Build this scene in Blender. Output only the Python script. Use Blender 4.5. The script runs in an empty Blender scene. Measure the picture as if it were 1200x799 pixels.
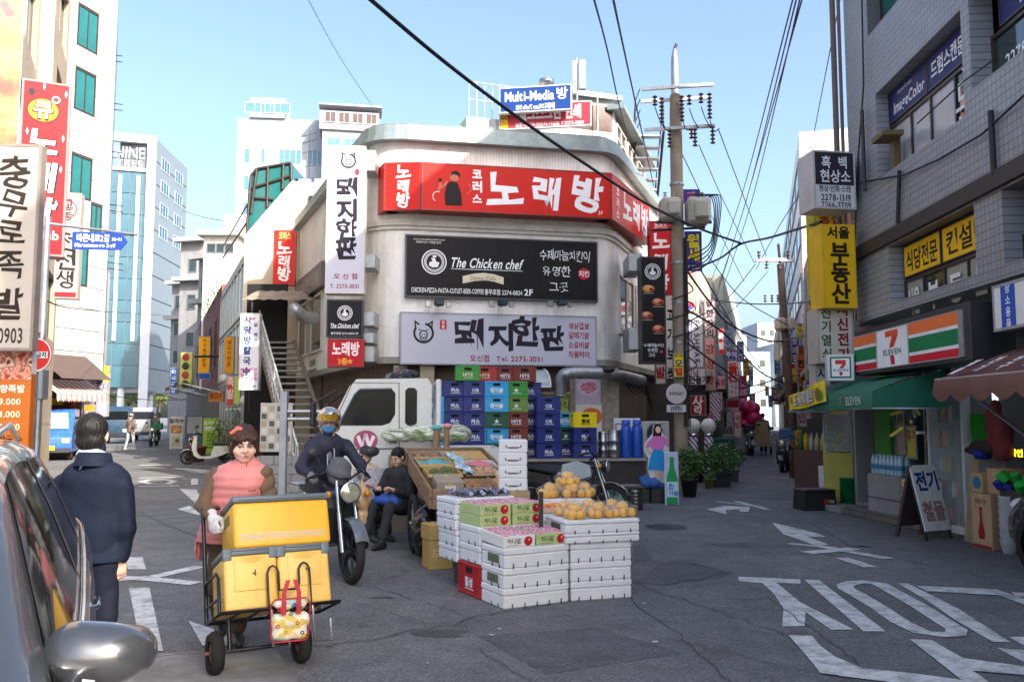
import bpy,math,random
import numpy as np
from mathutils import Vector,Matrix
from math import sin,cos,pi,radians,atan2,sqrt,hypot
random.seed(7);np.random.seed(7)
SC=bpy.context.scene
COL=SC.collection
# camera
F,CX,CY,CAMH=1000.0,600.0,399.5,1.6
TH=math.atan(87.5/F)
cd=bpy.data.cameras.new('camera');cam=bpy.data.objects.new('camera',cd);COL.objects.link(cam)
cd.sensor_width=36;cd.lens=30;cd.clip_end=3000;cd.clip_start=.05
cam.location=(0,0,CAMH);cam.rotation_euler=(pi/2+TH,0,0)
SC.camera=cam
# light
SUN_DIR=Vector((-.86,1,-.84)).normalized()
el=math.asin(-SUN_DIR.z);az=atan2(-SUN_DIR.x,-SUN_DIR.y)
w=bpy.data.worlds.new('World');SC.world=w;w.use_nodes=True
nt=w.node_tree;nt.nodes.clear()
sky=nt.nodes.new('ShaderNodeTexSky');sky.sky_type='NISHITA';sky.sun_disc=False
sky.sun_elevation=el;sky.sun_rotation=az;sky.air_density=1.0;sky.dust_density=5;sky.ozone_density=2.5
bg=nt.nodes.new('ShaderNodeBackground');bg.inputs[1].default_value=.15
wo=nt.nodes.new('ShaderNodeOutputWorld')
nt.links.new(sky.outputs[0],bg.inputs[0]);nt.links.new(bg.outputs[0],wo.inputs[0])
sl=bpy.data.lights.new('sun','SUN');so=bpy.data.objects.new('sun',sl);COL.objects.link(so)
sl.energy=3.6;sl.angle=radians(.55);sl.color=(1,.93,.82)
so.rotation_euler=SUN_DIR.to_track_quat('-Z','Y').to_euler();so.location=(10,-10,30)
SC.view_settings.view_transform='Standard';SC.view_settings.look='None'
SC.view_settings.exposure=1.5;SC.view_settings.gamma=1
SC.render.engine='CYCLES'
SC.cycles.max_bounces=6;SC.cycles.diffuse_bounces=3;SC.cycles.glossy_bounces=3;SC.cycles.transmission_bounces=4
SC.cycles.transparent_max_bounces=6
# picture <-> place
def ray(px,py):
 u,v=(px-CX)/F,(CY-py)/F
 return Vector((u,cos(TH)-v*sin(TH),sin(TH)+v*cos(TH)))
def at(px,py,Y):
 r=ray(px,py);return Vector((0,0,CAMH))+r*(Y/r.y)
def gp(px,py,z=0.0):
 r=ray(px,py);t=(z-CAMH)/r.z
 return Vector((r.x*t,r.y*t,z))
class Pl:
 def __init__(s,x,y,a):s.o=Vector((x,y,0));s.a=a;s.d=Vector((cos(a),sin(a),0));s.n=Vector((sin(a),-cos(a),0))
 def uv(s,px,py):
  r=ray(px,py);c=Vector((0,0,CAMH))
  t=(s.o-c).dot(s.n)/r.dot(s.n);p=c+r*t
  return(p-s.o).dot(s.d),p.z
 def rect(s,x0,y0,x1,y1,off=0):
  u0,u1=s.uv(x0,y0)[0],s.uv(x1,y0)[0];m=(x0+x1)/2
  za,zb=s.uv(m,y0)[1],s.uv(m,y1)[1]
  return min(u0,u1),max(u0,u1),min(za,zb),max(za,zb)
 def w(s,u,z=0,off=0):return s.o+s.d*u+Vector((0,0,z))+s.n*off
 def shift(s,off):p=s.o+s.n*off;return Pl(p.x,p.y,s.a)
 # materials
def lin(h):
 if isinstance(h,str):
  h=h.lstrip('#');c=[int(h[i:i+2],16)/255 for i in(0,2,4)]
  return tuple((x/12.92 if x<=.04045 else((x+.055)/1.055)**2.4)for x in c)
 return tuple(h)
MATS={}
def M(name,rgb=None,r=.6,metal=0.0,var=.14,vs=5.0,bump=0.0,bs=60.0,dirt=0.0,dcol=(.06,.05,.04),brick=None,emit=0,trans=0,coat=0,stretch=None,spec=.5,sat=0):
 if name in MATS:return MATS[name]
 m=bpy.data.materials.new(name);MATS[name]=m;m.use_nodes=True
 n=m.node_tree.nodes;L=m.node_tree.links;b=n['Principled BSDF']
 c=lin(rgb)if rgb is not None else(.5,.5,.5)
 b.inputs['Roughness'].default_value=r;b.inputs['Metallic'].default_value=metal
 b.inputs['Specular IOR Level'].default_value=spec if(r<.74 or spec!=.5)else .22
 if coat:b.inputs['Coat Weight'].default_value=coat;b.inputs['Coat Roughness'].default_value=.04
 if trans:b.inputs['Transmission Weight'].default_value=trans
 tc=n.new('ShaderNodeTexCoord');mp=n.new('ShaderNodeMapping');L.new(tc.outputs['Object'],mp.inputs[0])
 if stretch:mp.inputs['Scale'].default_value=stretch
 nz=n.new('ShaderNodeTexNoise');nz.inputs['Scale'].default_value=vs;nz.inputs['Detail'].default_value=6;nz.inputs['Roughness'].default_value=.62
 L.new(mp.outputs[0],nz.inputs['Vector'])
 mr=n.new('ShaderNodeMapRange');mr.inputs[1].default_value=.3;mr.inputs[2].default_value=.7
 mr.inputs[3].default_value=1-var;mr.inputs[4].default_value=1+var*.7
 L.new(nz.outputs[0],mr.inputs[0])
 src=None
 if brick:
  bw,bh,mort,mc=brick[:4]
  br=n.new('ShaderNodeTexBrick');br.offset=brick[4]if len(brick)>4 else .5
  mb=n.new('ShaderNodeMapping');mb.inputs['Rotation'].default_value=(pi/2,0,0);L.new(tc.outputs['Object'],mb.inputs[0])
  L.new(mb.outputs[0],br.inputs['Vector']);br.inputs['Scale'].default_value=1
  br.inputs['Brick Width'].default_value=bw;br.inputs['Row Height'].default_value=bh;br.inputs['Mortar Size'].default_value=mort
  br.inputs['Color1'].default_value=(*[x*.93 for x in c],1);br.inputs['Color2'].default_value=(*[min(1,x*1.07)for x in c],1);br.inputs['Mortar'].default_value=(*lin(mc),1)
  src=br
 vm=n.new('ShaderNodeVectorMath');vm.operation='SCALE'
 if src:L.new(src.outputs[0],vm.inputs[0])
 else:vm.inputs[0].default_value=c
 L.new(mr.outputs[0],vm.inputs['Scale'])
 out=vm.outputs[0]
 if dirt:
  nd=n.new('ShaderNodeTexNoise');nd.inputs['Scale'].default_value=vs*.35;nd.inputs['Detail'].default_value=9;nd.inputs['Roughness'].default_value=.7
  ms=n.new('ShaderNodeMapping');ms.inputs['Scale'].default_value=(1,1,.35);L.new(tc.outputs['Object'],ms.inputs[0]);L.new(ms.outputs[0],nd.inputs['Vector'])
  md=n.new('ShaderNodeMapRange');md.inputs[1].default_value=.46;md.inputs[2].default_value=.72;md.inputs[3].default_value=0;md.inputs[4].default_value=dirt
  L.new(nd.outputs[0],md.inputs[0])
  mx=n.new('ShaderNodeMix');mx.data_type='RGBA';L.new(md.outputs[0],mx.inputs[0]);L.new(out,mx.inputs[6]);mx.inputs[7].default_value=(*dcol,1)
  out=mx.outputs[2]
 L.new(out,b.inputs['Base Color'])
 rr=n.new('ShaderNodeMapRange');rr.inputs[3].default_value=max(0,r-.08);rr.inputs[4].default_value=min(1,r+.1);L.new(nz.outputs[0],rr.inputs[0]);L.new(rr.outputs[0],b.inputs['Roughness'])
 if bump:
  bn=n.new('ShaderNodeTexNoise');bn.inputs['Scale'].default_value=bs;bn.inputs['Detail'].default_value=3;L.new(mp.outputs[0],bn.inputs['Vector'])
  bp=n.new('ShaderNodeBump');bp.inputs['Strength'].default_value=bump;bp.inputs['Distance'].default_value=.02
  if brick:
   ma=n.new('ShaderNodeMath');ma.operation='MULTIPLY_ADD';L.new(br.outputs['Fac'],ma.inputs[0]);ma.inputs[1].default_value=-.6;L.new(bn.outputs[0],ma.inputs[2]);L.new(ma.outputs[0],bp.inputs['Height'])
  else:L.new(bn.outputs[0],bp.inputs['Height'])
  L.new(bp.outputs[0],b.inputs['Normal'])
 if emit:
  b.inputs['Emission Color'].default_value=(*c,1);b.inputs['Emission Strength'].default_value=emit
 return m
def Mramp(name,cols,scale=8,r=.5,kind='noise',detail=4,coords='Object',stretch=(1,1,1),lo=.3,hi=.7):
 """printed picture: blotches of several inks"""
 if name in MATS:return MATS[name]
 m=bpy.data.materials.new(name);MATS[name]=m;m.use_nodes=True
 n=m.node_tree.nodes;L=m.node_tree.links;b=n['Principled BSDF'];b.inputs['Roughness'].default_value=r
 tc=n.new('ShaderNodeTexCoord');mp=n.new('ShaderNodeMapping');mp.inputs['Scale'].default_value=stretch;L.new(tc.outputs[coords],mp.inputs[0])
 if kind=='noise':
  t=n.new('ShaderNodeTexNoise');t.inputs['Scale'].default_value=scale;t.inputs['Detail'].default_value=detail;o=t.outputs[0]
 else:
  t=n.new('ShaderNodeTexVoronoi');t.inputs['Scale'].default_value=scale;o=t.outputs['Color']
 L.new(mp.outputs[0],t.inputs['Vector'])
 mr=n.new('ShaderNodeMapRange');mr.inputs[1].default_value=lo if kind=='noise' else 0;mr.inputs[2].default_value=hi if kind=='noise' else 1
 L.new(o,mr.inputs[0])
 cr=n.new('ShaderNodeValToRGB');cr.color_ramp.interpolation='CONSTANT' if kind!='noise' else 'LINEAR'
 e=cr.color_ramp.elements
 while len(e)>1:e.remove(e[-1])
 e[0].position=0;e[0].color=(*lin(cols[0]),1)
 for i,c in enumerate(cols[1:]):
  x=e.new((i+1)/(len(cols)-(0 if kind!='noise' else 1)));x.color=(*lin(c),1)
 L.new(mr.outputs[0],cr.inputs[0]);L.new(cr.outputs[0],b.inputs['Base Color'])
 return m
 # mesh builder
def basis(d):
 d=Vector(d).normalized();a=Vector((0,0,1))if abs(d.z)<.95 else Vector((1,0,0))
 u=d.cross(a).normalized();return u,d.cross(u).normalized(),d
class MB:
 def __init__(s):s.v=[];s.f=[];s.m=[];s.k=0;s.T=None;s.sm=[];s.smooth=False
 def mat(s,k):s.k=k;return s
 def add(s,vs,fs,sm=None):
  b=len(s.v)
  if s.T is not None:vs=[s.T@Vector(p)for p in vs]
  s.v+=[tuple(p)for p in vs];s.f+=[tuple(i+b for i in f)for f in fs];s.m+=[s.k]*len(fs);s.sm+=[s.smooth if sm is None else sm]*len(fs)
  return s
 def box(s,x0,x1,y0,y1,z0,z1,c=0):
  if x0>x1:x0,x1=x1,x0
  if y0>y1:y0,y1=y1,y0
  if z0>z1:z0,z1=z1,z0
  if c<=0:
   return s.add([(x0,y0,z0),(x1,y0,z0),(x1,y1,z0),(x0,y1,z0),(x0,y0,z1),(x1,y0,z1),(x1,y1,z1),(x0,y1,z1)],[(0,3,2,1),(4,5,6,7),(0,1,5,4),(1,2,6,5),(2,3,7,6),(3,0,4,7)])
  c=min(c,(x1-x0)*.49,(y1-y0)*.49,(z1-z0)*.49)
  vs=[];fs=[];idx={}
  for ix,(xo,xi)in enumerate(((x0,x0+c),(x1,x1-c))):
   for iy,(yo,yi)in enumerate(((y0,y0+c),(y1,y1-c))):
    for iz,(zo,zi)in enumerate(((z0,z0+c),(z1,z1-c))):
     for a,p in enumerate(((xo,yi,zi),(xi,yo,zi),(xi,yi,zo))):
      idx[ix,iy,iz,a]=len(vs);vs.append(p)
  def face(l):
   p=[Vector(vs[i])for i in l];n=(p[1]-p[0]).cross(p[2]-p[0]);ctr=sum(p,Vector())/len(p)-Vector(((x0+x1)/2,(y0+y1)/2,(z0+z1)/2))
   fs.append(tuple(l)if n.dot(ctr)>0 else tuple(reversed(l)))
  for k in(0,1):
   face([idx[k,0,0,0],idx[k,1,0,0],idx[k,1,1,0],idx[k,0,1,0]])
   face([idx[0,k,0,1],idx[1,k,0,1],idx[1,k,1,1],idx[0,k,1,1]])
   face([idx[0,0,k,2],idx[1,0,k,2],idx[1,1,k,2],idx[0,1,k,2]])
   for j in(0,1):
    face([idx[k,j,0,0],idx[k,j,0,1],idx[k,j,1,1],idx[k,j,1,0]])
    face([idx[k,0,j,0],idx[k,0,j,2],idx[k,1,j,2],idx[k,1,j,0]])
    face([idx[0,k,j,1],idx[0,k,j,2],idx[1,k,j,2],idx[1,k,j,1]])
    for i in(0,1):face([idx[k,j,i,0],idx[k,j,i,1],idx[k,j,i,2]])
  return s.add(vs,fs)
 def cyl(s,p,q,r0,r1=None,n=12,caps=True,sm=True):
  r1=r0 if r1 is None else r1;p,q=Vector(p),Vector(q);u,v,d=basis(q-p)
  vs=[p+(u*cos(2*pi*i/n)+v*sin(2*pi*i/n))*r0 for i in range(n)]+[q+(u*cos(2*pi*i/n)+v*sin(2*pi*i/n))*r1 for i in range(n)]
  s.add(vs,[(i,(i+1)%n,n+(i+1)%n,n+i)for i in range(n)],sm)
  if caps:s.add(vs,[tuple(range(n))[::-1],tuple(range(n,2*n))],False)
  return s
 def tube(s,pts,r,n=8,closed=False):
  pts=[Vector(p)for p in pts];N=len(pts);vs=[]
  u=None
  for i,p in enumerate(pts):
   d=(pts[(i+1)%N]-pts[i-1])if closed else(pts[min(i+1,N-1)]-pts[max(i-1,0)])
   if d.length<1e-9:d=Vector((0,0,1))
   d.normalize()
   if u is None:u=basis(d)[0]
   u=(u-d*u.dot(d));u=u.normalized()if u.length>1e-6 else basis(d)[0]
   w_=d.cross(u);rr=r[i]if isinstance(r,(list,tuple))else r
   vs+=[p+(u*cos(2*pi*k/n)+w_*sin(2*pi*k/n))*rr for k in range(n)]
  fs=[(i*n+k,i*n+(k+1)%n,((i+1)%N)*n+(k+1)%n,((i+1)%N)*n+k)for i in range(N if closed else N-1)for k in range(n)]
  s.add(vs,fs,True)
  if not closed:s.add(vs[:n]+vs[-n:],[tuple(range(n))[::-1],tuple(range(n,2*n))],False)
  return s
 def lathe(s,prof,n=20,o=(0,0,0),axis=(0,0,1),sm=True):
  u,v,d=basis(axis);o=Vector(o);vs=[]
  for(r,h)in prof:vs+=[o+d*h+(u*cos(2*pi*k/n)+v*sin(2*pi*k/n))*max(r,1e-4)for k in range(n)]
  return s.add(vs,[(i*n+k,i*n+(k+1)%n,(i+1)*n+(k+1)%n,(i+1)*n+k)for i in range(len(prof)-1)for k in range(n)],sm)
 def ball(s,c,r,n=14,m=9,sc=(1,1,1)):
  c=Vector(c);vs=[c+Vector((sin(pi*j/m)*cos(2*pi*i/n)*r*sc[0],sin(pi*j/m)*sin(2*pi*i/n)*r*sc[1],cos(pi*j/m)*r*sc[2]))for j in range(m+1)for i in range(n)]
  return s.add(vs,[(j*n+i,(j+1)*n+i,(j+1)*n+(i+1)%n,j*n+(i+1)%n)for j in range(m)for i in range(n)],True)
 def prism(s,poly,a,b,axis='y',sm=False):
  """poly of 2d points, extruded from a to b along the axis"""
  def P(p,t):return{'y':(p[0],t,p[1]),'x':(t,p[0],p[1]),'z':(p[0],p[1],t)}[axis]
  n=len(poly);A=sum(poly[i][0]*poly[(i+1)%n][1]-poly[(i+1)%n][0]*poly[i][1]for i in range(n))
  if(A<0)!=(axis=='y'):poly=poly[::-1]
  if a>b:a,b=b,a
  vs=[P(p,a)for p in poly]+[P(p,b)for p in poly]
  s.add(vs,[(i,(i+1)%n,n+(i+1)%n,n+i)for i in range(n)],sm)
  return s.add(vs,[tuple(range(n))[::-1],tuple(range(n,2*n))],False)
 def quad(s,*p):return s.add(list(p),[tuple(range(len(p)))])
 def grid(s,rows,closed=False,sm=True):
  n=len(rows[0]);vs=[p for r in rows for p in r]
  return s.add(vs,[(j*n+i,j*n+(i+1)%n,(j+1)*n+(i+1)%n,(j+1)*n+i)for j in range(len(rows)-1)for i in range(n if closed else n-1)],sm)
 def build(s,name,mats,parent=None,loc=None,rz=0):
  me=bpy.data.meshes.new(name);me.from_pydata(s.v,[],s.f)
  for m in(mats if isinstance(mats,(list,tuple))else[mats]):me.materials.append(m)
  me.polygons.foreach_set('material_index',s.m);me.polygons.foreach_set('use_smooth',s.sm);me.update()
  return put(name,me,parent,loc,rz)
KIDS={}
def put(name,me,parent=None,loc=None,rz=0):
 o=bpy.data.objects.new(name,me);COL.objects.link(o)
 if parent is not None:o.parent=parent;KIDS.setdefault(parent.name,[]).append(o)
 if loc is not None:o.location=loc
 if rz:o.rotation_euler=(0,0,rz)
 return o
def tag(o,label=None,cat=None,group=None,kind=None):
 if label:o['label']=label
 if cat:o['category']=cat
 if group:o['group']=group
 if kind:o['kind']=kind
 return o
def thing(name,label,cat,loc=(0,0,0),rz=0,group=None):
 o=bpy.data.objects.new(name,None);COL.objects.link(o);o.location=loc;o.rotation_euler=(0,0,rz);o.empty_display_size=.1
 return tag(o,label,cat,group)
def copy_tree(o,loc=None,rz=None,label=None,scale=None,_p=None):
 c=o.copy();COL.objects.link(c)
 if _p is not None:c.parent=_p;KIDS.setdefault(_p.name,[]).append(c)
 if loc is not None:c.location=loc
 if rz is not None:c.rotation_euler=(0,0,rz)
 if label:c['label']=label
 if scale:c.scale=scale
 for q in list(KIDS.get(o.name,[])):copy_tree(q,_p=c)
 return c
 # lettering
GL={}
_fc=bpy.data.curves.new('letter_source','FONT');_fc.size=1;_fc.resolution_u=3;_fo=bpy.data.objects.new('letter_source',_fc)
def glyph(ch,wt):
 wt=0.0 if wt<.01 else(.02 if wt<.028 or ord(ch)<256 else .038)
 if(ch,wt)not in GL:
  _fc.body=ch;_fc.offset=wt;m=_fo.to_mesh()
  v=np.array([tuple(x.co)[:2]for x in m.vertices])if len(m.vertices)else np.zeros((0,2));f=[tuple(p.vertices)for p in m.polygons]
  _fo.to_mesh_clear();cjk=ord(ch)>0x1100
  GL[ch,wt]=(v,f,.92 if cjk else(v[:,0].max()-min(0,v[:,0].min())+.06 if len(v)else .3),cjk)
 return GL[ch,wt]
class Txt:
 def __init__(s):s.by={}
 def add(s,txt,x,z,h,mat,wt=.02,al='c',vert=False,w=None,slant=0,rot=0,lead=1.12,brush=0,y=0.0,maxw=None,bend=0):
  """h = letter height; x, z = centre (al 'c'), left (al 'l') ; stacked downward when vert"""
  V,Fs=[],[];cur=0
  rnd=random.Random(hash(txt)&0xffff if False else sum(map(ord,txt)))
  for i,ch in enumerate(txt):
   v,f,adv,cjk=glyph(ch,wt)
   if vert:
    p=v.copy()
    if len(p):p[:,0]-=(p[:,0].min()+p[:,0].max())/2;p[:,1]-=.37
    p=p+np.array([0,-i*lead])if len(p)else p
    if ch==' ':pass
   else:
    p=v+np.array([cur,0])if len(v)else v;cur+=adv*(lead/1.12)
   if brush and len(p):
    a=rnd.uniform(-.1,.1)*brush;c_=p.mean(0);sc=1+rnd.uniform(-.12,.14)*brush
    q=(p-c_)*sc;p=np.stack([q[:,0]*cos(a)-q[:,1]*sin(a),q[:,0]*sin(a)+q[:,1]*cos(a)],1)+c_
    p[:,0]+=.035*brush*np.sin(p[:,1]*9+i);p[:,1]+=.035*brush*np.sin(p[:,0]*7+2*i)
   b=sum(len(a_)for a_ in V);V.append(p);Fs+=[tuple(k+b for k in q)for q in f]
  if not V:return s
  P=np.concatenate([a_.reshape(-1,2)for a_ in V])
  if not len(P):return s
  cap=.78
  if vert:P[:,1]-=(P[:,1].max()+P[:,1].min())/2
  else:P[:,1]-=.37;P[:,0]-=(P[:,0].min()+P[:,0].max())/2 if al=='c' else P[:,0].min()
  P*=h/.85
  wd=P[:,0].max()-P[:,0].min()
  if w and not vert:P[:,0]*=w/wd
  elif w:P[:,0]*=w/h
  if maxw and wd>maxw:P[:,0]*=maxw/wd
  if slant:P[:,0]+=P[:,1]*slant
  if rot:P=np.stack([P[:,0]*cos(rot)-P[:,1]*sin(rot),P[:,0]*sin(rot)+P[:,1]*cos(rot)],1)
  P=P+np.array([x,z])
  s.by.setdefault(mat.name,[]).append((P,Fs,y));return s
 def shape(s,pts,mat,y=0.0):
  s.by.setdefault(mat.name,[]).append((np.array(pts),[tuple(range(len(pts)))],y));return s
 def disc(s,x,z,r,mat,y=0.0,n=24,rz=1.0):return s.shape([(x+r*cos(2*pi*k/n),z+r*rz*sin(2*pi*k/n))for k in range(n)],mat,y)
 def ring(s,x,z,r0,r1,mat,y=0.0,n=24,a0=0,a1=2*pi):
  P=[(x+r*cos(a0+(a1-a0)*k/n),z+r*sin(a0+(a1-a0)*k/n))for k in range(n+1)for r in(r0,r1)]
  s.by.setdefault(mat.name,[]).append((np.array(P),[(2*k,2*k+1,2*k+3,2*k+2)for k in range(n)],y));return s
 def rect(s,x0,x1,z0,z1,mat,y=0.0):return s.shape([(x0,z0),(x1,z0),(x1,z1),(x0,z1)],mat,y)
 def build(s,parent,y,name='lettering',rz=0,loc=(0,0,0)):
  vs,fs,ms,mats=[],[],[],[]
  for i,(mn,l)in enumerate(s.by.items()):
   mats.append(MATS[mn])
   for P,Fs,yy in l:
    b=len(vs);vs+=[(a,y-yy,c)for a,c in P];fs+=[tuple(k+b for k in f)for f in Fs];ms+=[i]*len(Fs)
  if not vs:return None
  me=bpy.data.meshes.new(name);me.from_pydata(vs,[],fs)
  for m in mats:me.materials.append(m)
  me.polygons.foreach_set('material_index',ms);me.update()
  return put(name,me,parent,loc,rz)
def hx(c):
 """print / paint colour by hex"""
 return M('ink_'+c.lstrip('#'),c,r=.55,var=.06,vs=9,spec=.25)
def sign(name,label,rect,Y,face,texts=(),d=.18,rot=0.0,case='9a9a9c',group=None,frame=.03,picture=None,extra=None,cat='sign',back=None,warp=None):
 """a box sign seen at pixel rectangle rect, at distance Y; texts = (string, fx, fy, fh, colour, options) in fractions of the face, from its top left"""
 x0,y0,x1,y1=rect;c=at((x0+x1)/2,(y0+y1)/2,Y);p=Pl(c.x,c.y,rot)
 u0,u1,z0,z1=p.rect(x0,y0,x1,y1);W,H=u1-u0,z1-z0;base=p.w((u0+u1)/2,z0)
 return sign_at(name,label,base,rot,W,H,face,texts,d,case,group,frame,picture,extra,cat)
def sign_at(name,label,base,rot,W,H,face,texts=(),d=.18,case='9a9a9c',group=None,frame=.03,picture=None,extra=None,cat='sign',parent=None):
 t=thing(name,label,cat,base,rot,group)
 fr=min(frame,W*.08,H*.08);cm=M('case_'+case,case,r=.4,dirt=.35,vs=3)
 b=MB();b.box(-W/2,W/2,0,d,0,H,.006)
 for(a0,a1,c0,c1)in((-W/2,W/2,0,fr),(-W/2,W/2,H-fr,H),(-W/2,-W/2+fr,fr,H-fr),(W/2-fr,W/2,fr,H-fr)):b.box(a0,a1,-.012,-.0005,c0,c1)
 b.build('case',cm,t)
 fm=face if not isinstance(face,str)else M('panel_'+face,face,r=.45,var=.07,vs=2.5,dirt=.14,spec=.22)
 MB().box(-W/2+fr,W/2-fr,-.006,-.001,fr,H-fr).build('face',fm,t)
 T=Txt()
 for tx in texts:
  s_,fx,fy,fh,col=tx[:5];o=dict(tx[5])if len(tx)>5 else{}
  if 'w' in o:o['w']*=W
  o.setdefault('maxw',W*.96)
  T.add(s_,-W/2+fx*W,H-fy*H,fh*H,hx(col),**o)
 if extra:extra(T,W,H)
 T.build(t,-.009)
 return t
 # implicit surfaces for bodies
def cap(a,b,ra,rb=None):return('c',np.array(a,float),np.array(b,float),ra,ra if rb is None else rb)
def ell(c,r,rot=None):return('e',np.array(c,float),np.array(r,float),rot)
def sdf_eval(P,prims,k):
 D=None
 for pr in prims:
  kk=k;neg=False
  if pr[0]=='sub':neg=True;pr=pr[1]
  if pr[0]=='c':
   _,a,b,ra,rb=pr;ab=b-a;L2=max(ab.dot(ab),1e-9)
   t=np.clip(((P-a)@ab)/L2,0,1);d=np.linalg.norm(P-(a+t[:,None]*ab),axis=1)-(ra+(rb-ra)*t)
  else:
   _,c,r,rot=pr;q=P-c
   if rot is not None:q=q@np.array(Matrix.Rotation(rot[0],3,rot[1]))
   q1=np.linalg.norm(q/r,axis=1);q2=np.linalg.norm(q/(r*r),axis=1);d=q1*(q1-1)/np.maximum(q2,1e-9)
  if neg:
   h=np.clip(.5-.5*(D+d)/kk,0,1)if D is not None else 0
   D=D*(1-h)+(-d)*h+kk*h*(1-h)
  elif D is None:D=d
  else:
   h=np.clip(.5+.5*(d-D)/kk,0,1);D=D*h+d*(1-h)-kk*h*(1-h)
 return D
def sdf_mesh(prims,k=.03,vox=.012,fn=None,pad=.03):
 lo=np.full(3,1e9);hi=-lo
 for pr in prims:
  if pr[0]=='sub':continue
  if pr[0]=='c':
   r=max(pr[3],pr[4]);lo=np.minimum(lo,np.minimum(pr[1],pr[2])-r);hi=np.maximum(hi,np.maximum(pr[1],pr[2])+r)
  else:r=max(pr[2])if pr[3]is not None else pr[2];lo=np.minimum(lo,pr[1]-r);hi=np.maximum(hi,pr[1]+r)
 lo-=pad;hi+=pad;n=np.ceil((hi-lo)/vox).astype(int)+1
 X,Y,Z=np.meshgrid(*[lo[i]+vox*np.arange(n[i])for i in range(3)],indexing='ij')
 P=np.stack([X.ravel(),Y.ravel(),Z.ravel()],1);D=sdf_eval(P,prims,k)
 if fn is not None:D=fn(P,D)
 D=D.reshape(n);s=D<0
 c=np.zeros(tuple(n-1),int)
 for i in(0,1):
  for j in(0,1):
   for l in(0,1):c+=s[i:n[0]-1+i,j:n[1]-1+j,l:n[2]-1+l]
 act=(c>0)&(c<8);idx=-np.ones(act.shape,int);ids=np.argwhere(act);idx[act]=np.arange(len(ids))
 acc=np.zeros((len(ids),3));cnt=np.zeros(len(ids))
 E=[(a,b)for a in range(8)for b in range(8)if b>a and bin(a^b).count('1')==1]
 for a,b in E:
  oa=np.array([(a>>2)&1,(a>>1)&1,a&1]);ob=np.array([(b>>2)&1,(b>>1)&1,b&1])
  ia=ids+oa;ib=ids+ob;da=D[ia[:,0],ia[:,1],ia[:,2]];db=D[ib[:,0],ib[:,1],ib[:,2]]
  m=(da<0)!=(db<0);t=np.zeros(len(ids));t[m]=da[m]/(da[m]-db[m])
  p=ia+(ob-oa)*t[:,None];acc[m]+=p[m];cnt[m]+=1
 V=lo+vox*acc/cnt[:,None]
 Q=[]
 for ax in range(3):
  o1,o2=[a for a in range(3)if a!=ax]
  sl0=[slice(1,n[i]-1)for i in range(3)];sl0[ax]=slice(0,n[ax]-1)
  sl1=list(sl0);sl1[ax]=slice(1,n[ax])
  a=s[tuple(sl0)];b=s[tuple(sl1)];cr=np.argwhere(a!=b);st=np.array([1,1,1]);st[ax]=0;cr=cr+st
  fl=s[cr[:,0],cr[:,1],cr[:,2]]
  e1=np.zeros(3,int);e1[o1]=1;e2=np.zeros(3,int);e2[o2]=1
  q=[idx[tuple((cr-d).T)]for d in(e1*0,e1,e1+e2,e2)]
  q=np.stack(q,1);flip=fl if ax!=1 else~fl
  q[~flip]=q[~flip][:,::-1];Q.append(q)
 return V,np.concatenate(Q)
def merge(parts):
 Vs,Qs,b=[],[],0
 for V,Q in parts:Vs.append(V);Qs.append(Q+b);b+=len(V)
 return np.concatenate(Vs),np.concatenate(Qs)
def nobj(name,VQ,mat,parent,matfn=None,mats=None):
 V,Q=VQ;me=bpy.data.meshes.new(name);me.vertices.add(len(V));me.vertices.foreach_set('co',V.ravel())
 me.loops.add(Q.size);me.loops.foreach_set('vertex_index',Q.ravel());me.polygons.add(len(Q))
 me.polygons.foreach_set('loop_start',np.arange(len(Q))*4);me.polygons.foreach_set('use_smooth',np.ones(len(Q),bool))
 for m in(mats or[mat]):me.materials.append(m)
 if matfn is not None:me.polygons.foreach_set('material_index',matfn(V[Q].mean(1)).astype(np.int32))
 me.update(calc_edges=True);me.validate()
 return put(name,me,parent)
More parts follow.
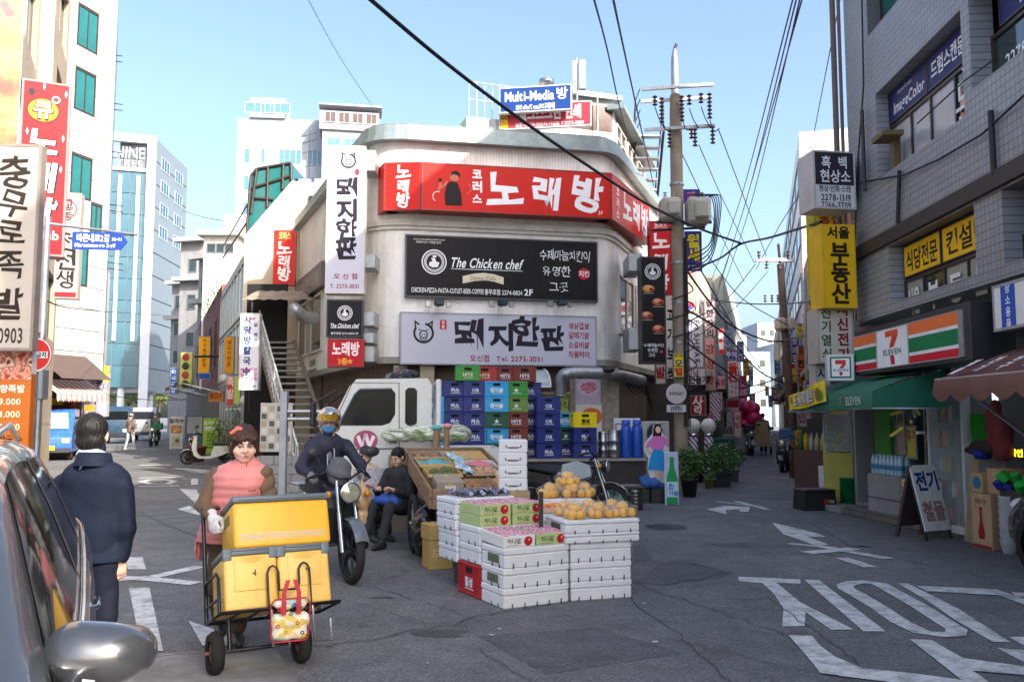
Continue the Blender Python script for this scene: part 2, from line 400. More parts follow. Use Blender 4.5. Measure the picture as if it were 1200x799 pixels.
 # shared materials
def asphalt(name,base,patchy=1.0):
 m=bpy.data.materials.new(name);MATS[name]=m;m.use_nodes=True;n=m.node_tree.nodes;L=m.node_tree.links;B=n['Principled BSDF']
 tc=n.new('ShaderNodeTexCoord')
 def noise(sc,det,ro=.6,dist=0):
  q=n.new('ShaderNodeTexNoise');q.inputs['Scale'].default_value=sc;q.inputs['Detail'].default_value=det;q.inputs['Roughness'].default_value=ro;q.inputs['Distortion'].default_value=dist;L.new(tc.outputs['Object'],q.inputs['Vector']);return q.outputs[0]
 def rng(o,a,b_,c,d):
  q=n.new('ShaderNodeMapRange');q.inputs[1].default_value=a;q.inputs[2].default_value=b_;q.inputs[3].default_value=c;q.inputs[4].default_value=d;L.new(o,q.inputs[0]);return q.outputs[0]
 def mul(a,b_):
  q=n.new('ShaderNodeMath');q.operation='MULTIPLY';L.new(a,q.inputs[0]);L.new(b_,q.inputs[1]);return q.outputs[0]
 big=rng(noise(.35,8,.65,.6),.35,.65,1-.22*patchy,1+.2*patchy);mid=rng(noise(3.2,10,.72),.35,.68,.8,1.2);v=n.new('ShaderNodeTexVoronoi');v.inputs['Scale'].default_value=85;L.new(tc.outputs['Object'],v.inputs['Vector'])
 sp=n.new('ShaderNodeSeparateColor');L.new(v.outputs['Color'],sp.inputs[0]);ag=rng(sp.outputs[0],0,1,.62,1.42);f=mul(mul(big,mid),ag)
 stn=rng(noise(1.1,4,.5,1.2),.66,.72,1,.68);f=mul(f,stn)
 sc_=n.new('ShaderNodeVectorMath');sc_.operation='SCALE';sc_.inputs[0].default_value=base;L.new(f,sc_.inputs['Scale']);L.new(sc_.outputs[0],B.inputs['Base Color'])
 L.new(rng(noise(2,6),.3,.7,.62,.92),B.inputs['Roughness'])
 h=n.new('ShaderNodeMath');h.operation='ADD';L.new(v.outputs['Distance'],h.inputs[0]);L.new(noise(160,3),h.inputs[1]);bp=n.new('ShaderNodeBump');bp.inputs['Strength'].default_value=.55;bp.inputs['Distance'].default_value=.012;L.new(h.outputs[0],bp.inputs['Height']);L.new(bp.outputs[0],B.inputs['Normal']);return m
m_asph=asphalt('asphalt',(.148,.147,.149))
m_white=M('white_paint',(.74,.74,.73),r=.45,var=.1,dirt=.25)
m_black=M('black_plastic',(.022,.022,.024),r=.45,var=.2)
m_rubber=M('rubber',(.022,.021,.02),r=.8,bump=.2,bs=90,dirt=.3,dcol=(.07,.065,.06))
m_steel=M('steel',(.45,.46,.47),r=.32,metal=1,var=.15,dirt=.25)
m_chrome=M('chrome',(.75,.76,.78),r=.12,metal=1,var=.05)
m_galv=M('galvanised',(.42,.44,.46),r=.45,metal=.8,var=.2,dirt=.4)
m_dkmetal=M('dark_metal',(.05,.05,.055),r=.5,metal=.5,var=.2)
m_glass=M('window_glass',(.03,.05,.055),r=.04,var=.05,spec=1.0)
m_glassg=M('green_glass',(.015,.13,.13),r=.08,var=.3,vs=.6,spec=.7)
m_glassb=M('blue_glass',(.035,.12,.17),r=.12,var=.5,vs=.12,spec=.6)
m_conc=M('concrete',(.30,.295,.28),r=.85,var=.2,vs=1.2,bump=.3,bs=25,dirt=.5,dcol=(.12,.11,.1))
m_cream=M('cream_tile_wall',(.66,.61,.54),r=.6,var=.1,vs=.8,bump=.25,dirt=.42,dcol=(.22,.17,.13),brick=(.05,.16,.004,(.44,.40,.35),0))
m_creamp=M('cream_render',(.60,.50,.38),r=.8,var=.08,vs=.7,bump=.15,bs=30,dirt=.3,dcol=(.36,.3,.24))
m_grey_tile=M('grey_mosaic_tile',(.33,.335,.36),r=.32,var=.16,vs=.45,bump=.5,dirt=.25,dcol=(.16,.13,.12),brick=(.095,.095,.006,(.14,.14,.15),0))
m_cornice=M('cornice_metal',(.27,.33,.34),r=.4,metal=.3,var=.2,dirt=.3)
m_brown=M('brown_cladding',(.06,.045,.04),r=.6,var=.2,dirt=.3)
m_wood=M('weathered_wood',(.33,.22,.13),r=.8,var=.3,vs=3,bump=.3,dirt=.35,stretch=(1,1,8))
m_card=M('cardboard',(.43,.29,.16),r=.85,var=.1,vs=3,dirt=.15)
m_skin=M('skin',(.56,.34,.25),r=.5,var=.08,vs=14)
m_hair=M('black_hair',(.008,.007,.007),r=.5,var=.4,vs=40,spec=.3,bump=.35,bs=160,stretch=(1,1,.15))
m_leaf=M('leaf',(.05,.12,.025),r=.6,var=.5,vs=9)
m_cable=M('cable_black',(.012,.012,.014),r=.55,var=.1)
m_mark=M('road_paint',(.66,.66,.64),r=.7,var=.25,vs=16,dirt=1.0,dcol=(.17,.17,.17),bump=.3,bs=90)
m_neon=M('pale_tube',(.6,.8,.9),emit=1.2)
# ground
b=MB()
xs=[-400,-60,-20,-10,-4,0,4,10,20,60,400];ys=[-60,0,4,8,12,20,40,80,200,600]
b.grid([[(x,y,0)for x in xs]for y in ys]);road=tag(b.build('road',m_asph),kind='structure')
LIFT=[0]
def marking(*polys,mat=None,dz=.004,name='road_marking'):
 b=MB();LIFT[0]+=1;dz+=.0007*(LIFT[0]%9)*(dz>.003)
 for p in polys:
  P=[gp(*q)for q in p]
  n=Vector((0,0,0))
  for i in range(len(P)):n+=P[i].cross(P[(i+1)%len(P)])
  if n.z<0:P=P[::-1]
  b.quad(*[(q.x,q.y,dz)for q in P])
 return b.build(name,mat or m_mark,road)
def stroke(pts,w,closed=False):
 """a painted stripe of constant real width along pixel points"""
 P=[gp(*q)for q in pts];L_,R_=[],[];N=len(P)
 for i in range(N):
  d=(P[(i+1)%N]-P[i-1])if closed else P[min(i+1,N-1)]-P[max(i-1,0)]
  n=Vector((-d.y,d.x,0)).normalized()*w/2;L_.append(P[i]+n);R_.append(P[i]-n)
 return L_,R_
def stripe(*lines,dz=.004,mat=None,name='road_marking'):
 b=MB();LIFT[0]+=1;dz+=.0007*(LIFT[0]%9)
 for pts,w,closed in lines:
  dz+=.0006;L_,R_=stroke(pts,w,closed);N=len(L_)
  for i in range(N if closed else N-1):
   j=(i+1)%N;b.quad((R_[i].x,R_[i].y,dz),(R_[j].x,R_[j].y,dz),(L_[j].x,L_[j].y,dz),(L_[i].x,L_[i].y,dz))
 return b.build(name,mat or m_mark,road)
marking([(865,676),(938,679),(938,684),(910,683),(938,706),(1001,738),(974,738),(944,717),(943,734),(917,734),(918,714),(908,697),(893,683),(866,681)])
marking([(942,679),(960,680),(1038,740),(1012,740)])
ov=[(1000+0,683),(1012,682),(1030,684),(1050,695),(1080,712),(1105,728),(1121,738),(1120,743),(1103,744),(1080,741),(1055,729),(1030,712),(1005,697),(992,690),(990,686)]
stripe((ov,.15,True))
marking([(1052,684),(1064,684),(1122,713),(1184,753),(1164,753),(1118,726),(1085,703)])
marking([(1074,687),(1168,691),(1200,702),(1230,712),(1215,714),(1170,698),(1085,693)])
marking([(1182,747),(1200,747),(1240,748),(1240,757),(1200,757)])
marking([(924,745),(952,746),(955,750),(962,758),(978,770),(1010,784),(1070,790),(1115,796),(1160,803),(1150,812),(1090,808),(1040,800),(962,790),(950,775)])
marking([(1066,750),(1092,751),(1128,772),(1200,782),(1240,788),(1240,797),(1200,792),(1140,787),(1170,808),(1140,808)])
marking([(1168,759),(1200,762),(1240,765),(1240,782),(1200,776)])
marking([(1186,694),(1230,696),(1230,700),(1190,699)])
marking([(904,612),(958,625),(968,629),(946,629),(971,638),(958,640),(918,626)])
stripe(([(925,637),(978,642)],.12,False));stripe(([(945,648),(1002,643)],.2,False));stripe(([(965,641),(1042,655)],.17,False));stripe(([(986,654),(1020,665)],.16,False))
marking([(828,597),(848,593),(879,594),(877,600),(867,600),(867,597),(850,598),(852,603)]);stripe(([(840,588),(892,594)],.1,False));stripe(([(862,587),(900,597)],.12,False))
marking([(147,653),(167,653),(171,667),(150,667)])
stripe(([(122,681),(180,676),(234,664)],.17,False));stripe(([(126,676),(180,679),(230,684)],.17,False))
marking([(151,689),(175,689),(191,763),(172,764),(160,733)])
marking([(150,768),(260,763),(322,760),(350,799),(360,830),(150,830)],mat=M('worn_paint',(.27,.27,.26),r=.8,var=.35,vs=3,dirt=.95,dcol=(.09,.09,.09),bump=.3))
marking([(221,728),(270,745),(272,757),(237,757)]);marking([(210,573),(230,574),(246,603),(236,596)]);marking([(208,597),(222,593),(236,603),(232,604)])
stripe(([(163,560),(206,559)],.16,False));stripe(([(166,564),(176,562),(196,562),(204,564),(196,567),(176,567)],.16,True));stripe(([(162,570),(210,569)],.16,False))
stripe(([(214,561),(228,561),(228,568),(216,568)],.16,False));stripe(([(163,545),(200,545)],.3,False));stripe(([(205,549),(250,552)],.3,False));stripe(([(700+0,561+0),(701,562)],.02,False))
m_patch=asphalt('asphalt_patch',(.105,.105,.11),.6)
m_patch2=asphalt('asphalt_old',(.165,.162,.158),.8)
m_crack=M('crack_seal',(.02,.02,.021),r=.6,var=.3)
for pl in([(742,683),(772,661),(812,660),(858,671),(840,679),(772,686)],[(742,640),(752,638),(765,655),(742,661)],[(828,637),(872,636),(884,641),(846,642)],[(560,745),(700,735),(800,765),(640,790)]):
 marking(pl,mat=m_patch,dz=.002,name='road_patch')
marking([(880,655),(960,650),(1010,664),(960,676),(900,668)],mat=m_patch2,dz=.002,name='road_patch')
marking([(430,640),(540,690),(500,730),(400,700)],mat=m_patch2,dz=.002,name='road_patch')
marking([(700,600),(830,600),(900,640),(760,636)],mat=m_patch2,dz=.001,name='road_patch')
def jag(p,q,n,a,w):
 n*=3;pts=[];e=f_=0
 for i in range(n+1):e=e*.7+random.uniform(-a,a)*.9;f_=f_*.7+random.uniform(-a,a)*.4;pts.append((p[0]+(q[0]-p[0])*i/n+e,p[1]+(q[1]-p[1])*i/n+f_))
 return(pts,w*.6,False)
for l in(jag((742,684),(926,746),12,3,.012),jag((380,760),(660,707),14,4,.02),jag((560,760),(620,799),5,4,.01),jag((900,700),(1010,780),8,4,.012),jag((742,661),(812,660),6,2,.018),jag((772,686),(858,671),8,2,.02),jag((812,660),(858,671),5,1,.018),jag((390,758),(170,770),10,2,.02),jag((740,700),(860,799),8,5,.012),jag((440,690),(570,730),10,3,.01),jag((860,560),(1010,650),12,2,.014),jag((650,720),(1000,799),12,4,.01),jag((160,600),(250,640),6,3,.02),jag((1040,650),(1200,690),8,3,.012)):
 stripe(l,dz=.006,mat=m_crack,name='crack')
for(px,py,r)in((905,655,.0),(780,617,.3),(480,745,.0)):
 if r:
  c=gp(px,py);MB().lathe([(0,.007),(r*.8,.007),(r*.82,.005),(r,.006)],28,(c.x,c.y,0)).build('manhole_cover',m_dkmetal,road)
m_oil=M('oil_stain',(.05,.05,.052),r=.45,var=.4,vs=5)
for(px,py,r)in((520,742,.22),(700,770,.16),(870,700,.14),(930,620,.2),(450,700,.12),(780,620,.25),(1010,640,.12),(640,780,.1),(250,610,.2)):
 c=gp(px,py);MB().add([(c.x+r*(1+.4*sin(3*a+px))*cos(a)*random.uniform(.7,1.1),c.y+r*.7*(1+.3*cos(2*a))*sin(a),.0028)for a in[2*pi*i/16 for i in range(16)]],[tuple(range(16))]).build('oil_stain',m_oil,road)
for k in range(26):
 px,py=random.choice(((random.uniform(400,1150),random.uniform(600,790)),(random.uniform(750,1100),random.uniform(590,660))));c=gp(px,py);s_=random.uniform(.008,.022);a=random.uniform(0,6)
 tag(MB().box(-s_,s_,-s_*.6,s_*.6,.0,.003).build('litter_scrap',M('scrap_%d'%(k%3),((.5,.5,.48),(.35,.28,.2),(.6,.6,.62))[k%3]),None,(c.x,c.y,.009),a),'tiny scrap of litter lying on the open road','litter','scraps of litter on the road')
 # building helpers
def holes_wall(b,u0,u1,z0,z1,holes,rev=.2,y=0.0):
 """a wall face with real openings and their reveals, front towards -y"""
 us=sorted({u0,u1,*[h[0]for h in holes],*[h[1]for h in holes]});us=[u for u in us if u0<=u<=u1]
 zs=sorted({z0,z1,*[h[2]for h in holes],*[h[3]for h in holes]});zs=[z for z in zs if z0<=z<=z1]
 for i in range(len(us)-1):
  for j in range(len(zs)-1):
   a,c=(us[i]+us[i+1])/2,(zs[j]+zs[j+1])/2
   if any(h[0]<a<h[1]and h[2]<c<h[3]for h in holes):continue
   b.quad((us[i],y,zs[j]),(us[i+1],y,zs[j]),(us[i+1],y,zs[j+1]),(us[i],y,zs[j+1]))
 for(a0,a1,c0,c1)in holes:
  a0,a1,c0,c1=max(a0,u0),min(a1,u1),max(c0,z0),min(c1,z1)
  b.quad((a0,y,c0),(a0,y,c1),(a0,y+rev,c1),(a0,y+rev,c0));b.quad((a1,y,c1),(a1,y,c0),(a1,y+rev,c0),(a1,y+rev,c1))
  b.quad((a0,y,c1),(a1,y,c1),(a1,y+rev,c1),(a0,y+rev,c1));b.quad((a0,y,c0),(a0,y+rev,c0),(a1,y+rev,c0),(a1,y,c0))
def window(par,u0,u1,z0,z1,y,cols=2,rows=1,fm=None,gm=None,t=.04,split=True,name='window',xf=None,blind=None):
 """frame with its panes; xf = (loc, rz) of the wall it sits in when that is not the parent's own"""
 fm=fm or m_white;gm=gm or m_glass;cs=cols if isinstance(cols,(list,tuple))else[i/cols for i in range(cols+1)]
 rs=rows if isinstance(rows,(list,tuple))else[i/rows for i in range(rows+1)]
 b=MB();W,H=u1-u0,z1-z0
 b.box(0,W,0,.07,0,t);b.box(0,W,0,.07,H-t,H);b.box(0,t,.001,.069,t,H-t);b.box(W-t,W,.001,.069,t,H-t)
 for c in cs[1:-1]:b.box(c*W-t*.4,c*W+t*.4,.004,.062,t,H-t)
 for r_ in rs[1:-1]:b.box(t,W-t,.008,.058,r_*H-t*.4,r_*H+t*.4)
 if xf:P=Matrix.Translation(xf[0])@Matrix.Rotation(xf[1],4,'Z')@Vector((u0,y,z0));f=b.build(name,fm,par,P,xf[1])
 else:f=b.build(name,fm,par,(u0,y,z0))
 me=None
 for i in range(len(cs)-1):
  for j in range(len(rs)-1):
   w_,h_=(cs[i+1]-cs[i])*W,(rs[j+1]-rs[j])*H
   q=MB();q.box(0,w_,.03,.036,0,h_);g=gm[(i+j)%len(gm)]if isinstance(gm,list)else gm
   q.build('pane',g,f,(cs[i]*W,0,rs[j]*H))
 return f
def window_grid(par,u0,u1,z0,z1,nc,nr,ww,wh,y,gm,fm,cols=2,t=.06,loc=None,rz=0):
 """many alike windows sharing one mesh"""
 base=MB();W,H=ww,wh
 base.box(0,W,0,.08,0,t);base.box(0,W,0,.08,H-t,H);base.box(0,t,.001,.079,t,H-t);base.box(W-t,W,.001,.079,t,H-t)
 for c in range(1,cols):base.box(c*W/cols-t*.3,c*W/cols+t*.3,.004,.07,t,H-t)
 me=mp_=None
 for i in range(nc):
  for j in range(nr):
   u=u0+(u1-u0)*(i+.5)/nc-ww/2;z=z0+(z1-z0)*(j+.5)/nr-wh/2
   P=Vector((u,y,z))
   if loc is not None:P=Matrix.Translation(loc)@Matrix.Rotation(rz,4,'Z')@P
   if me is None:
    f=base.build('window',fm,par,P,rz);me=f.data
    g=MB().box(0,W,.04,.045,0,H).build('pane',gm,f);mp_=g.data
   else:
    f=put('window',me,par,P,rz);put('pane',mp_,f)
def block(par,u0,u1,y0,y1,z0,z1,mat,name='wall',loc=None,rz=0,c=0):return MB().box(u0,u1,y0,y1,z0,z1,c).build(name,mat,par,loc,rz)
def panel(par,A,B,z0,z1,face,texts=(),d=.2,case='a8a8aa',extra=None,name='panel',fr=.03):
 A,B=Vector((A[0],A[1],0)),Vector((B[0],B[1],0));v=B-A;W,H=v.length,z1-z0;a=atan2(v.y,v.x)
 b=MB();b.box(0,W,0,d,0,H,.005);b.mat(1).box(fr,W-fr,-.006,-.001,fr,H-fr)
 b.mat(0)
 for q in((0,W,0,fr),(0,W,H-fr,H),(0,fr,fr,H-fr),(W-fr,W,fr,H-fr)):b.box(q[0],q[1],-.012,-.0005,q[2],q[3])
 fm=face if not isinstance(face,str)else M('panel_'+face,face,r=.45,var=.07,vs=2.5,dirt=.14,spec=.22)
 p=b.build(name,[M('case_'+case,case,r=.4,dirt=.35,vs=3),fm],par,(A.x,A.y,z0),a)
 T=Txt()
 for tx in texts:
  s_,fx,fy,fh,col=tx[:5];o=dict(tx[5])if len(tx)>5 else{}
  if 'w' in o:o['w']*=W
  T.add(s_,fx*W,H-fy*H,fh*H,hx(col),**o)
 if extra:extra(T,W,H)
 T.build(p,-.009);return p
 # right building: grey tiled block with the corner store
RA=atan2(-1,-.05);R=Pl(5.65,14,RA)
def Rq(pl,TL,TR,BL,BR):
 a,b_,c,d=pl.uv(*TL),pl.uv(*TR),pl.uv(*BL),pl.uv(*BR)
 return(a[0]+c[0])/2,(b_[0]+d[0])/2,(c[1]+d[1])/2,(a[1]+b_[1])/2
rb=thing('tiled_building','tall grey mosaic tiled building above the convenience store, cables along its wall','building',(5.65,14,0),RA)
H1=13.1
w1=Rq(R,(1024,110),(1128,12),(1031,206),(1128,142));w2u=R.uv(1137,60)[0]
w2=(w2u,w2u+2.6,w1[2]+.25,w1[3]+.05)
w0=(R.uv(1016,20)[0],R.uv(1060,20)[0],R.uv(1018,42)[1],12.4)
lo1=Rq(R,(1041,299),(1143,226),(1046,385),(1143,340));lo1=(lo1[0],lo1[1],3.25,lo1[3])
lo2=(R.uv(1174,240)[0],R.uv(1174,240)[0]+3.2,3.25,lo1[3])
b=MB();holes_wall(b,0,17,3.1,H1,[w1,w2,w0,(w0[1]+1.4,w0[1]+4,w0[2],12.4),lo1,lo2,(8.2,10.5,3.3,5.4),(7.6,10.2,w2[2],w2[3]),(11.5,14.5,3.3,5.4)],.28)
b.quad((0,0,3.1),(0,0,H1),(0,9,H1),(0,9,3.1));b.quad((17,0,0),(17,9,0),(17,9,H1),(17,0,H1));b.quad((0,9,0),(0,9,H1),(17,9,H1),(17,9,0));b.quad((0,0,H1),(17,0,H1),(17,9,H1),(0,9,H1));b.quad((0,0,3.1),(0,9,3.1),(17,9,3.1),(17,0,3.1))
b.build('wall',m_grey_tile,rb)
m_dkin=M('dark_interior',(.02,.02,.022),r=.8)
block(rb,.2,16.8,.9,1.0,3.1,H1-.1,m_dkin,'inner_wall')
bz0=R.uv(1100,248)[1]
MB().box(-.02,17,-.07,-.002,bz0-.1,bz0+.1).build('ledge',M('brown_ledge',(.035,.028,.026),r=.6,dirt=.2),rb)
MB().tube([(.9,-.08,8.0-2.9),(.9,-.08,6.4)],.03).tube([(5.1,-.06,6.15),(5.1,-.06,7.5)],.03).build('vent_pipe',m_dkmetal,rb)
fmd=M('bronze_frame',(.05,.04,.036),r=.4,metal=.3)
m_film=M('window_film',(.42,.44,.48),r=.25,var=.12,vs=1.5,spec=.7)
bu=lambda px:R.shift(-.2).uv(px,60)[0]
zb1=w1[3]-.52
window(rb,w1[0],w1[1],w1[2],zb1,.2,[0,.27,.5,.76,1],1,fmd,[m_film,m_film,m_film,m_glass],.05)
um=w1[0]+(w1[1]-w1[0])*.5
def banner(u0,u1,z0,z1,face,texts,y=.19,name='banner',extra=None):
 return panel(rb,(u0,y),(u1,y),z0,z1,face,texts,d=.05,case='3a3436',name=name,extra=extra,fr=.02)
banner(w1[0]+.03,um-.02,zb1+.01,w1[3]-.02,'1f2462',[('ImageColor',.55,.6,.42,'e8eaf4',{'wt':.03,'slant':.12,'w':.8}),('images & scan',.45,.2,.14,'c8ccf0',{})])
banner(um+.02,w1[1]-.03,zb1+.01,w1[3]-.02,'1f2462',[('드럼스캔문의',.5,.5,.46,'eceef6',{'wt':.01,'w':.84})])
T=Txt();uu=w1[0]+(w1[1]-w1[0])*.88
T.add('문',uu,(w1[2]+zb1)/2-.1,.62,hx('e8eaee'),wt=.0);T.shape([(w1[1]-.45,zb1-.04),(w1[1]-.06,zb1-.04),(w1[1]-.18,zb1-.34)],hx('cfd2d8'));T.build(rb,.195)
MB().box(w1[0]+.3,w1[0]+.75,-.2,.1,w1[2]+.45,w1[2]+.52).box(w1[0]+.35,w1[0]+.5,.05,.15,w1[2]-.02,w1[2]+.5).build('bracket',M('old_brass',(.16,.11,.04),r=.6,dirt=.3),rb)
zb2=w2[3]-.5
window(rb,w2[0],w2[1],w2[2],zb2,.24,2,1,fmd,m_glass,.05)
banner(w2[0]+.25,w2[1]-.03,zb2+.01,w2[3]-.02,'1f2462',[('ImageColor',.5,.6,.5,'e8eaf4',{'wt':.03,'slant':.12})],y=.23)
Txt().add('2278-1319',w2[0]+.75,zb2-.42,.17,hx('e8eaee'),wt=.01).add('2266-3709',w2[0]+.75,zb2-.72,.17,hx('e8eaee'),wt=.01).build(rb,.235)
window(rb,*w0,.2,2,1,fmd,[m_glassg,m_glass],.05)
window(rb,w0[1]+1.4,w0[1]+4,w0[2],12.4,.2,3,1,fmd,m_glass,.05)
window(rb,7.6,10.2,w2[2],w2[3],.2,3,1,fmd,m_glass,.05)
zl=lo1[3]-.5;m_blind=M('window_blind',(.34,.33,.28),r=.5,var=.2,vs=2,spec=.8)
window(rb,lo1[0],lo1[1],lo1[2],zl,.2,[0,.25,.5,.75,1],1,fmd,[m_blind,m_glass,m_blind,m_blind],.05)
um=(lo1[0]+lo1[1])/2;m_yel='f2c21c'
banner(lo1[0]+.06,um-.02,zl+.01,lo1[3]-.02,m_yel,[('식당전문',.5,.52,.6,'2c2416',{'wt':.02,'w':.84})])
banner(um+.02,lo1[1]-.02,zl+.01,lo1[3]-.02,m_yel,[('컨설팅',.52,.5,.62,'2c2416',{'wt':.02,'w':.84})])
T=Txt()
for i,s_ in enumerate(('서울','부','동','산')):T.add(s_,lo1[0]+(i+.5)*(lo1[1]-lo1[0])/4,zl-.35,.34,hx('e6e6e2'),wt=.03,w=.42 if i==0 else None)
T.build(rb,.195)
window(rb,lo2[0],lo2[1],lo2[2],zl,.2,3,1,fmd,m_glass,.05)
banner(lo2[0]+.3,lo2[0]+1.5,zl+.01,lo2[3]-.02,m_yel,[('전문',.3,.3,.4,'2c2416'),('부동산',.4,.72,.4,'2c2416')]);
Txt().add('경',lo2[0]+.65,zl-.35,.35,hx('8fd8b8'),wt=.02).add('매',lo2[0]+.65,zl-.8,.35,hx('8fd8b8'),wt=.02).build(rb,.195)
def wallcable(pts,r=.014,name='wall_cable'):
 P=[]
 for(px,py)in pts:u,z=R.shift(.05).uv(px,py);P.append((u,-.05,z))
 return MB().tube(P,r,5).build(name,m_cable,rb)
wallcable([(1002,215),(1060,205),(1100,187),(1150,158),(1200,112)]);wallcable([(1003,250),(1006,180),(1012,100),(1010,0)]);wallcable([(1075,145),(1130,95),(1165,70)],.01)
wallcable([(1052,262),(1054,200)],.03);wallcable([(1165,205),(1161,130)],.035)
wallcable([(1004,395),(1001,300),(1003,250)],.012)
gmat=M('green_panel',(.05,.24,.03),r=.4,var=.15);m_fl=M('tile_step',(.2,.19,.18),r=.6,dirt=.4)
Rg_a,Rg_b=Vector((5.86,14.75,0)),Vector((6.236,11.6,0));store_ang=atan2(Rg_b.y-Rg_a.y,Rg_b.x-Rg_a.x);Rg=Pl(Rg_a.x,Rg_a.y,store_ang)
gfl=thing('store_ground_floor','set back ground floor of the grey building: green panel, store glass, bare wall, dark shop','shop front',(Rg_a.x,Rg_a.y,0),store_ang)
gu=lambda px:Rg.uv(px,500)[0]
hA,hB,hC=(.08,gu(1028)-.03,.15,2.65),(gu(1050),gu(1117),.12,2.6),(gu(1176),gu(1176)+3.2,.05,2.7)
b=MB();holes_wall(b,0,16,0,3.098,[hA,hB,hC,(9,15,.3,2.7)],.5,0.0);b.quad((0,0,0),(0,0,3.098),(0,6,3.098),(0,6,0));b.build('shopfront_wall',m_conc,gfl)
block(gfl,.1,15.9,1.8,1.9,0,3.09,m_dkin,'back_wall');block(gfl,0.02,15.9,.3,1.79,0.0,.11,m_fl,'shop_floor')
block(gfl,gu(1030),gu(1048),-.09,-.003,.15,2.75,gmat,'green_pilaster',c=.01)
window(gfl,gu(1050),gu(1086),.12,2.6,.25,[0,.45,1],1,m_galv,M('shop_glass_clear',(.12,.13,.12),r=.03),.06,name='shop_window');MATS['shop_glass_clear'].node_tree.nodes['Principled BSDF'].inputs['Alpha'].default_value=.35
window(gfl,*hA,.3,1,1,m_galv,m_glass,.05,name='shop_window')
m_step=M('mosaic_step',(.17,.15,.14),r=.7,bump=.3,brick=(.1,.1,.01,(.08,.08,.08),0),dirt=.4)
MB().box(.55,gu(1119),-.5,-.002,0,.13,.01).build('step',m_step,gfl);MB().box(-.25,.5,-.55,-.05,0,.1,.01).build('door_slab',m_conc,gfl)
random.seed(21)
for z in(.35,.75,1.15,1.55,1.95):
 MB().box(gu(1051),gu(1086),.62,.9,z,z+.025).build('shelf_board',m_white,gfl)
 for k in range(9):x=gu(1051)+.02+(gu(1086)-gu(1051)-.05)*k/9;MB().box(x,x+random.uniform(.07,.11),.64,.85,z+.026,z+random.uniform(.14,.33),.006).build('goods',hx(random.choice(['b83a30','d0a838','3a7a4a','3a5a9a','c8c4b8','8a5a34','d8d8d8'])),gfl)
Rf=R.shift(.5);f0=Rq(Rf,(1000,393),(1125,366),(1003,438),(1125,416));fz0,fz1,fu0,fu1=f0[2],f0[3],f0[0],f0[1]
fb=thing('store_fascia_sign','orange, green and red striped 7 eleven fascia across the grey building','sign',R.w(fu0,fz0,.5),RA)
FW,FH=fu1-fu0,fz1-fz0;MB().box(0,FW+.22,.01,.48,-.05,FH+.07,.01).build('case',m_black,fb)
cA,cB=FW*.27,FW*.59
def stripes(T,W,H):
 T.rect(0,W,H*.7,H*.985,hx('e8763a'));T.rect(0,W,H*.28,H*.62,hx('0c7a45'));T.rect(0,W,.01,H*.2,hx('c81e2c'))
for i,(a0,a1)in enumerate(((0,cA),(cA,cB),(cB,FW))):
 if i!=1:panel(fb,(a0,0),(a1-.005,0),0,FH,'e9e9ea',d=.01,extra=stripes,fr=.012,name='striped_panel')
 else:
  def seven(T,W,H):
   T.shape([(W*.3,H*.78),(W*.3,H*.93),(W*.7,H*.93),(W*.7,H*.78)],hx('e0552c'));T.shape([(W*.52,H*.78),(W*.7,H*.78),(W*.56,H*.5),(W*.42,H*.5)],hx('d23a2a'))
   T.add('ELEVEN',W*.5,H*.39,H*.17,hx('0c6a40'),wt=.03,w=W*.56);T.shape([(W*.44,H*.3),(W*.56,H*.3),(W*.58,H*.06),(W*.46,H*.06)],hx('c8202c'))
  panel(fb,(a0,0),(a1-.005,0),0,FH,'f2f2f2',d=.01,extra=seven,fr=.012,name='logo_panel')
MB().box(FW,FW+.07,-.005,.3,0,FH).build('end_strip',m_galv,fb)
def seven2(T,W,H):
 T.rect(W*.1,W*.9,H*.1,H*.9,hx('0c6a50'));T.rect(W*.16,W*.84,H*.16,H*.84,hx('f4f4f4'),.001);T.shape([(W*.3,H*.62),(W*.3,H*.78),(W*.7,H*.78),(W*.7,H*.62),(W*.6,H*.46),(W*.45,H*.46),(W*.56,H*.62)],hx('d8402c'),.002)
 T.add('ELEVEN',W*.5,H*.4,H*.1,hx('0c6a40'),wt=.03,w=W*.55,y=.002);T.shape([(W*.44,H*.34),(W*.56,H*.34),(W*.56,H*.2),(W*.46,H*.2)],hx('c8202c'),.002)
def shift_extra(fn):
 return lambda T,W,H:(lambda S:(fn(S,W,H),[T.by.setdefault(k,[]).extend([(P+np.array([-W/2,0]),f,y)for P,f,y in l])for k,l in S.by.items()]))(Txt())
sign('store_cube_sign','small square 7 eleven light box with green border, above the yellow banner',(969,415,1000,446),12.6,'eef0f0',(),d=.3,rot=radians(-14),case='d8dadc',extra=shift_extra(seven2))
ga=thing('green_awning','dark green fabric awning under the striped store fascia','awning',R.w(-.45,0,0),RA)
m_green=M('awning_green',(.012,.13,.075),r=.7,var=.15,bump=.1)
Ra=R.shift(1.25);az1=fz0-.06;za=R.shift(.95).uv(1060,455)[1];zb=za-.22;L1=3.75
b=MB();rows=[]
for i in range(13):
 u=L1*i/12;sag=.012*sin(i*2.1);rows.append([(u,-.05,az1),(u,-.5,(az1+za)/2+.04+sag),(u,-.95,za),(u,-.96,zb+sag)])
b.grid([list(x)for x in zip(*rows)]);b.quad((0,-.05,az1),(0,-.95,za),(0,-.95,zb),(0,-.05,zb));b.quad((L1,-.05,az1),(L1,-.95,za),(L1,-.95,zb),(L1,-.05,zb));b.build('canopy',m_green,ga)
MB().tube([(0,-.05,zb),(0,-.94,zb),(L1,-.94,zb),(L1,-.05,zb)],.015,6).build('frame',m_galv,ga)
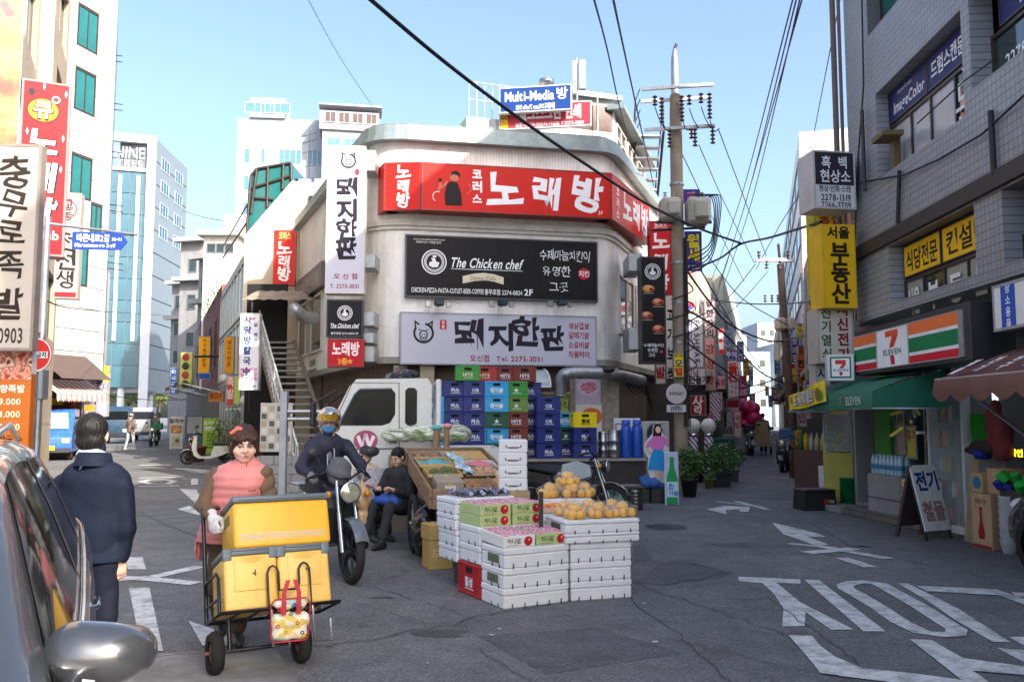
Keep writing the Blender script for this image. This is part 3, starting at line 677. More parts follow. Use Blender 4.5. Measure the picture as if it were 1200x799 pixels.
Txt().add('ELEVEN',3.1,(za+zb)/2,.13,hx('b8c8bc'),wt=.03).add('7',2.6,(za+zb)/2,.14,hx('d05a30'),wt=.03).build(ga,-.975)
yb=thing('yellow_banner','yellow promotional banner tied across the green awning','banner',R.w(-.35,0,.98),RA)
cz=[(0,za+.02),(1.9,za+.22),(2.1,za-.1),(.05,zb+.0)]
mY=Mramp('yellow_promo',['f0d020','f2d62a','e8c818','f4e060'],3)
rows=[[(cz[0][0]+(cz[1][0]-cz[0][0])*i/8+(cz[3][0]-cz[0][0])*j/4,-.03-.02*sin(i*1.3),(cz[0][1]+(cz[1][1]-cz[0][1])*i/8)*(1-j/4)+(cz[3][1]+(cz[2][1]-cz[3][1])*i/8)*j/4-.02*sin(i/8*pi))for i in range(9)]for j in range(5)]
MB().grid(rows[::-1]).build('cloth',mY,yb)
Txt().add('도시락세트',.95,(za+zb)/2+.07,.2,hx('2c52a8'),wt=.05,slant=.2,rot=.06).add('도시락세트',.95,(za+zb)/2+.07,.2,hx('f4f6fa'),wt=.0,slant=.2,rot=.06,y=.003).disc(1.65,(za+zb)/2+.12,.1,hx('8a6a2a')).disc(1.78,(za+zb)/2+.1,.08,hx('5e8c3a')).disc(.25,(za+zb)/2+.05,.06,hx('b8862a')).build(yb,-.06)
ba=thing('brown_awning','faded brown scalloped awning lettered for the hardware shop','awning',R.w(0,0,0),RA)
Rb=R.shift(1.0);u0=Rb.uv(1094,430)[0];zt=R.shift(.6).uv(1150,420)[1]+.0;zc=Rb.uv(1100,445)[1];u1=u0+4.6
m_maroon=M('awning_maroon',(.15,.065,.052),r=.85,var=.18,vs=2,bump=.2,bs=20,dirt=.3,dcol=(.3,.24,.2))
n=46;rows=[[]for _ in range(6)]
for i in range(n+1):
 u=u0+(u1-u0)*i/n;s_=abs(sin(i*pi/2.0*.5));wv=.015*sin(i*.9)
 for k,(yy,zz)in enumerate(((-.12,zt+.12),(-.4,zt+.02+wv),(-.75,zt-.14+wv),(-1.0,zc),(-1.02,zc-.12+wv),(-1.02,zc-.16-.07*s_))):rows[k].append((u,yy,zz))
b=MB();b.grid(rows);b.quad((u0,-.12,zt+.12),(u0,-1.0,zc),(u0,-.12,zc));b.build('canopy',m_maroon,ba)
MB().tube([(u0,-.1,zc+.02),(u0,-.98,zc+.0),(u1,-.98,zc)],.018,6).tube([(u0+.3,-.1,zc-.7),(u0+.3,-.95,zc-.02)],.015,6).tube([(u0+1.6,-.1,zc-.7),(u0+1.6,-.95,zc-.02)],.015,6).build('frame',m_galv,ba)
sl_=atan2(zt+.12-zc,.88)
T=Txt()
for i,(p_,q_)in enumerate((('철','물'),('전','기'),('공','구'),('잡','화'),('앵','글'),('배','관'),('수','도'))):T.add(p_,.35+i*.45,.3,.14,hx('efe6e2'),wt=.03);T.add(q_,.35+i*.45,.12,.14,hx('efe6e2'),wt=.03)
o=T.build(ba,0,loc=(u0,-1.02,zc+.05));o.rotation_euler=(-(pi/2-sl_)*.93,0,0);o.location=(u0,-1.03,zc+.03)
def s5(T,W,H):
 for i,(s_,c_)in enumerate((('장소용품','2a4aa0'),('전기재료','2a2420'),('안전용품','2a4aa0'))):
  x=-W/2+W*(.2+.3*i)
  if i==0:T.rect(x-W*.09,x+W*.09,H*.06,H*.94,hx('2f55b4'));
  T.add(s_,x,H*.5,H*.19,hx('f0f2f6' if i==0 else c_),vert=True,wt=.02,y=.002)
Rs=R.shift(.35);ss=Rq(Rs,(1163,335),(1200,326),(1166,388),(1200,384))
sign_at('shop_sign','white shop sign with blue and black vertical lettering, at the right edge',Rs.w(ss[0]+.75,ss[2]),RA,1.5,ss[3]-ss[2],'e6e6e2',(),.14,extra=s5)
block(rb,-.05,17,-.05,.2,H1+.002,H1+.5,m_grey_tile,'parapet')
sign('projecting_sign','black and white darkroom sign with two phone numbers, highest on the grey corner',(952,177,1001,245),13.4,'dfdfe2',[('현상·인화·스캔',.5,.655,.1,'3a3438',{'w':.75}),('2278-1319',.52,.8,.13,'333033',{'wt':.02,'w':.7}),('2266-3709',.52,.93,.13,'333033',{'wt':.02,'w':.7})],d=.5,rot=radians(8),case='c8c4c4',group='signs projecting from the grey building',extra=shift_extra(lambda T,W,H:(T.rect(.012,W-.012,H*.41,H-.012,hx('37313a')),T.add('흑  백',W*.5,H*.8,H*.19,hx('f2f2f4'),wt=.02,w=W*.6,y=.002),T.add('현상소',W*.52,H*.56,H*.2,hx('f2f2f4'),wt=.02,w=W*.72,y=.002))))
sign('projecting_sign','tall yellow green sign half hidden behind the orange yellow estate agent sign',(953,247,992,345),14.6,'e2d52a',[('광선',.5,.09,.13,'c02a20',{'wt':.03}),('사',.25,.4,.16,'6a6a20'),('무',.25,.62,.16,'6a6a20')],d=.3,rot=radians(6),case='c8be28',group='signs projecting from the grey building')
sign('projecting_sign','orange yellow 서울부동산 estate agent sign on the grey corner',(962,263,1001,361),13.3,'f3bf1e',[('서울',.5,.1,.13,'2e2418',{'wt':.03,'w':.68}),('부',.53,.34,.22,'2e2418',{'wt':.035}),('동',.53,.58,.22,'2e2418',{'wt':.035}),('산',.53,.83,.22,'2e2418',{'wt':.035})],d=.45,rot=radians(6),case='e8b820',group='signs projecting from the grey building')
sign('projecting_sign','beige sign with green and maroon lettering for electrical work and keys',(957,362,999,426),13.5,'d8cfc0',[('전기열쇠',.24,.45,.19,'2e5a34',{'vert':True}),('서신전기',.7,.42,.21,'8e2a26',{'vert':True,'wt':.03}),('2274-0095',.6,.93,.1,'3a3438',{'w':.7})],d=.4,rot=radians(4),case='b8b0a4',group='signs projecting from the grey building')
sign('projecting_sign','lowest beige sign on the grey corner, under the keys sign',(955,427,972,470),13.7,'cdbfae',[('사',.5,.25,.3,'1e4a80'),('열쇠',.5,.62,.16,'8e2a26')],d=.3,case='b8b0a4',group='signs projecting from the grey building')
b=MB()
for z in(R.uv(1003,210)[1],R.uv(1003,310)[1],R.uv(1003,395)[1]):b.box(-.25,.25,-.14,-.003,z-.25,z+.25,.01)
b.build('sign_bracket',m_grey_tile,rb)
b=MB();b.tube([(-.08,-.06,3.0),(-.08,-.06,13.3)],.03);b.tube([(-.2,-.12,3.2),(-.2,-.12,13.3)],.05);b.tube([(-.1,-.05,6),(-.1,-.05,13)],.03)
b.build('downpipe',M('rusty_pipe',(.17,.12,.10),r=.6,dirt=.4,dcol=(.07,.05,.05)),rb)
# centre building: cream wedge between the two streets
CA=radians(11.5);Cn=Pl(0,18.5,CA)
def bez(p,c,q,n):return[((1-t)**2*p[0]+2*(1-t)*t*c[0]+t*t*q[0],(1-t)**2*p[1]+2*(1-t)*t*c[1]+t*t*q[1])for t in[i/n for i in range(n+1)]]
def onC(px,off=0):p=Cn.shift(off).w(Cn.shift(off).uv(px,300)[0]);return(p.x,p.y)
cL,cR=onC(476),onC(702);Lc=(-3.12,18.35);Rc=(2.42,19.6)
foot=[(-6.75,26.8)]+bez(Lc,(-2.9,17.98),cL,5)+bez(cR,(2.2,18.95),Rc,5)+[(4.25,24.6),(2.5,28.5)]
def inset(poly,d):
 n=len(poly);out=[]
 for i in range(n):
  a,b_,c=Vector((*poly[i-1],0)),Vector((*poly[i],0)),Vector((*poly[(i+1)%n],0))
  e1,e2=(b_-a).normalized(),(c-b_).normalized();n1,n2=Vector((-e1 .y,e1 .x,0)),Vector((-e2 .y,e2 .x,0));m=(n1+n2);m=m.normalized()if m.length>.01 else n1
  k=d/max(.5,m.dot(n1));out.append((b_.x+m.x*k,b_.y+m.y*k))
 return out
cb=thing('corner_building','cream three storey corner building with rounded corners and metal roof edge, between the two streets','building',(0,0,0))
m_ctile=M('cream_mosaic',(.83,.81,.77),r=.6,var=.08,vs=2.2,bump=.35,bs=30,dirt=.62,dcol=(.24,.19,.15))
MB().prism(foot,2.72,7.55,'z').build('wall',m_ctile,cb)
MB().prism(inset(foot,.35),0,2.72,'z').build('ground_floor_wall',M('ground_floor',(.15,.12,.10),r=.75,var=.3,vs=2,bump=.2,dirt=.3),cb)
MB().prism(inset(foot,-.16),7.55,7.84,'z').build('roof_edge',m_cornice,cb)
MB().prism(inset(foot,-.06),7.84,7.9,'z').build('roof',M('roof_deck',(.2,.22,.2),r=.8,dirt=.3),cb)
MB().prism(inset(foot,-.22),7.50,7.56,'z').build('gutter',m_cornice,cb)
MB().prism(inset(foot,-.09),5.66,5.78,'z').prism(inset(foot,-.05),5.58,5.66,'z').build('string_course',M('moulding',(.62,.58,.52),r=.6,dirt=.35,dcol=(.2,.15,.12)),cb)
MB().prism(inset(foot,-.04),2.7,2.84,'z').build('lower_band',M('moulding_dark',(.3,.28,.25),r=.6,dirt=.4),cb)
b=MB()
for i in range(58):
 p=Cn.w(Cn.uv(478,300)[0]+i*.071)
 if p.x<2.0:b.T=Matrix.Translation(p)@Matrix.Rotation(CA,4,'Z');b.box(0,.006,-.006,.01,5.8,7.5)
b.T=None
tag(b.build('tile_joint',M('joint',(.5,.45,.4),r=.7),cb),kind='stuff')
rwA=atan2(24.6-19.6,4.25-2.42);lwA=atan2(18.35-26.8,-3.12+6.75)
fcream=M('cream_frame',(.6,.58,.54),r=.5,dirt=.2);RX=((2.42,19.6,0),rwA);LX=((-6.75,26.8,0),lwA)
PR=Pl(2.42,19.6,rwA);PLf=Pl(-6.75,26.8,lwA)
for(a,c)in((724,741),(744,752)):
 u=PR.uv(a,360)[0],PR.uv(c,360)[0]
 window(cb,max(.15,u[0]),u[1],3.5,4.9,-.05,2,1,fcream,m_glass,.06,xf=RX)
for k in range(2):window(cb,.3+k*1.6,1.5+k*1.6,6.05,7.2,-.05,2,1,fcream,m_glass,.06,xf=RX)
LU=lambda px,py=360:PLf.uv(px,py)
window(cb,LU(353)[0],LU(379)[0],LU(366,415)[1],LU(366,350)[1],-.06,[0,.3,.55,1],1,fcream,[m_glass,m_blind,m_glass],.07,xf=LX)
u0,u1=LU(352)[0],LU(384)[0];P0,P1=PLf.w(u0,0,.18),PLf.w(u1,0,.18)
panel(cb,P0,P1,LU(366,350)[1]+.06,LU(366,322)[1],M('old_sign_band',(.16,.13,.125),r=.5,var=.3,dirt=.4,dcol=(.3,.28,.26)),[('피부관리실',.5,.5,.5,'a09a94',{'w':.8})],d=.17,case='6a625c',name='sign_band')
T=Txt();u,z=LU(367,432);T.add('CAFE',u-.1,z+.18,.2,hx('4a443e'),w=.9).add('SWEET',u-.1,z-.1,.22,hx('4a443e'),w=1.3)
o=T.build(cb,-.012,rz=lwA,loc=(-6.75,26.8,0))
m_red='d3362c'
ks=thing('karaoke_sign','long orange red karaoke sign of four panels wrapped round the third floor','sign',(0,0,0))
A,B_,C_,D_,E_=(-3.18,18.75),(-2.7,17.72),onC(493,.45),onC(717.5,.45),(3.5,21.4)
kz=lambda py,p:CAMH+(487-py)/1000*p[1]*1.0
z0,z1=Cn.shift(.45).uv(600,251)[1],Cn.shift(.45).uv(600,196)[1]
m_kred=M('red_vinyl','#cc2018',r=.45,spec=.25,var=.08,vs=1.5,dirt=.12,dcol=(.4,.1,.06))
tw='f3f0f2'
panel(ks,A,B_,z0,z1,m_kred,[('노래방',.5,.5,.2,tw,{'vert':True,'wt':.04,'brush':1,'w':.2})],d=.35,case='a02820')
panel(ks,B_,(C_[0]-.01,C_[1]),z0,z1,m_kred,[('노',.52,.2,.26,tw,{'wt':.04,'brush':1}),('래',.52,.5,.26,tw,{'wt':.04,'brush':1}),('방',.52,.8,.26,tw,{'wt':.04,'brush':1})],d=.35,case='a02820')
def singer(T,W,H):
 k=hx('1c1416');s_=hx('c8745a');x=W*.155
 T.shape([(x-.14,.12),(x+.22,.12),(x+.2,.4),(x+.12,.62),(x+.02,.66),(x-.1,.6),(x-.16,.38)],k)
 T.disc(x+.05,.74,.1,s_);T.shape([(x-.04,.74),(x+.0,.86),(x+.1,.88),(x+.17,.82),(x+.17,.7),(x+.12,.78),(x+.02,.8)],k,.001)
 T.shape([(x-.1,.58),(x-.3,.42),(x-.27,.6),(x-.22,.62),(x-.22,.52),(x-.1,.66)],s_,.001);T.disc(x-.25,.66,.04,k,.002)
 T.ring(x+.3,.5,.1,.115,s_,.001,a0=-1.3,a1=1.3);T.ring(x-.3,.3,.1,.115,hx('f0e0e0'),.001,a0=1.2,a1=4.2)
 for i,c in enumerate('코러스'):T.add(c,W*.285,H*(.8-.26*i),H*.2,hx(tw),wt=.03,brush=.6)
 for i,c in enumerate('노래방'):T.add(c,W*(.43+.22*i),H*.5,H*.66,hx(tw),wt=.04,brush=1)
 T.add('3F',W*.94,H*.12,H*.1,hx('f2c8c4'))
panel(ks,C_,(D_[0]-.01,D_[1]),z0,z1+.0,m_kred,d=.42,extra=singer,case='a02820')
panel(ks,D_,E_,z0,z1,m_kred,[('코',.14,.3,.2,tw),('러',.14,.55,.2,tw),('스',.14,.8,.2,tw),('노',.38,.5,.6,tw,{'wt':.04,'brush':1}),('래',.62,.5,.6,tw,{'wt':.04,'brush':1}),('방',.85,.5,.6,tw,{'wt':.04,'brush':1})],d=.42,case='a02820')
def bird(T,x,z,r,c1='e8e8e8',bgc='17161a'):
 T.ring(x,z,r*.9,r,hx(c1));T.ring(x,z,r*.6,r*.82,hx('b8b8bc'));T.disc(x,z,r*.56,hx(bgc),.001)
 T.shape([(x-r*.4,z-r*.3),(x-r*.1,z-r*.46),(x+r*.3,z-r*.4),(x+r*.42,z-r*.05),(x+r*.15,z+r*.05),(x+r*.05,z+r*.34),(x-r*.25,z+r*.3),(x-r*.12,z+r*.05),(x-r*.38,z-r*.02)],hx(c1),.002)
 T.shape([(x-r*.1,z+r*.36),(x+r*.15,z+r*.36),(x+r*.2,z+r*.52),(x-r*.15,z+r*.52)],hx(c1),.002)
def chick(T,W,H):
 bird(T,-W*.355,H*.57,H*.2);T.add('The Chicken chef',-W*.085,H*.58,H*.19,hx('eeeeee'),slant=.25,wt=.01,w=W*.37);T.rect(-W*.27,W*.1,H*.465,H*.475,hx('e0e0e0'))
 T.shape([(-W*.21,H*.36),(-W*.15,H*.405),(-W*.1,H*.42),(-W*.05,H*.405),(0,H*.36),(0,H*.24),(-W*.05,H*.285),(-W*.1,H*.3),(-W*.15,H*.285),(-W*.21,H*.24)],hx('d8cdb4'));T.add('Dining Cafe',-W*.105,H*.335,H*.08,hx('6a5a40'),slant=.2,wt=0,y=.002,w=W*.13)
 T.add('CHICKEN-PIZZA-PASTA-CUTLET-BEER-COFFEE',-W*.285,H*.12,H*.09,hx('e4e4e4'),wt=.03,w=W*.365);T.add('충무로점 2274-0824',0,H*.115,H*.085,hx('e4e4e4'),w=W*.195);T.add('2F',W*.13,H*.13,H*.12,hx('f4f4f4'),wt=.035)
 for i,(s_,x)in enumerate((('수제마늘치킨이',.325),('유명한',.28),('그곳',.29))):T.add(s_,W*x,H*(.75-i*.26),H*.15,hx('e6e6e6'),wt=0,brush=1.2,w=W*(.27,.15,.1)[i])
 T.disc(W*.425,H*.46,H*.1,hx('c8243c'),n=7);T.add('치킨',W*.425,H*.46,H*.09,hx('f0e0e0'),y=.002);T.add('www.thechickenchef.co.kr',-W*.38,H*.93,H*.035,hx('c8c8c8')).add('프랜차이즈 가맹점 문의',-W*.385,H*.88,H*.035,hx('c8c8c8'))
sign('restaurant_sign','wide black chicken restaurant sign on the second floor of the cream corner building',(475,279,700,351),18.35,'17161a',d=.22,rot=CA,case='4a4a4e',extra=chick)
def pig(T,x,z,r,c='2a2430',y=0):
 T.ring(x,z,r*.78,r,hx(c),y,a0=2.5,a1=2.5+5.2);T.ring(x,z-r*.12,r*.3,r*.42,hx(c),y,rz if False else 24);T.disc(x-r*.12,z-r*.14,r*.07,hx(c),y);T.disc(x+r*.12,z-r*.14,r*.07,hx(c),y)
 for s_ in(-1,1):T.shape([(x+s_*r*.85,z+r*.45),(x+s_*r*.9,z+r*1.25),(x+s_*r*.35,z+r*.85),(x+s_*r*.5,z+r*.75),(x+s_*r*.75,z+r*.95),(x+s_*r*.7,z+r*.5)],hx(c),y);T.ring(x+s_*r*.38,z+r*.22,r*.1,r*.17,hx(c),y,a0=.2,a1=2.9)
 T.ring(x,z-r*.3,r*.36,r*.45,hx(c),y,a0=3.5,a1=5.9)
def pork(T,W,H):
 pig(T,-W*.385,H*.6,H*.2);T.rect(-W*.305,-W*.272,H*.68,H*.86,hx('b8283a'));T.add('명품',-W*.289,H*.77,H*.06,hx('f0d8d8'),vert=True,y=.002)
 for i,(c,x,z,h)in enumerate((('돼',-.16,.6,.5),('지',-.0,.55,.44),('한',.125,.66,.5),('판',.265,.54,.42))):T.add(c,W*x,H*z,H*h,hx('241e2c'),wt=.04,brush=1.3,w=H*h*1.15)
 T.add('오신점   Tel. 2275-3031',W*.03,H*.13,H*.12,hx('8e2438'),wt=.01,brush=.5,w=W*.37)
 for i,s_ in enumerate(('생삼겹살','갈매기살','소갈비살','차돌박이')):T.add(s_,W*.405,H*(.8-i*.19),H*.12,hx('a02440'),wt=.01,brush=.7,w=W*.11)
m_grys=M('sign_lilac','#b9bac8',r=.45,var=.05,vs=1.2,dirt=.22,dcol=(.4,.38,.4))
sign('pork_sign','wide pale grey pork restaurant sign with brush lettering below the black restaurant sign',(469,368,699,428),18.25,m_grys,d=.28,rot=CA,case='9c9ca6',extra=pork)
for i,px in enumerate((514,588,657)):
 c=Cn.shift(.3).w(*Cn.shift(.3).uv(px,359));t=thing('floodlight',('first','second','third')[i]+' black floodlight from the left on the ledge between the two wide signs','lamp',c,CA,'floodlights between the signs')
 MB().box(-.1,.1,-.2,.0,.0,.13,.02).build('housing',m_black,t);MB().box(-.08,.08,-.215,-.203,.015,.115).build('lens',m_glass,t);MB().tube([(0,.25,.02),(0,.0,.0),(0,-.05,.04)],.02,6).box(-.28,-.16,-.02,.05,-.02,.12,.01).box(.16,.26,-.02,.05,-.02,.1,.01).build('bracket',m_steel,t)
def pork_v(T,W,H):
 pig(T,W*.05,H*.895,W*.2);T.disc(W*.28,H*.82,W*.06,hx('b03048'),rz=1.5);
 for i,(c,z)in enumerate((('돼',.71),('지',.56),('한',.425),('판',.3))):T.add(c,W*.02,H*z,H*.125,hx('241e2c'),wt=.03,brush=1.2,w=W*.55)
 T.add('오 신 점',W*.02,H*.115,H*.035,hx('a02440'),w=W*.6).add('T. 2275-3031',0,H*.05,H*.033,hx('8e2438'),slant=.1,w=W*.74)
m_lil=M('sign_lilac2','#c2c2d2',r=.4,var=.05,dirt=.15,dcol=(.45,.43,.46))
sign('vertical_pork_sign','tall pale lilac vertical pork restaurant sign with pig face, left corner of the cream building',(384,171,429,344),17.3,m_lil,d=.35,rot=radians(4),case='cfc8c0',extra=pork_v,group='signs hanging off the left corner')
def chick_s(T,W,H):
 bird(T,0,H*.64,H*.2);T.add('The Chicken chef',0,H*.31,H*.13,hx('f0f0f0'),slant=.2,w=W*.78);T.rect(-W*.38,W*.38,H*.235,H*.245,hx('d8d8d8'));T.add('충무로점 2274-0824 2F',0,H*.1,H*.06,hx('e0e0e0'),w=W*.75)
sign('small_chicken_sign','small square black chicken restaurant sign under the tall lilac pork sign',(383,351,426,395),17.3,'15151a',d=.3,rot=radians(4),case='2c2c30',extra=chick_s,group='signs hanging off the left corner')
sign('small_karaoke_sign','small red 노래방 karaoke sign, lowest on the left corner of the cream building',(384,397,427,430),17.3,'b81c26',[('노래방',.5,.36,.44,'f4dce0',{'wt':.04,'w':.86}),('3층',.42,.8,.22,'f0a040',{'wt':.03}),('★',.62,.8,.2,'f0a040')],d=.3,rot=radians(4),case='8a2024',group='signs hanging off the left corner')
b=MB()
for(px,py,h)in((433,192,.45),(433,308,.3),(432,375,.3),(431,397,.22),(432,416,.32)):c=at(px,py,17.75);b.box(c.x-.13,c.x+.16,17.5,18.1,c.z-h/2,c.z+h/2,.01)
b.build('sign_bracket',m_galv,cb)
def menu(T,W,H):
 bird(T,0,H*.86,W*.32,bgc='201c1e')
 for i,(x,c)in enumerate(((-.18,'d08a40'),(.2,'b85040'),(-.25,'a84a3c'),(.2,'b4503c'))):
  z=H*(.7-i*.125);T.disc(W*x,z,W*.25,hx(c),n=9,rz=.6);T.disc(W*x-.02,z+.03,W*.15,hx('d8a078'),.001,n=7,rz=.6);T.disc(W*x+.06,z-.02,W*.1,hx('7e2e22'),.001,n=6,rz=.7);T.rect(W*x-.12,W*x+.12,z-W*.2,z-W*.18,hx('c0b8b4'))
 for i,s_ in enumerate(('수제마늘치킨','유명한','그곳')):T.add(s_,-W*.04*i,H*(.17-i*.045),H*.03,hx('e0dcdc'),brush=1)
 T.disc(W*.3,H*.11,W*.07,hx('c8384c'),n=8)
sign('menu_sign','tall black menu sign with four dishes, right corner of the cream building',(750,301,779,426),18.6,'1e1b1d',d=.28,rot=radians(5),case='3c3638',extra=menu)
sign('vertical_karaoke_sign','tall red vertical karaoke sign behind the black menu sign',(761,259,787,345),20.6,'c4222a',[('코러스',.5,.07,.07,'f4e0e0',{'w':.6}),('노',.5,.28,.2,'f8f0f0',{'wt':.04,'brush':1}),('래',.5,.55,.2,'f8f0f0',{'wt':.04,'brush':1}),('방',.5,.84,.2,'f8f0f0',{'wt':.04,'brush':1})],d=.28,rot=radians(4),case='a02028')
b=MB()
for(px,py,h)in((744,310,.4),(744,398,.5)):c=at(px,py,19.2);b.box(c.x-.18,c.x+.12,18.9,19.9,c.z-h/2,c.z+h/2,.01)
b.build('sign_bracket',m_galv,cb)
ph=thing('rooftop_room','corrugated rooftop room with railing, behind the roof edge of the cream building','building',(0,0,0))
m_corr=M('corrugated_white',(.6,.6,.6),r=.5,dirt=.35,vs=2);m_rglass=M('brown_glass',(.1,.06,.05),r=.15)
pc=at(575,150,20.5);pe=at(722,150,21.6);pz0=7.9;pz1=at(700,110,21.4).z
A,B_=Vector((pc.x,pc.y,0)),Vector((pe.x,pe.y,0));L_=(B_-A).length;aa=atan2(B_.y-A.y,B_.x-A.x)
b=MB();n=int(L_/.14)
rows=[[(L_*i/(2*n),.02*(i%2),z)for i in range(2*n+1)]for z in(pz0,pz0+1.0)];b.grid(rows,sm=False);b.box(-.6,L_,.05,4.5,pz0,pz0+1.0);b.box(L_-1.3,L_,.06,4.5,pz0+1.0,pz1-.12);b.build('wall',m_corr,ph,(A.x,A.y,0),aa)
xfm=((A.x,A.y,0),aa)
MB().box(L_-1.25,L_-.1,.02,.05,pz0+.75,pz1-.3).build('brown_window',m_rglass,ph,(A.x,A.y,0),aa)
MB().box(L_-1.5,L_+.15,-.1,4.6,pz1-.12,pz1).tube([(L_-1.6,-.15,pz1-.15),(L_-.6,-.15,pz1-.15),(L_-.6,-.15,pz0)],.03).build('roof',m_cornice,ph,(A.x,A.y,0),aa)
e0,e1=Vector((pe.x,pe.y,0)),at(758,190,26.5);e1=Vector((e1 .x,e1 .y,0));sa=atan2(e1 .y-e0 .y,e1 .x-e0 .x);SL=(e1-e0).length
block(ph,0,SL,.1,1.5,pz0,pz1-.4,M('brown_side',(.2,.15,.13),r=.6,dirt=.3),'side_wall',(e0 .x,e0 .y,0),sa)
for k in range(3):window(ph,SL*(.05+.32*k),SL*(.05+.32*k)+SL*.27,pz0+.6,pz1-.6,.02,2,2,fcream,m_rglass,.05,xf=((e0 .x,e0 .y,0),sa))
MB().box(-.2,SL+.3,-.25,.2,pz1-.4,pz1-.28).build('side_eave',m_cornice,ph,(e0 .x,e0 .y,0),sa)
b=MB();zr=pz0+1.0;LL=L_-1.9
for i in range(11):b.tube([(-.5+(LL+.5)*i/10,.2,zr),(-.5+(LL+.5)*i/10,.2,zr+.95)],.012,5)
for z in(.5,.95):b.tube([(-.5,.2,zr+z),(LL,.2,zr+z)],.014,5)
b.build('railing',m_galv,ph,(A.x,A.y,0),aa)
b=MB()
for i in range(8):b.tube([(-1.9+i*.25,.6,pz0),(-1.9+i*.25,.6,pz0+.75)],.012,5)
b.tube([(-1.9,.6,pz0+.75),(-.1,.6,pz0+.75)],.014,5);b.build('railing',m_galv,ph,(A.x,A.y,0),aa)
MB().lathe([(.12,zr),(.12,zr+1.3),(.2,zr+1.32),(.2,zr+1.42),(.13,zr+1.44)],14,(LL+.2,.6,0)).build('chimney_pipe',m_steel,ph,(A.x,A.y,0),aa)
MB().box(-.22,.22,-.3,.2,-.1,.22,.03).build('green_box',M('bright_green',(.15,.6,.15)),ph,(pc.x-.9,pc.y,pz0+.5))
sign('rooftop_sign','dark blue Multi-Media rooftop sign with white lettering above the red one',(585,101,670,131),20.1,'1d3f86',[('Multi-Media',.42,.36,.45,'f0f2f6',{'wt':.038,'w':.68}),('방',.87,.34,.42,'f0f2f6',{'wt':.02}),('SOHO office.PC game.DVD.휴게음식점',.5,.8,.22,'e0e4f0',{'w':.9})],d=.12,rot=radians(-9),case='c4c8cc')
sign('rooftop_sign','red and white screen printing rooftop sign under the blue one',(585,121,693,150),20.3,'c23a48',[('주야',.065,.5,.4,'30241c',{'w':.09}),('실크스크린 인쇄',.55,.4,.5,'f6eef0',{'wt':.03,'w':.76}),('명함·스티커·전단지·기념품 T.2275-0809',.55,.85,.16,'f0d8dc',{'w':.74})],d=.12,rot=radians(-9),case='c4c8cc',extra=lambda T,W,H:T.rect(-W*.48,-W*.4,H*.06,H*.94,hx('e8b020'),-.001))
an=thing('panel_antenna','two pale panel antennas on a mast above the rooftop room','antenna',at(677,100,20.8))
MB().tube([(-.02,0,-.7),(-.02,0,.7)],.025).build('mast',m_galv,an);MB().box(-.14,-.04,-.1,.0,-.25,.6,.02).build('antenna_panel',m_white,an);MB().box(.02,.2,-.12,.02,-.15,.62,.02).build('antenna_panel',m_galv,an)
fs=thing('fire_stair','open steel fire stair climbing behind the right wall of the cream building','stair',at(757,200,25.5))
fs.location.z=0
b=MB();zA,zB=7.0,9.6
for i in range(12):b.box(-.55+.02*i,.2+.02*i,.3*i-1.6,.3*i-1.32,zA+(zB-zA)*(11-i)/11,zA+(zB-zA)*(11-i)/11+.04)
b.build('tread',m_galv,fs)
b=MB()
for s_ in(-.55,.25):b.tube([(s_,-1.7,zB+.1),(s_+.25,2.0,zA)],.04,6);b.tube([(s_,-1.7,zB+1.0),(s_+.25,2.0,zA+.9)],.02,5)
for s_ in(-.55,.25):
 for k in range(6):b.tube([(s_+.05*k,-1.7+.74*k,zB+.1-(zB-zA)*k/5),(s_+.05*k,-1.7+.74*k,zB+1.0-(zB-zA)*k/5)],.015,5)
for k in range(4):b.tube([(-.55,-1.7,zB+.1+.3*k),(-.55,-2.6,zB+.1+.3*k)],.015,5)
b.build('stair_frame',m_dkmetal,fs)
ac0=at(748,215,23)
def aircon(label,loc,rz=0,s=1.0,group='air conditioner units',dbl=False):
 t=thing('air_conditioner',label,'air conditioner',loc,rz,group);m=M('ac_beige',(.52,.5,.45),r=.5,dirt=.3)
 W,H=.8*s,(.62 if not dbl else 1.2)*s;MB().box(-W/2,W/2,0,.32*s,0,H,.015).build('casing',m,t)
 for k in range(2 if dbl else 1):
  zc_=H*((.5,)if not dbl else(.27,.74))[k];MB().lathe([(.25*s,0),(.25*s,.03),(.22*s,.03),(.22*s,.005),(0,.005)],20,(-.08*s,-.002,zc_),(0,-1,0)).build('fan_guard',M('ac_dark',(.07,.07,.07),r=.6),t)
  b=MB()
  for q in range(9):b.box(-.3*s,.14*s,-.035*s,-.03*s,zc_-.22*s+q*.055*s,zc_-.22*s+q*.055*s+.008)
  b.build('grille',m_galv,t)
 return t
aircon('beige air conditioner high on the right wall of the cream corner building',(3.35,21.4,6.0),rwA,.8)
# ground floor front: pillars, posters, duct, awning, notice boards
m_tan=M('tan_tile',(.36,.29,.21),r=.6,var=.15,dirt=.3,bump=.2,brick=(.3,.3,.006,(.2,.16,.12),0));m_tan2=M('stucco',(.33,.29,.235),r=.85,var=.35,vs=9,bump=.6,bs=40,dirt=.3)
G=Cn.shift(-.3)
def gf(px0,px1,z0,z1,mat,name,off=-.3,d=.25,c=0):
 q=Cn.shift(off);u0,u1=q.uv(px0,460)[0],q.uv(px1,460)[0];o=q.w(u0)
 return MB().box(0,u1-u0,0,d,z0,z1,c).build(name,mat,cb,(o.x,o.y,0),CA)
gf(492,509,0,2.7,m_tan,'pillar',.05,.3);gf(668,674,0,2.68,m_tan2,'pillar',-.02,.3);gf(704,725,0,2.66,m_tan2,'pillar',0.02,.35);gf(461,477,0,2.66,m_tan2,'pillar',.0,.3)
gf(476,492,.8,2.3,M('poster_pale',(.5,.45,.46),var=.5,vs=6),'poster',-.25,.03)
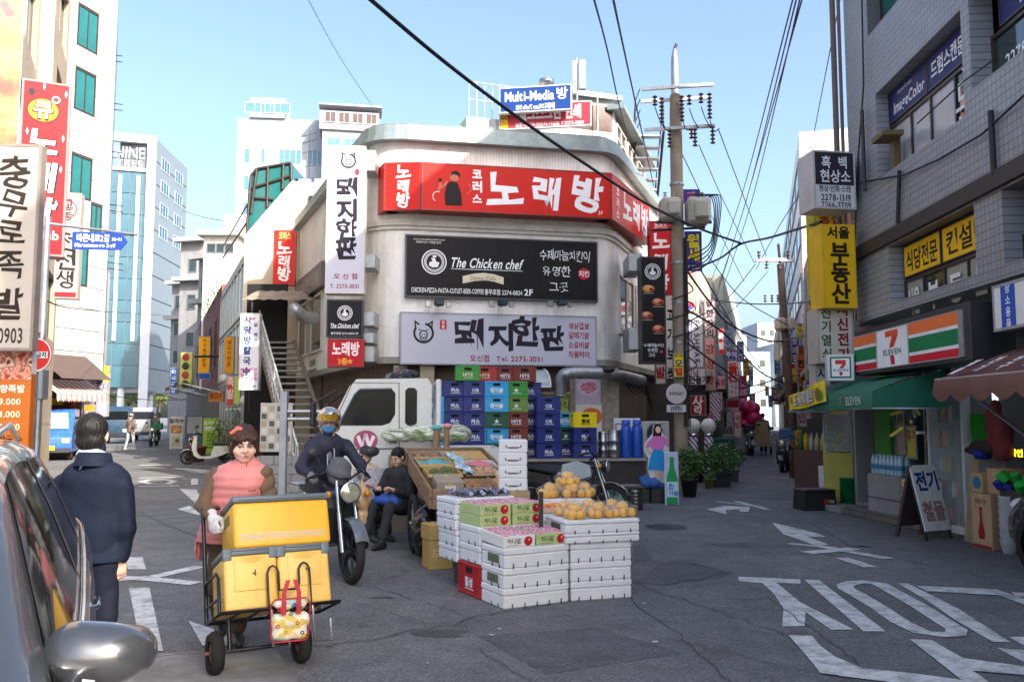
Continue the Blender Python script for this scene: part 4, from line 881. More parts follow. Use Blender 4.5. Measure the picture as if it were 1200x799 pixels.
gf(510,560,1.0,2.1,m_glass,'shop_glass',-.2,.03);gf(510,560,2.1,2.16,m_galv,'transom',-.17,.06);gf(511,545,1.75,2.1,M('white_notice',(.6,.6,.57)),'notice',-.16,.02)
o=G.w(G.uv(527,460)[0]);Txt().add('동대문',0,1.92,.22,hx('2a2830'),wt=.02,brush=.5).build(cb,0,loc=(o.x,o.y-.16,0),rz=CA)
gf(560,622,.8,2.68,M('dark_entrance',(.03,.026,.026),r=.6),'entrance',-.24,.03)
gb=thing('green_notice_board','yellow green framed notice board behind the navy crates','sign',G.w(G.uv(625,460)[0],.4,.2),CA)
wgb=G.uv(668,460)[0]-G.uv(625,460)[0];mlime=M('lime_frame',(.42,.55,.12),r=.5,dirt=.25)
MB().box(0,wgb,0,.08,0,1.65,.01).build('board',mlime,gb);MB().box(.08,wgb-.1,-.02,-.002,.1,1.2).build('poster',Mramp('pastel_poster',['9c8f86','b8a49a','8a7c78','c4b4aa'],5),gb)
Txt().add('인삼정식',wgb/2,1.42,.19,hx('2e4420'),w=wgb*.8,wt=0).build(gb,-.006);MB().box(-.03,wgb+.03,-.06,.1,1.66,1.72).build('cap',m_tan,gb)
def poster_food(T,W,H):pass
po=thing('meat_poster','tall poster of sliced pink meat on a plate beside the yellow crate','poster',Cn.w(Cn.uv(674,460)[0],.7,.02),CA)
wp=Cn.uv(705,460)[0]-Cn.uv(674,460)[0]
MB().box(0,wp,0,.03,0,1.95).build('sheet',M('poster_lilac',(.55,.46,.56),r=.4),po)
T=Txt();T.disc(wp*.5,1.53,wp*.45,hx('dcc8de'),rz=.72);T.rect(0.01,wp*.98,.35,1.14,hx('e0dcc8'));T.disc(wp*.6,.88,wp*.4,hx('d8703a'),.001,rz=.8)
T.build(po,-.004,'plate')
MB().add([(wp*.5+.34*wp*cos(a)*random.uniform(.7,1.1),-.007,1.52+.24*wp*sin(a)*random.uniform(.7,1.1))for a in[2*pi*i/22 for i in range(22)]],[tuple(range(22))]).build('meat',Mramp('meat_ink',['b8385c','d86a88','e8a0b0','a82c50','e0b8c0'],14,detail=2),po)
MB().add([(wp*.62+.25*wp*cos(a)*random.uniform(.7,1.1),-.007,.86+.16*wp*sin(a)*random.uniform(.7,1.1))for a in[2*pi*i/18 for i in range(18)]],[tuple(range(18))]).build('stew',Mramp('stew_ink',['c04820','e08a40','a03018','e8c090'],14,detail=2),po)
du=thing('exhaust_duct','fat grey spiral exhaust duct bending along the wall under the pork sign','duct',(0,0,0))
dp=[at(657,462,18.2),at(657,450,18.15),at(659,442,18.1),at(666,437.5,18.05),at(690,437,18.2),at(712,438,18.5),at(730,441,19.2),at(752,446,20.4)]
def smooth_path(P,n=6):
 P=[Vector(p)for p in P];out=[]
 for i in range(len(P)-1):
  a,b_,c,d=P[max(i-1,0)],P[i],P[i+1],P[min(i+2,len(P)-1)]
  for k in range(n):
   t=k/n;out.append(.5*((2*b_)+(c-a)*t+(2*a-5*b_+4*c-d)*t*t+(3*b_-a-3*c+d)*t**3))
 return out+[P[-1]]
sp=smooth_path(dp,10);MB().tube(sp,[.13+(.008 if i%3==0 else 0)for i in range(len(sp))],14).build('pipe',m_galv,du)
c=at(745,436,18.9);MB().ball(at(713,433,18.3),.12,sc=(1.2,1,.6)).build('cable_bundle',m_black,du)
pcn=thing('plastic_canopy','curved grey translucent canopy above the beer crates','canopy',Cn.w(Cn.uv(542,440)[0],2.15,0),CA)
wc=Cn.uv(636,440)[0]-Cn.uv(542,440)[0];m_tr=M('smoked_plastic',(.36,.42,.44),r=.2,var=.08,spec=.8)
rows=[[(wc*i/8,-.62+.6*sin(k/8*pi/2)-.0,.05+.37*(1-cos(k/8*pi/2+0)*1.0)if False else .08+.4*sin(k/8*pi/2))for i in range(9)]for k in range(9)]
rows=[[(wc*i/8,-.7*cos(k/8*pi/2),.05+.4*sin(k/8*pi/2))for i in range(9)]for k in range(9)]
MB().grid(rows).build('sheet',m_tr,pcn)
b=MB()
for x in(0,wc*.5,wc):b.tube([(x,-.71*cos(k/8*pi/2),.055+.405*sin(k/8*pi/2))for k in range(9)],.018,6)
b.tube([(0,-.71,.05),(wc,-.71,.05)],.02,6);b.build('rib',m_white,pcn)
# left street
def wallpath(par,A,B,z0,z1,mat,thick=5,name='wall',holes=(),rev=.2):
 """solid block standing behind the line A->B (front on the right hand of A->B seen from above)"""
 A,B=Vector((A[0],A[1],0)),Vector((B[0],B[1],0));v=B-A;W=v.length;a=atan2(v.y,v.x)
 b=MB();holes_wall(b,0,W,z0,z1,list(holes),rev);b.quad((0,0,z0),(0,0,z1),(0,thick,z1),(0,thick,z0));b.quad((W,0,z0),(W,thick,z0),(W,thick,z1),(W,0,z1))
 b.quad((0,0,z1),(W,0,z1),(W,thick,z1),(0,thick,z1));b.quad((0,thick,z0),(0,thick,z1),(W,thick,z1),(W,thick,z0))
 if holes:b.quad((0.05,rev+.05,z0),(W-.05,rev+.05,z0),(W-.05,rev+.05,z1-.05),(.05,rev+.05,z1-.05))
 return b.build(name,mat,par,A,a),((A.x,A.y,0),a),W
def P2(px,Y):return((px-CX)/F*Y*1.0,Y)
def hz(py,Y):return at(600,py,Y).z
def bld(label,name='building'):return thing(name,label,'building',(0,0,0))
nl=bld('tall beige building with slanting green glass windows, nearest on the left edge','beige_building')
A,B_=(-.43*12-3.3,12),(-.43*30.5-3.3,30.5)
m_beige=M('beige_stone',(.36,.28,.19),r=.7,var=.12,dirt=.25,brick=(1.1,.55,.012,(.3,.25,.18),.5))
ww=hypot(A[0]-B_[0],A[1]-B_[1]);hs=[]
for k in range(4):
 for q in range(5):hs.append((.8+q*4,3.6+q*4,4.2+k*3.4,6.4+k*3.4))
wl,xfl,W=wallpath(nl,A,B_,0,19,m_beige,6,holes=hs)
for h in hs:window(nl,h[0],h[1],h[2],h[3],.15,[0,.45,.72,1],1,fmd,[m_glassg,m_white,m_glassg],.07,xf=xfl)
for k in range(3):block(nl,.1+k*6,1.0+k*6,-.25,-.002,3.2,18,m_white,'pier',*xfl)
mural=thing('food_mural','orange brown food photograph banner on the left edge, top','banner',at(4,168,13.2),radians(40))
MB().box(-1.4,.18,0,.06,0,4.2).build('sheet',Mramp('food_mural_ink',['2a1410','6a2c12','a85a24','b8804a','4a2632','5a4460'],1.6,detail=5),mural)
wp=bld('white panelled building with small green windows, behind the red Q karaoke sign','white_panel_building')
A,B_=P2(58,32.6),P2(119,35.2);m_wpan=M('white_panel',(.44,.43,.42),r=.45,var=.06,dirt=.15)
core,xfw,W=wallpath(wp,A,B_,3.2,22,M('panel_joint',(.2,.18,.16),r=.8),6)
cols=[0,W*.2,W*.62,W*.86,W];zz=3.25;pm={}
hole_rows=[(1,4),(1,8),(1,12),(1,15),(1,19),(2,6)]
k=0
while zz<21.5:
 for i in range(4):
  if(i,k)in hole_rows or(i,k-1)in hole_rows:continue
  key=i
  if key not in pm:pm[key]=MB().box(.012,cols[i+1]-cols[i]-.012,-.05,-.002,.012,.868,.006).build('panel',m_wpan,wp,Matrix.Translation(xfw[0])@Matrix.Rotation(xfw[1],4,'Z')@Vector((cols[i],0,zz)),xfw[1]).data
  else:put('panel',pm[key],wp,Matrix.Translation(xfw[0])@Matrix.Rotation(xfw[1],4,'Z')@Vector((cols[i],0,zz)),xfw[1])
 for(i,kk)in hole_rows:
  if kk==k:window(wp,cols[i]+.02,cols[i+1]-.02,zz+.02,zz+1.72,-.04,2,1,fmd,m_glassg,.06,xf=xfw)
 zz+=.88;k+=1
A2=P2(119,35.3);B2=(A2[0]-.42*9,A2[1]+9)
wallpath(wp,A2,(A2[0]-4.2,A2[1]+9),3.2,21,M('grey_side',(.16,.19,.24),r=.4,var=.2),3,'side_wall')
b=MB()
for z in(19.5,16.6,14.6,12.6,10.4,8.0):
 for k in range(2):
  p=at(119,487-(z-1.6)/35.4*1000+k*7,35.4);b.tube([p,p+Vector((.95,-.1,-.15))],.02,4)
b.build('rod',m_dkmetal,wp)
sh=bld('low street shop under a brown lean-to roof and striped awning, left street','awning_shop')
A,B_=P2(36,31.2),P2(97,33.4);wallpath(sh,A,B_,0,3.2,M('shop_brown',(.14,.09,.06),r=.7,dirt=.3),3)
c0,c1=Vector((*A,0)),Vector((*B_,0));aa=atan2(c1 .y-c0 .y,c1 .x-c0 .x);Wd=(c1-c0).length
MB().grid([[(Wd*i/12,-.1,3.9)for i in range(13)],[(Wd*i/12,-1.5,2.95)for i in range(13)]][::-1]).build('lean_to_roof',M('brown_roof',(.09,.06,.05),r=.7,dirt=.3),sh,c0,aa)
b=MB();n=20
for i in range(n):
 b.mat(i%2);u0,u1=Wd*i/n,Wd*(i+1)/n;um=(u0+u1)/2
 b.quad((u0,-.3,2.95),(u0,-1.3,2.4),(u1,-1.3,2.4),(u1,-.3,2.95));b.quad((u0,-1.3,2.4),(u0,-1.31,2.2),(um,-1.31,2.1),(u1,-1.31,2.2),(u1,-1.3,2.4))
b.build('striped_awning',[M('stripe_white',(.72,.66,.62)),M('stripe_red',(.6,.2,.18))],sh,c0,aa)
MB().box(.35*Wd,.6*Wd,-.08,-.002,2.0,2.25).build('yellow_board',hx('d8b020'),sh,c0,aa);MB().box(.75*Wd,.8*Wd,-.2,-.002,.2,2.3).build('orange_post',hx('c8702a'),sh,c0,aa)
sign('vertical_sign','big ivory vertical sign with black brush lettering and -0903, left edge',(-26,169,50,411),9.0,M('ivory_sign','#b8aea2',r=.4,var=.05,dirt=.15,dcol=(.4,.36,.3)),[(c,.6,(y-169)/242,.128,'2c241e',{'wt':.02,'brush':1.3})for c,y in zip('충무로족발',(203,240,274,311,357))]+[('-0903',.62,.925,.085,'3a3434',{'w':.44})],d=.12,rot=radians(5),case='8a8078')
def qsign(T,W,H):
 T.disc(-W*.05,H*.83,W*.34,hx('2a1a1c'),n=28,rz=.86);T.disc(-W*.05,H*.83,W*.31,hx('e08a1e'),.001,n=28,rz=.86);T.add('큐',-W*.05,H*.83,W*.42,hx('2a1a1c'),wt=.04,y=.002).add('큐',-W*.05,H*.835,W*.38,hx('f6f2ee'),wt=.02,y=.003)
 T.ring(W*.2,H*.9,W*.055,W*.085,hx('f4f0ee'),.002);T.disc(-W*.3,H*.93,W*.07,hx('2a2022'),rz=1.3)
 for i,c in enumerate('노래방'):
  T.add(c,0,H*(.64-.2*i),H*.155,hx('1c1014'),wt=.04,slant=.1);T.add(c,-.02,H*(.645-.2*i),H*.15,hx('f6f2f2'),wt=.03,slant=.1,y=.002)
 T.add('Club',W*.1,H*.12,H*.06,hx('f4f0ee'),wt=.03);T.disc(-W*.15,H*.06,W*.08,hx('2a1a1c'),rz=1.4)
 for(x,z)in((-.35,.7),(.38,.68),(.3,.3),(-.3,.4),(.4,.94),(-.05,.97),(.36,.5)):T.shape([(W*x-.02,H*z),(W*x,H*z+.06),(W*x+.02,H*z),(W*x,H*z-.06)],hx('f0b0b8'))
sign('red_karaoke_sign','tall crimson karaoke sign with an orange oval and Q, left edge',(26,96,84,300),12.2,'b00818',d=.3,rot=radians(26),case='a06a6a',extra=qsign)
sign('white_vertical_sign','white vertical sign with a red ring and black brush lettering under the street name plate',(68,226,96,350),19.0,'b4aeaa',[('교',.42,.11,.1,'5a3434',{'brush':.5}),('동',.42,.21,.1,'5a3434',{'brush':.5}),('전',.45,.46,.18,'2a2422',{'brush':1,'wt':.02}),('선',.45,.64,.16,'2a2422',{'brush':1,'wt':.02}),('생',.45,.82,.16,'2a2422',{'brush':1,'wt':.02})],d=.25,rot=radians(12),case='a89c94',extra=lambda T,W,H:(T.ring(-W*.06,H*.84,W*.36,W*.41,hx('c8343c')),T.rect(-W*.46,W*.46,H*.01,H*.06,hx('c02830'))))
pl=thing('sign_pole','grey steel pole carrying the street name plate, left edge','pole',Vector((*P2(47,11.5),0)))
pz=hz(262,11.5)
MB().tube([(0,0,0),(0,0,pz+.1)],.045,10).tube([(0,0,pz),(1.18,.12,pz-.13)],.022,6).box(-.08,.08,-.08,.08,pz-2.4,pz-2.0,.01).build('post',m_galv,pl)
nm=thing('street_name_plate','blue arrow shaped street name plate on the grey pole arm','sign',at(84,292,11.4),radians(6))
W_,H_=.72,.24
MB().prism([(0,0),(W_-.09,0),(W_,H_/2),(W_-.09,H_),(0,H_)],0,.02,'y').build('plate',M('plate_blue','#1c3c9c',r=.35),nm)
Txt().add('마른내로2길',.27,H_*.66,.1,hx('f0f4fa'),wt=.02,w=.42).add('Mareunnae-ro 2-gil',.3,H_*.26,.065,hx('f0f4fa'),wt=.01,w=.52).add('36·41',.58,H_*.62,.05,hx('f0f4fa')).build(nm,-.003)
ne=thing('no_entry_sign','round red no entry sign with a white bar, half hidden by the ivory sign','sign',at(40,436,10.6),0)
R_=.215;MB().lathe([(0,0),(R_,0),(R_,.015),(0,.015)],32,(0,0,R_),(0,-1,0),sm=False).build('disc',M('no_entry_red','#d8261c',r=.4),ne)
T=Txt();T.ring(0,R_,R_*.93,R_,hx('eeeeee'));T.rect(-R_*.78,R_*.78,R_-.04,R_+.04,hx('f0f0f0'),.001);T.add('진입금지',0.02,R_,.06,hx('2a2a34'),w=.26,wt=.03,y=.003);T.build(ne,-.018)
MB().tube([(0,.04,-1.9+0),(0,.04,.5)],.03,8).build('post',m_galv,ne)
fbn=thing('menu_banner','orange restaurant menu banner with a meat photograph on top, left edge','banner',at(-1,530,9.2),radians(6))
W_=.58;mo=M('orange_print','#c86a10',r=.5,var=.15,vs=2)
MB().box(-W_/2,W_/2,0,.12,-1.2,.84,.005).build('board',mo,fbn);MB().box(-W_/2,W_/2,-.006,-.001,.78,1.13).build('meat_photo',Mramp('meat_photo_ink',['7a2e24','c85a44','e8a890','8a3a2c','f0c8b4','5a201c'],9,detail=5),fbn)
T=Txt()
for i,(s_,c)in enumerate((('오향족발','f6f0e0'),('39.000','f6e8c8'),('34.000','f6e8c8'),('29.000','f6e8c8'),('쟁반국수','3a2a14'),('8.000','8a2a14'),('주 전','8a2a14'))):T.add(s_,.06,.68-i*.135,.08,hx(c),wt=.02)
T.build(fbn,-.006);MB().box(-W_/2,W_/2,0.002,.118,.842,1.14,.005).build('top_board',m_white,fbn)
fl=bld('narrow building crowded with hanging signs, beyond the white panelled one','sign_building')
A,B_=(-.42*45-2.6-0,45),(-.42*80-2.6,80)
A=P2(105,38);B_=P2(124,44);wallpath(fl,A,B_,0,9,M('pale_wall',(.45,.43,.4),r=.7,dirt=.3),4)
for(nm_,lb,rc,Y,f_,tx)in(('hanging_sign','teal hanging sign with a white disc, left street',(101,372,112,424),36,'1a93a4',[('당',.5,.3,.2,'e8f4f4'),('구',.5,.7,.2,'e8f4f4')]),('hanging_sign','white and blue hanging sign under the teal one, left street',(98,424,112,462),35.5,'e6e6ea',[('노래',.5,.25,.2,'b02a34'),('동전',.5,.75,.26,'2a54b0')]),('hanging_sign','slim navy hanging sign beside the teal one, left street',(113,400,121,470),40,'2a4a90',[('국수나무',.5,.45,.15,'e8ecf4',{'vert':True})]),('hanging_sign','small bright yellow hanging sign, left street',(122,428,128,448),41,'e8e020',[]),('hanging_sign','red and white slim hanging sign over the suited man, left street',(121,448,127,486),42,'e8e0e4',[('미용실',.5,.4,.2,'b83a6a',{'vert':True})]),('hanging_sign','pale pink flower shop sign above the suited man, left street',(113,470,126,488),37,'c8a0b0',[]),('hanging_sign','orange lit shop board low beside the pink sign, left street',(99,474,111,482),36,'e09030',[])):
 sign(nm_,lb,rc,Y,f_,tx,d=.2,group='hanging signs on the left street')
bc=thing('blue_cloth_banner','blue cloth banners hanging from the narrow building','banner',at(112,330,37))
MB().grid([[(-.25+.12*sin(j*1.1)+i*.14,.05*sin(i*2+j),4.2-j*.5)for i in range(5)]for j in range(12)]).build('cloth',M('blue_cloth',(.16,.2,.5),r=.8),bc)
tw=bld('tall hotel tower of blue glass and pale panels at the end of the left street','glass_tower')
tw['category']='tower'
TY=120;c0=at(178,300,TY);c1=at(121,300,TY-2);cx_=Vector((c0 .x-.08*15,TY+15,0));Ht=at(178,160,TY).z
m_tp=M('tower_panel',(.17,.21,.25),r=.4,var=.1,vs=.1);m_twh=M('tower_white',(.42,.45,.5),r=.4)
A,B_=(c1 .x,c1 .y),(c0 .x,c0 .y)
v=Vector(B_)-Vector(A);Wt=v.length;ta=atan2(v.y,v.x);X0=((A[0],A[1],0),ta)
block(tw,0,Wt,.3,12,5.5,Ht-5,m_tp,'core',*X0);
nfl=10;zf=[5.5+(Ht-11)*i/nfl for i in range(nfl+1)]
gm_=MB().box(0,Wt/4-.1,.0,.1,0,(Ht-11)/nfl-.12)
me=None
for i in range(nfl):
 for j in range(4):
  loc=Matrix.Translation(X0[0])@Matrix.Rotation(ta,4,'Z')@Vector((Wt*j/4+.05,.15,zf[i]+.06))
  if me is None:me=gm_.build('glass_pane',m_glassb,tw,loc,ta).data
  else:put('glass_pane',me,tw,loc,ta)
b=MB();b.box(-.5,.3,-.2,.5,4,Ht);b.box(Wt-1.1,Wt+.1,-.25,.6,0,Ht);b.box(-.5,Wt,-.2,.6,Ht-1.2,Ht);b.box(.3,Wt-1.1,-.1,.4,Ht-5.4,Ht-4.9)
for x in(.24,.62):b.box(Wt*x,Wt*x+.5,-.12,.25,12,Ht-6)
b.build('white_frame',m_twh,tw,*X0)
T=Txt();T.add('NINE',Wt*.46,Ht-2.6,2.0,m_twh,wt=.0,w=Wt*.62).add('TREE',Wt*.46,Ht-4.2,1.2,m_twh,wt=0,w=Wt*.55);T.build(tw,.1,'roof_lettering',rz=ta,loc=X0[0])
A,B_=(c0 .x,c0 .y),(cx_.x,cx_.y);v=Vector(B_)-Vector(A);Wr=v.length;ra_=atan2(v.y,v.x);X1=((A[0],A[1],0),ra_)
zr_=[5.0+(Ht-5.2)*i/11 for i in range(12)];me=None
block(tw,.05,Wr,.1,5,4.8,Ht-.4,M('tower_joint',(.15,.17,.19)),'side_core',*X1)
for i in range(11):
 for j in range(2):
  q=MB().box(0,Wr*.5-.12,0,.1,0,(Ht-5.2)/11-.15)
  loc=Matrix.Translation(X1[0])@Matrix.Rotation(ra_,4,'Z')@Vector((.05+Wr*.5*j,-.05,zr_[i]))
  if me is None:me=q.build('panel',m_tp,tw,loc,ra_).data
  else:put('panel',me,tw,loc,ra_)
window_grid(tw,1.0,Wr-1,Ht-15,Ht-1.5,2,4,3.6,1.9,-.12,m_glassb,m_twh,3,.12,*X1)
b=MB()
for x in(.2,Wt*.45,Wt-.6):b.cyl((x,1,0),(x,1,5.5),.5,n=10)
for x in(4,9,14):b.cyl((Wt+.5-x*.1,x,0),(Wt+.5-x*.1,x,5.5),.45,n=10)
b.build('column',m_twh,tw,*X0)
hr=bld('white and pale blue high rise with small blue windows, far behind the cream roofs','white_high_rise')
A,B_=P2(270,90),P2(384,91);core,xfh,W=wallpath(hr,A,B_,0,hz(138,90),M('highrise_white',(.33,.38,.44),r=.6,var=.06,vs=.05),10)
hh=hz(138,90)
m_hw=M('highrise_glass',(.08,.2,.3),r=.25)
for i in range(8):
 z=hh-4.2-i*3.0
 for(x0,x1)in((.075,.14),(.25,.3),(.44,.68),(.74,.95)):window(hr,W*x0,W*x1,z-.85,z+.85,-.06,1 if x1-x0<.1 else 4,1,m_twh,m_hw,.08,xf=xfh)
MB().box(W*.13,W*.5,-.3,3,hh,hh+2.2).build('roof_frame',M('grey_roof_frame',(.3,.3,.33)),hr,*xfh)
window_grid(hr,W*.15,W*.48,hh+.2,hh+1.9,2,1,3.2,1.2,-.36,m_hw,m_twh,3,.1,*xfh)
hr2=bld('second pale high rise with balconies, right of the white and blue one','white_high_rise')
A,B_=P2(372,88),P2(440,89);core,xfh,W=wallpath(hr2,A,B_,0,hz(152,88),M('highrise_grey',(.27,.28,.31),r=.6),10);hh=hz(152,88)
window_grid(hr2,.3,W-.3,hh-10,hh-.2,3,4,1.5,1.3,-.06,m_hw,m_twh,2,.08,*xfh)
window_grid(hr2,.1,W-.1,hh+.2,hh+2.4,4,1,1.2,1.2,-.4,m_rglass,m_twh,2,.08,*xfh);MB().box(-.3,W,-.3,3,hh,hh+2.0).box(-.4,W+.3,-.4,3,hh+2.6,hh+2.8).build('roof_frame',M('grey_roof_frame'),hr2,*xfh)
# right hand side of the left street
cr=bld('tall cream rendered building with a sloping parapet and green glass roof room','cream_building')
Yc=27.2
def cut(px,py,Y=Yc):p=at(px,py,Y);return(p.x,p.z)
poly=[cut(286,560),cut(286,277),cut(342,212),cut(384,216),cut(420,216),cut(420,560)];poly[0]=(poly[0][0],0);poly[-1]=(poly[-1][0],0)
MB().prism(poly,Yc,Yc+9,'y').build('wall',m_creamp,cr)
b=MB();pts=[at(286,277,Yc-.05),at(342,212,Yc-.05),at(384,216,Yc-.05)]
for i in range(2):
 d=pts[i+1]-pts[i]
 for k in range(5):
  a0,a1=pts[i]+d*(k/5+.006),pts[i]+d*((k+1)/5-.006);up=Vector((0,0,.0));dn=Vector((0,0,-.5))
  if i==0:b.quad(a0+dn,a1+dn,a1,a0)
b.build('parapet_strip',M('parapet_stone',(.6,.54,.46),r=.8,dirt=.4),cr)
gpoly=[cut(289,274),cut(290,256),cut(294,206),cut(301,198),cut(341,191),cut(341.5,211)]
MB().prism(gpoly,Yc+.02,Yc+5,'y').build('glass_roof_room',m_glassg,cr)
b=MB()
def seg(p,q,r=.045):b.tube([at(*p,Yc-.02),at(*q,Yc-.02)],r,6)
for s_ in(((289,274),(290,256)),((290,256),(294,206)),((294,206),(301,198)),((301,198),(341,191)),((341,191),(341.5,211)),((314,196),(313,243)),((332,193),(331,222)),((294,221),(341,206)),((301,198),(294,250)),((296,232),(320,234))):seg(*s_)
b.build('roof_room_frame',fmd,cr)
window(cr,cut(362,250)[0],cut(380,250)[0],hz(246,Yc),hz(230,Yc),-.08,2,1,fmd,m_glassb,.06,xf=((0,Yc,0),0))
A,B_=P2(257,37),P2(286,Yc);sw,xfs,W=wallpath(cr,A,B_,0,hz(276,Yc)-.4,M('side_cream',(.5,.46,.4),r=.7,dirt=.3),4,'side_wall')
window_grid(cr,.1,W-.1,1.0,hz(300,Yc),8,3,W/8-.12,(hz(300,Yc)-1)/3-.15,-.06,m_glassg,m_galv,1,.05,*xfs)
MB().tube([Vector((*A,hz(310,37)+.3)),Vector((*B_,hz(276,Yc)+.5))],.04,5).tube([Vector((*A,hz(310,37)+.8)),Vector((*B_,hz(276,Yc)+1.1))],.03,5).build('railing',fmd,cr)
b=MB();zt_=hz(214,Yc)
for(px,w_)in((346,.35),(352,.3),(361,.25),(375,.35)):p=at(px,212,Yc+.8);b.box(p.x-w_/2,p.x+w_/2,Yc+.6,Yc+1,zt_-.1,zt_+.32,.03)
b.build('roof_unit',m_galv,cr)
ta_=thing('tv_antenna','thin spiky television antenna on the cream roof','antenna',at(362,212,Yc+1.2))
b=MB();b.tube([(0,0,-.2),(0,0,1.75)],.02,5)
for z in(.5,1.0,1.35,1.6):b.tube([(-.25,0,z-.05),(.25,.05,z+.1)],.01,4)
for k in range(5):b.tube([(-.2+k*.09,-.12,1.3+k*.03),(-.2+k*.09,.12,1.3+k*.03)],.008,4)
b.build('element',m_dkmetal,ta_)
sign('vertical_karaoke_sign','slim red vertical karaoke sign on the sunlit cream wall',(321,270,347,334),25.5,'cc2a22',[('코러스',.5,.1,.13,'f0b060',{'w':.6,'wt':.03}),('노',.5,.33,.22,'f4eaea',{'wt':.04,'brush':1}),('래',.5,.57,.22,'f4eaea',{'wt':.04,'brush':1}),('방',.5,.8,.22,'f4eaea',{'wt':.04,'brush':1})],d=.25,rot=radians(6),case='a83028')
sign('noodle_sign','long white vertical noodle restaurant sign with blue lettering beside the stair',(282,367,305,457),22.5,'e4e4ee',[('사랑방칼국수',.38,.42,.095,'1f3c8c',{'vert':True,'wt':.03,'lead':1.2}),('닭·백숙',.8,.25,.05,'1f3c8c',{'vert':True}),('한방족발',.5,.07,.03,'c03a4a',{}),('백숙백반',.5,.74,.05,'b83a64',{}),('칼국수방',.5,.8,.05,'b83a64',{}),('소주생맥',.5,.86,.05,'b83a64',{}),('2273-5536',.5,.95,.035,'1f3c8c',{})],d=.25,rot=radians(3),case='c0c0c8')
b0=bld('dark red brick building with ivy on its roof edge, right side of the left street','red_brick_building')
A,B_=P2(228,58),P2(257,37.2);wa,xfr,W=wallpath(b0,A,B_,0,hz(332,37),M('red_brown_wall',(.24,.085,.07),r=.75,var=.2,vs=1,dirt=.2),6)
window_grid(b0,2,W-1,3.2,6.8,5,1,1.0,2.2,-.05,m_dkin,fmd,1,.05,*xfr)
b=MB();random.seed(3)
for i in range(700):
 u=W*random.uniform(.55,1.0);z=hz(332,37)+random.gauss(0,.28)-.15;s_=random.uniform(.05,.12);y=random.uniform(-.4,.3);a=random.uniform(0,6.28)
 b.quad((u,y,z),(u+s_*cos(a),y+s_*sin(a)*.5,z+s_*.3),(u+s_*cos(a)*.6,y,z+s_),(u-s_*.4,y,z+s_*.6))
tag(b.build('ivy',m_leaf,b0,*xfr),kind='stuff')
for(rc,Y,lb)in(((207,280,236,480),62,'grey stepped concrete building beyond the red brick one'),((229,300,245,335),55,'low grey rooftop block behind the red brick building'),((198,330,214,500),70,'dim grey building where the left street narrows')):
 g_=bld(lb,'grey_building');A,B_=P2(rc[0],Y),P2(rc[2],Y-.5);_,xg,W=wallpath(g_,A,B_,0,hz(rc[1],Y),M('grey_wall',(.3,.3,.3),r=.8,dirt=.35),6)
 window_grid(g_,.2,W-.2,3,hz(rc[1],Y)-.6,max(1,int(W/1.3)),max(2,int(hz(rc[1],Y)/3)),.7,1.1,-.05,m_glass,m_galv,1,.05,*xg)
 for k in range(2):block(g_,-.3,W+.3,-.6,.0-.002,hz(rc[1],Y)-2.9*(k+.0)-.3,hz(rc[1],Y)-2.9*k,M('pale_slab',(.42,.42,.41),r=.8,dirt=.3),'balcony_slab',*xg)
gr=bld('white rooftop house with a pale green roof above the left street','green_roof_house');Y=50
A,B_=P2(234,Y),P2(273,Y);_,xg,W=wallpath(gr,A,B_,0,hz(277,Y),m_white,6);block(gr,-.3,W+.3,-.5,6,hz(277,Y),hz(272,Y),M('pale_green',(.4,.55,.42),r=.6),'roof',*xg);block(gr,.8,W+.4,1,5,hz(272,Y),hz(247,Y),m_white,'roof_block',*xg)
window_grid(gr,.2,W-.2,hz(300,Y),hz(282,Y),3,1,.6,.6,-.05,m_glass,m_galv,1,.05,*xg)
for(rc,Y,f_,tx,lb)in(((233,394,247,437),40,'f0a818',[('아구찜전문점',.5,.45,.1,'5a3a10',{'vert':True})],'upper yellow orange vertical sign on the red brick building'),((233,437,247,444),40,'2c56a8',[],'small blue board under the yellow orange sign'),((263,394,275,438),30,'d8941c',[('생고기전문',.5,.45,.11,'5a3a10',{'vert':True})],'darker yellow vertical sign left of the noodle sign'),((200,431,208,462),48,'2a5cae',[('약국국밥',.5,.5,.17,'e0e8f4',{'vert':True})],'narrow blue vertical sign left of the traffic light')):
 sign('vertical_sign',lb,rc,Y,f_,tx,d=.25,group='vertical signs over the left street')
tl=thing('traffic_light','vertical traffic light with four lamps in a yellow green housing','traffic light',at(217,455,36))
hh=hz(413,36)-hz(455,36);ww_=.5;MB().box(-ww_/2,ww_/2,0,.25,0,hh,.03).build('housing',M('signal_yellow',(.45,.5,.12),r=.5,dirt=.2),tl)
for i in range(4):
 z=hh*(.125+.25*i);m=(M('lamp_red',(.3,.04,.03),r=.3)if i%2 else M('lamp_dark',(.03,.04,.02),r=.3));MB().lathe([(0,.02),(.1,.02),(.16,0)],16,(0,-.03,z),(0,-1,0)).build('lamp',m,tl)
MB().tube([(0,.3,hh*.9),(1.2,1.2,hh*.95)],.05).tube([(0,.3,hh*.2),(0,.3,hh*.95)],.04).build('bracket_arm',m_dkmetal,tl)
st=thing('outdoor_stair','steep concrete stair with a white lattice railing between the cream buildings','stair',(0,0,0))
S0,S1=at(353,498,20.5),at(324,402,25.0);dS=S1-S0;k0=S0 .z/dS.z;n=20;me=None;m_tr_=M('stair_dark',(.05,.045,.04),r=.8,dirt=.3)
for i in range(n+1):
 t=-k0+(1+k0)*i/n;p=S0+dS*t
 q=MB().box(-.5,.5,0,.32,0,.05,.005)
 if me is None:me=q.build('tread',m_conc,st,p).data
 else:put('tread',me,st,p)
 MB().box(-.5,.5,.1,.13,-.2,0).build('riser',m_tr_,st,p)if i==0 else None
b=MB()
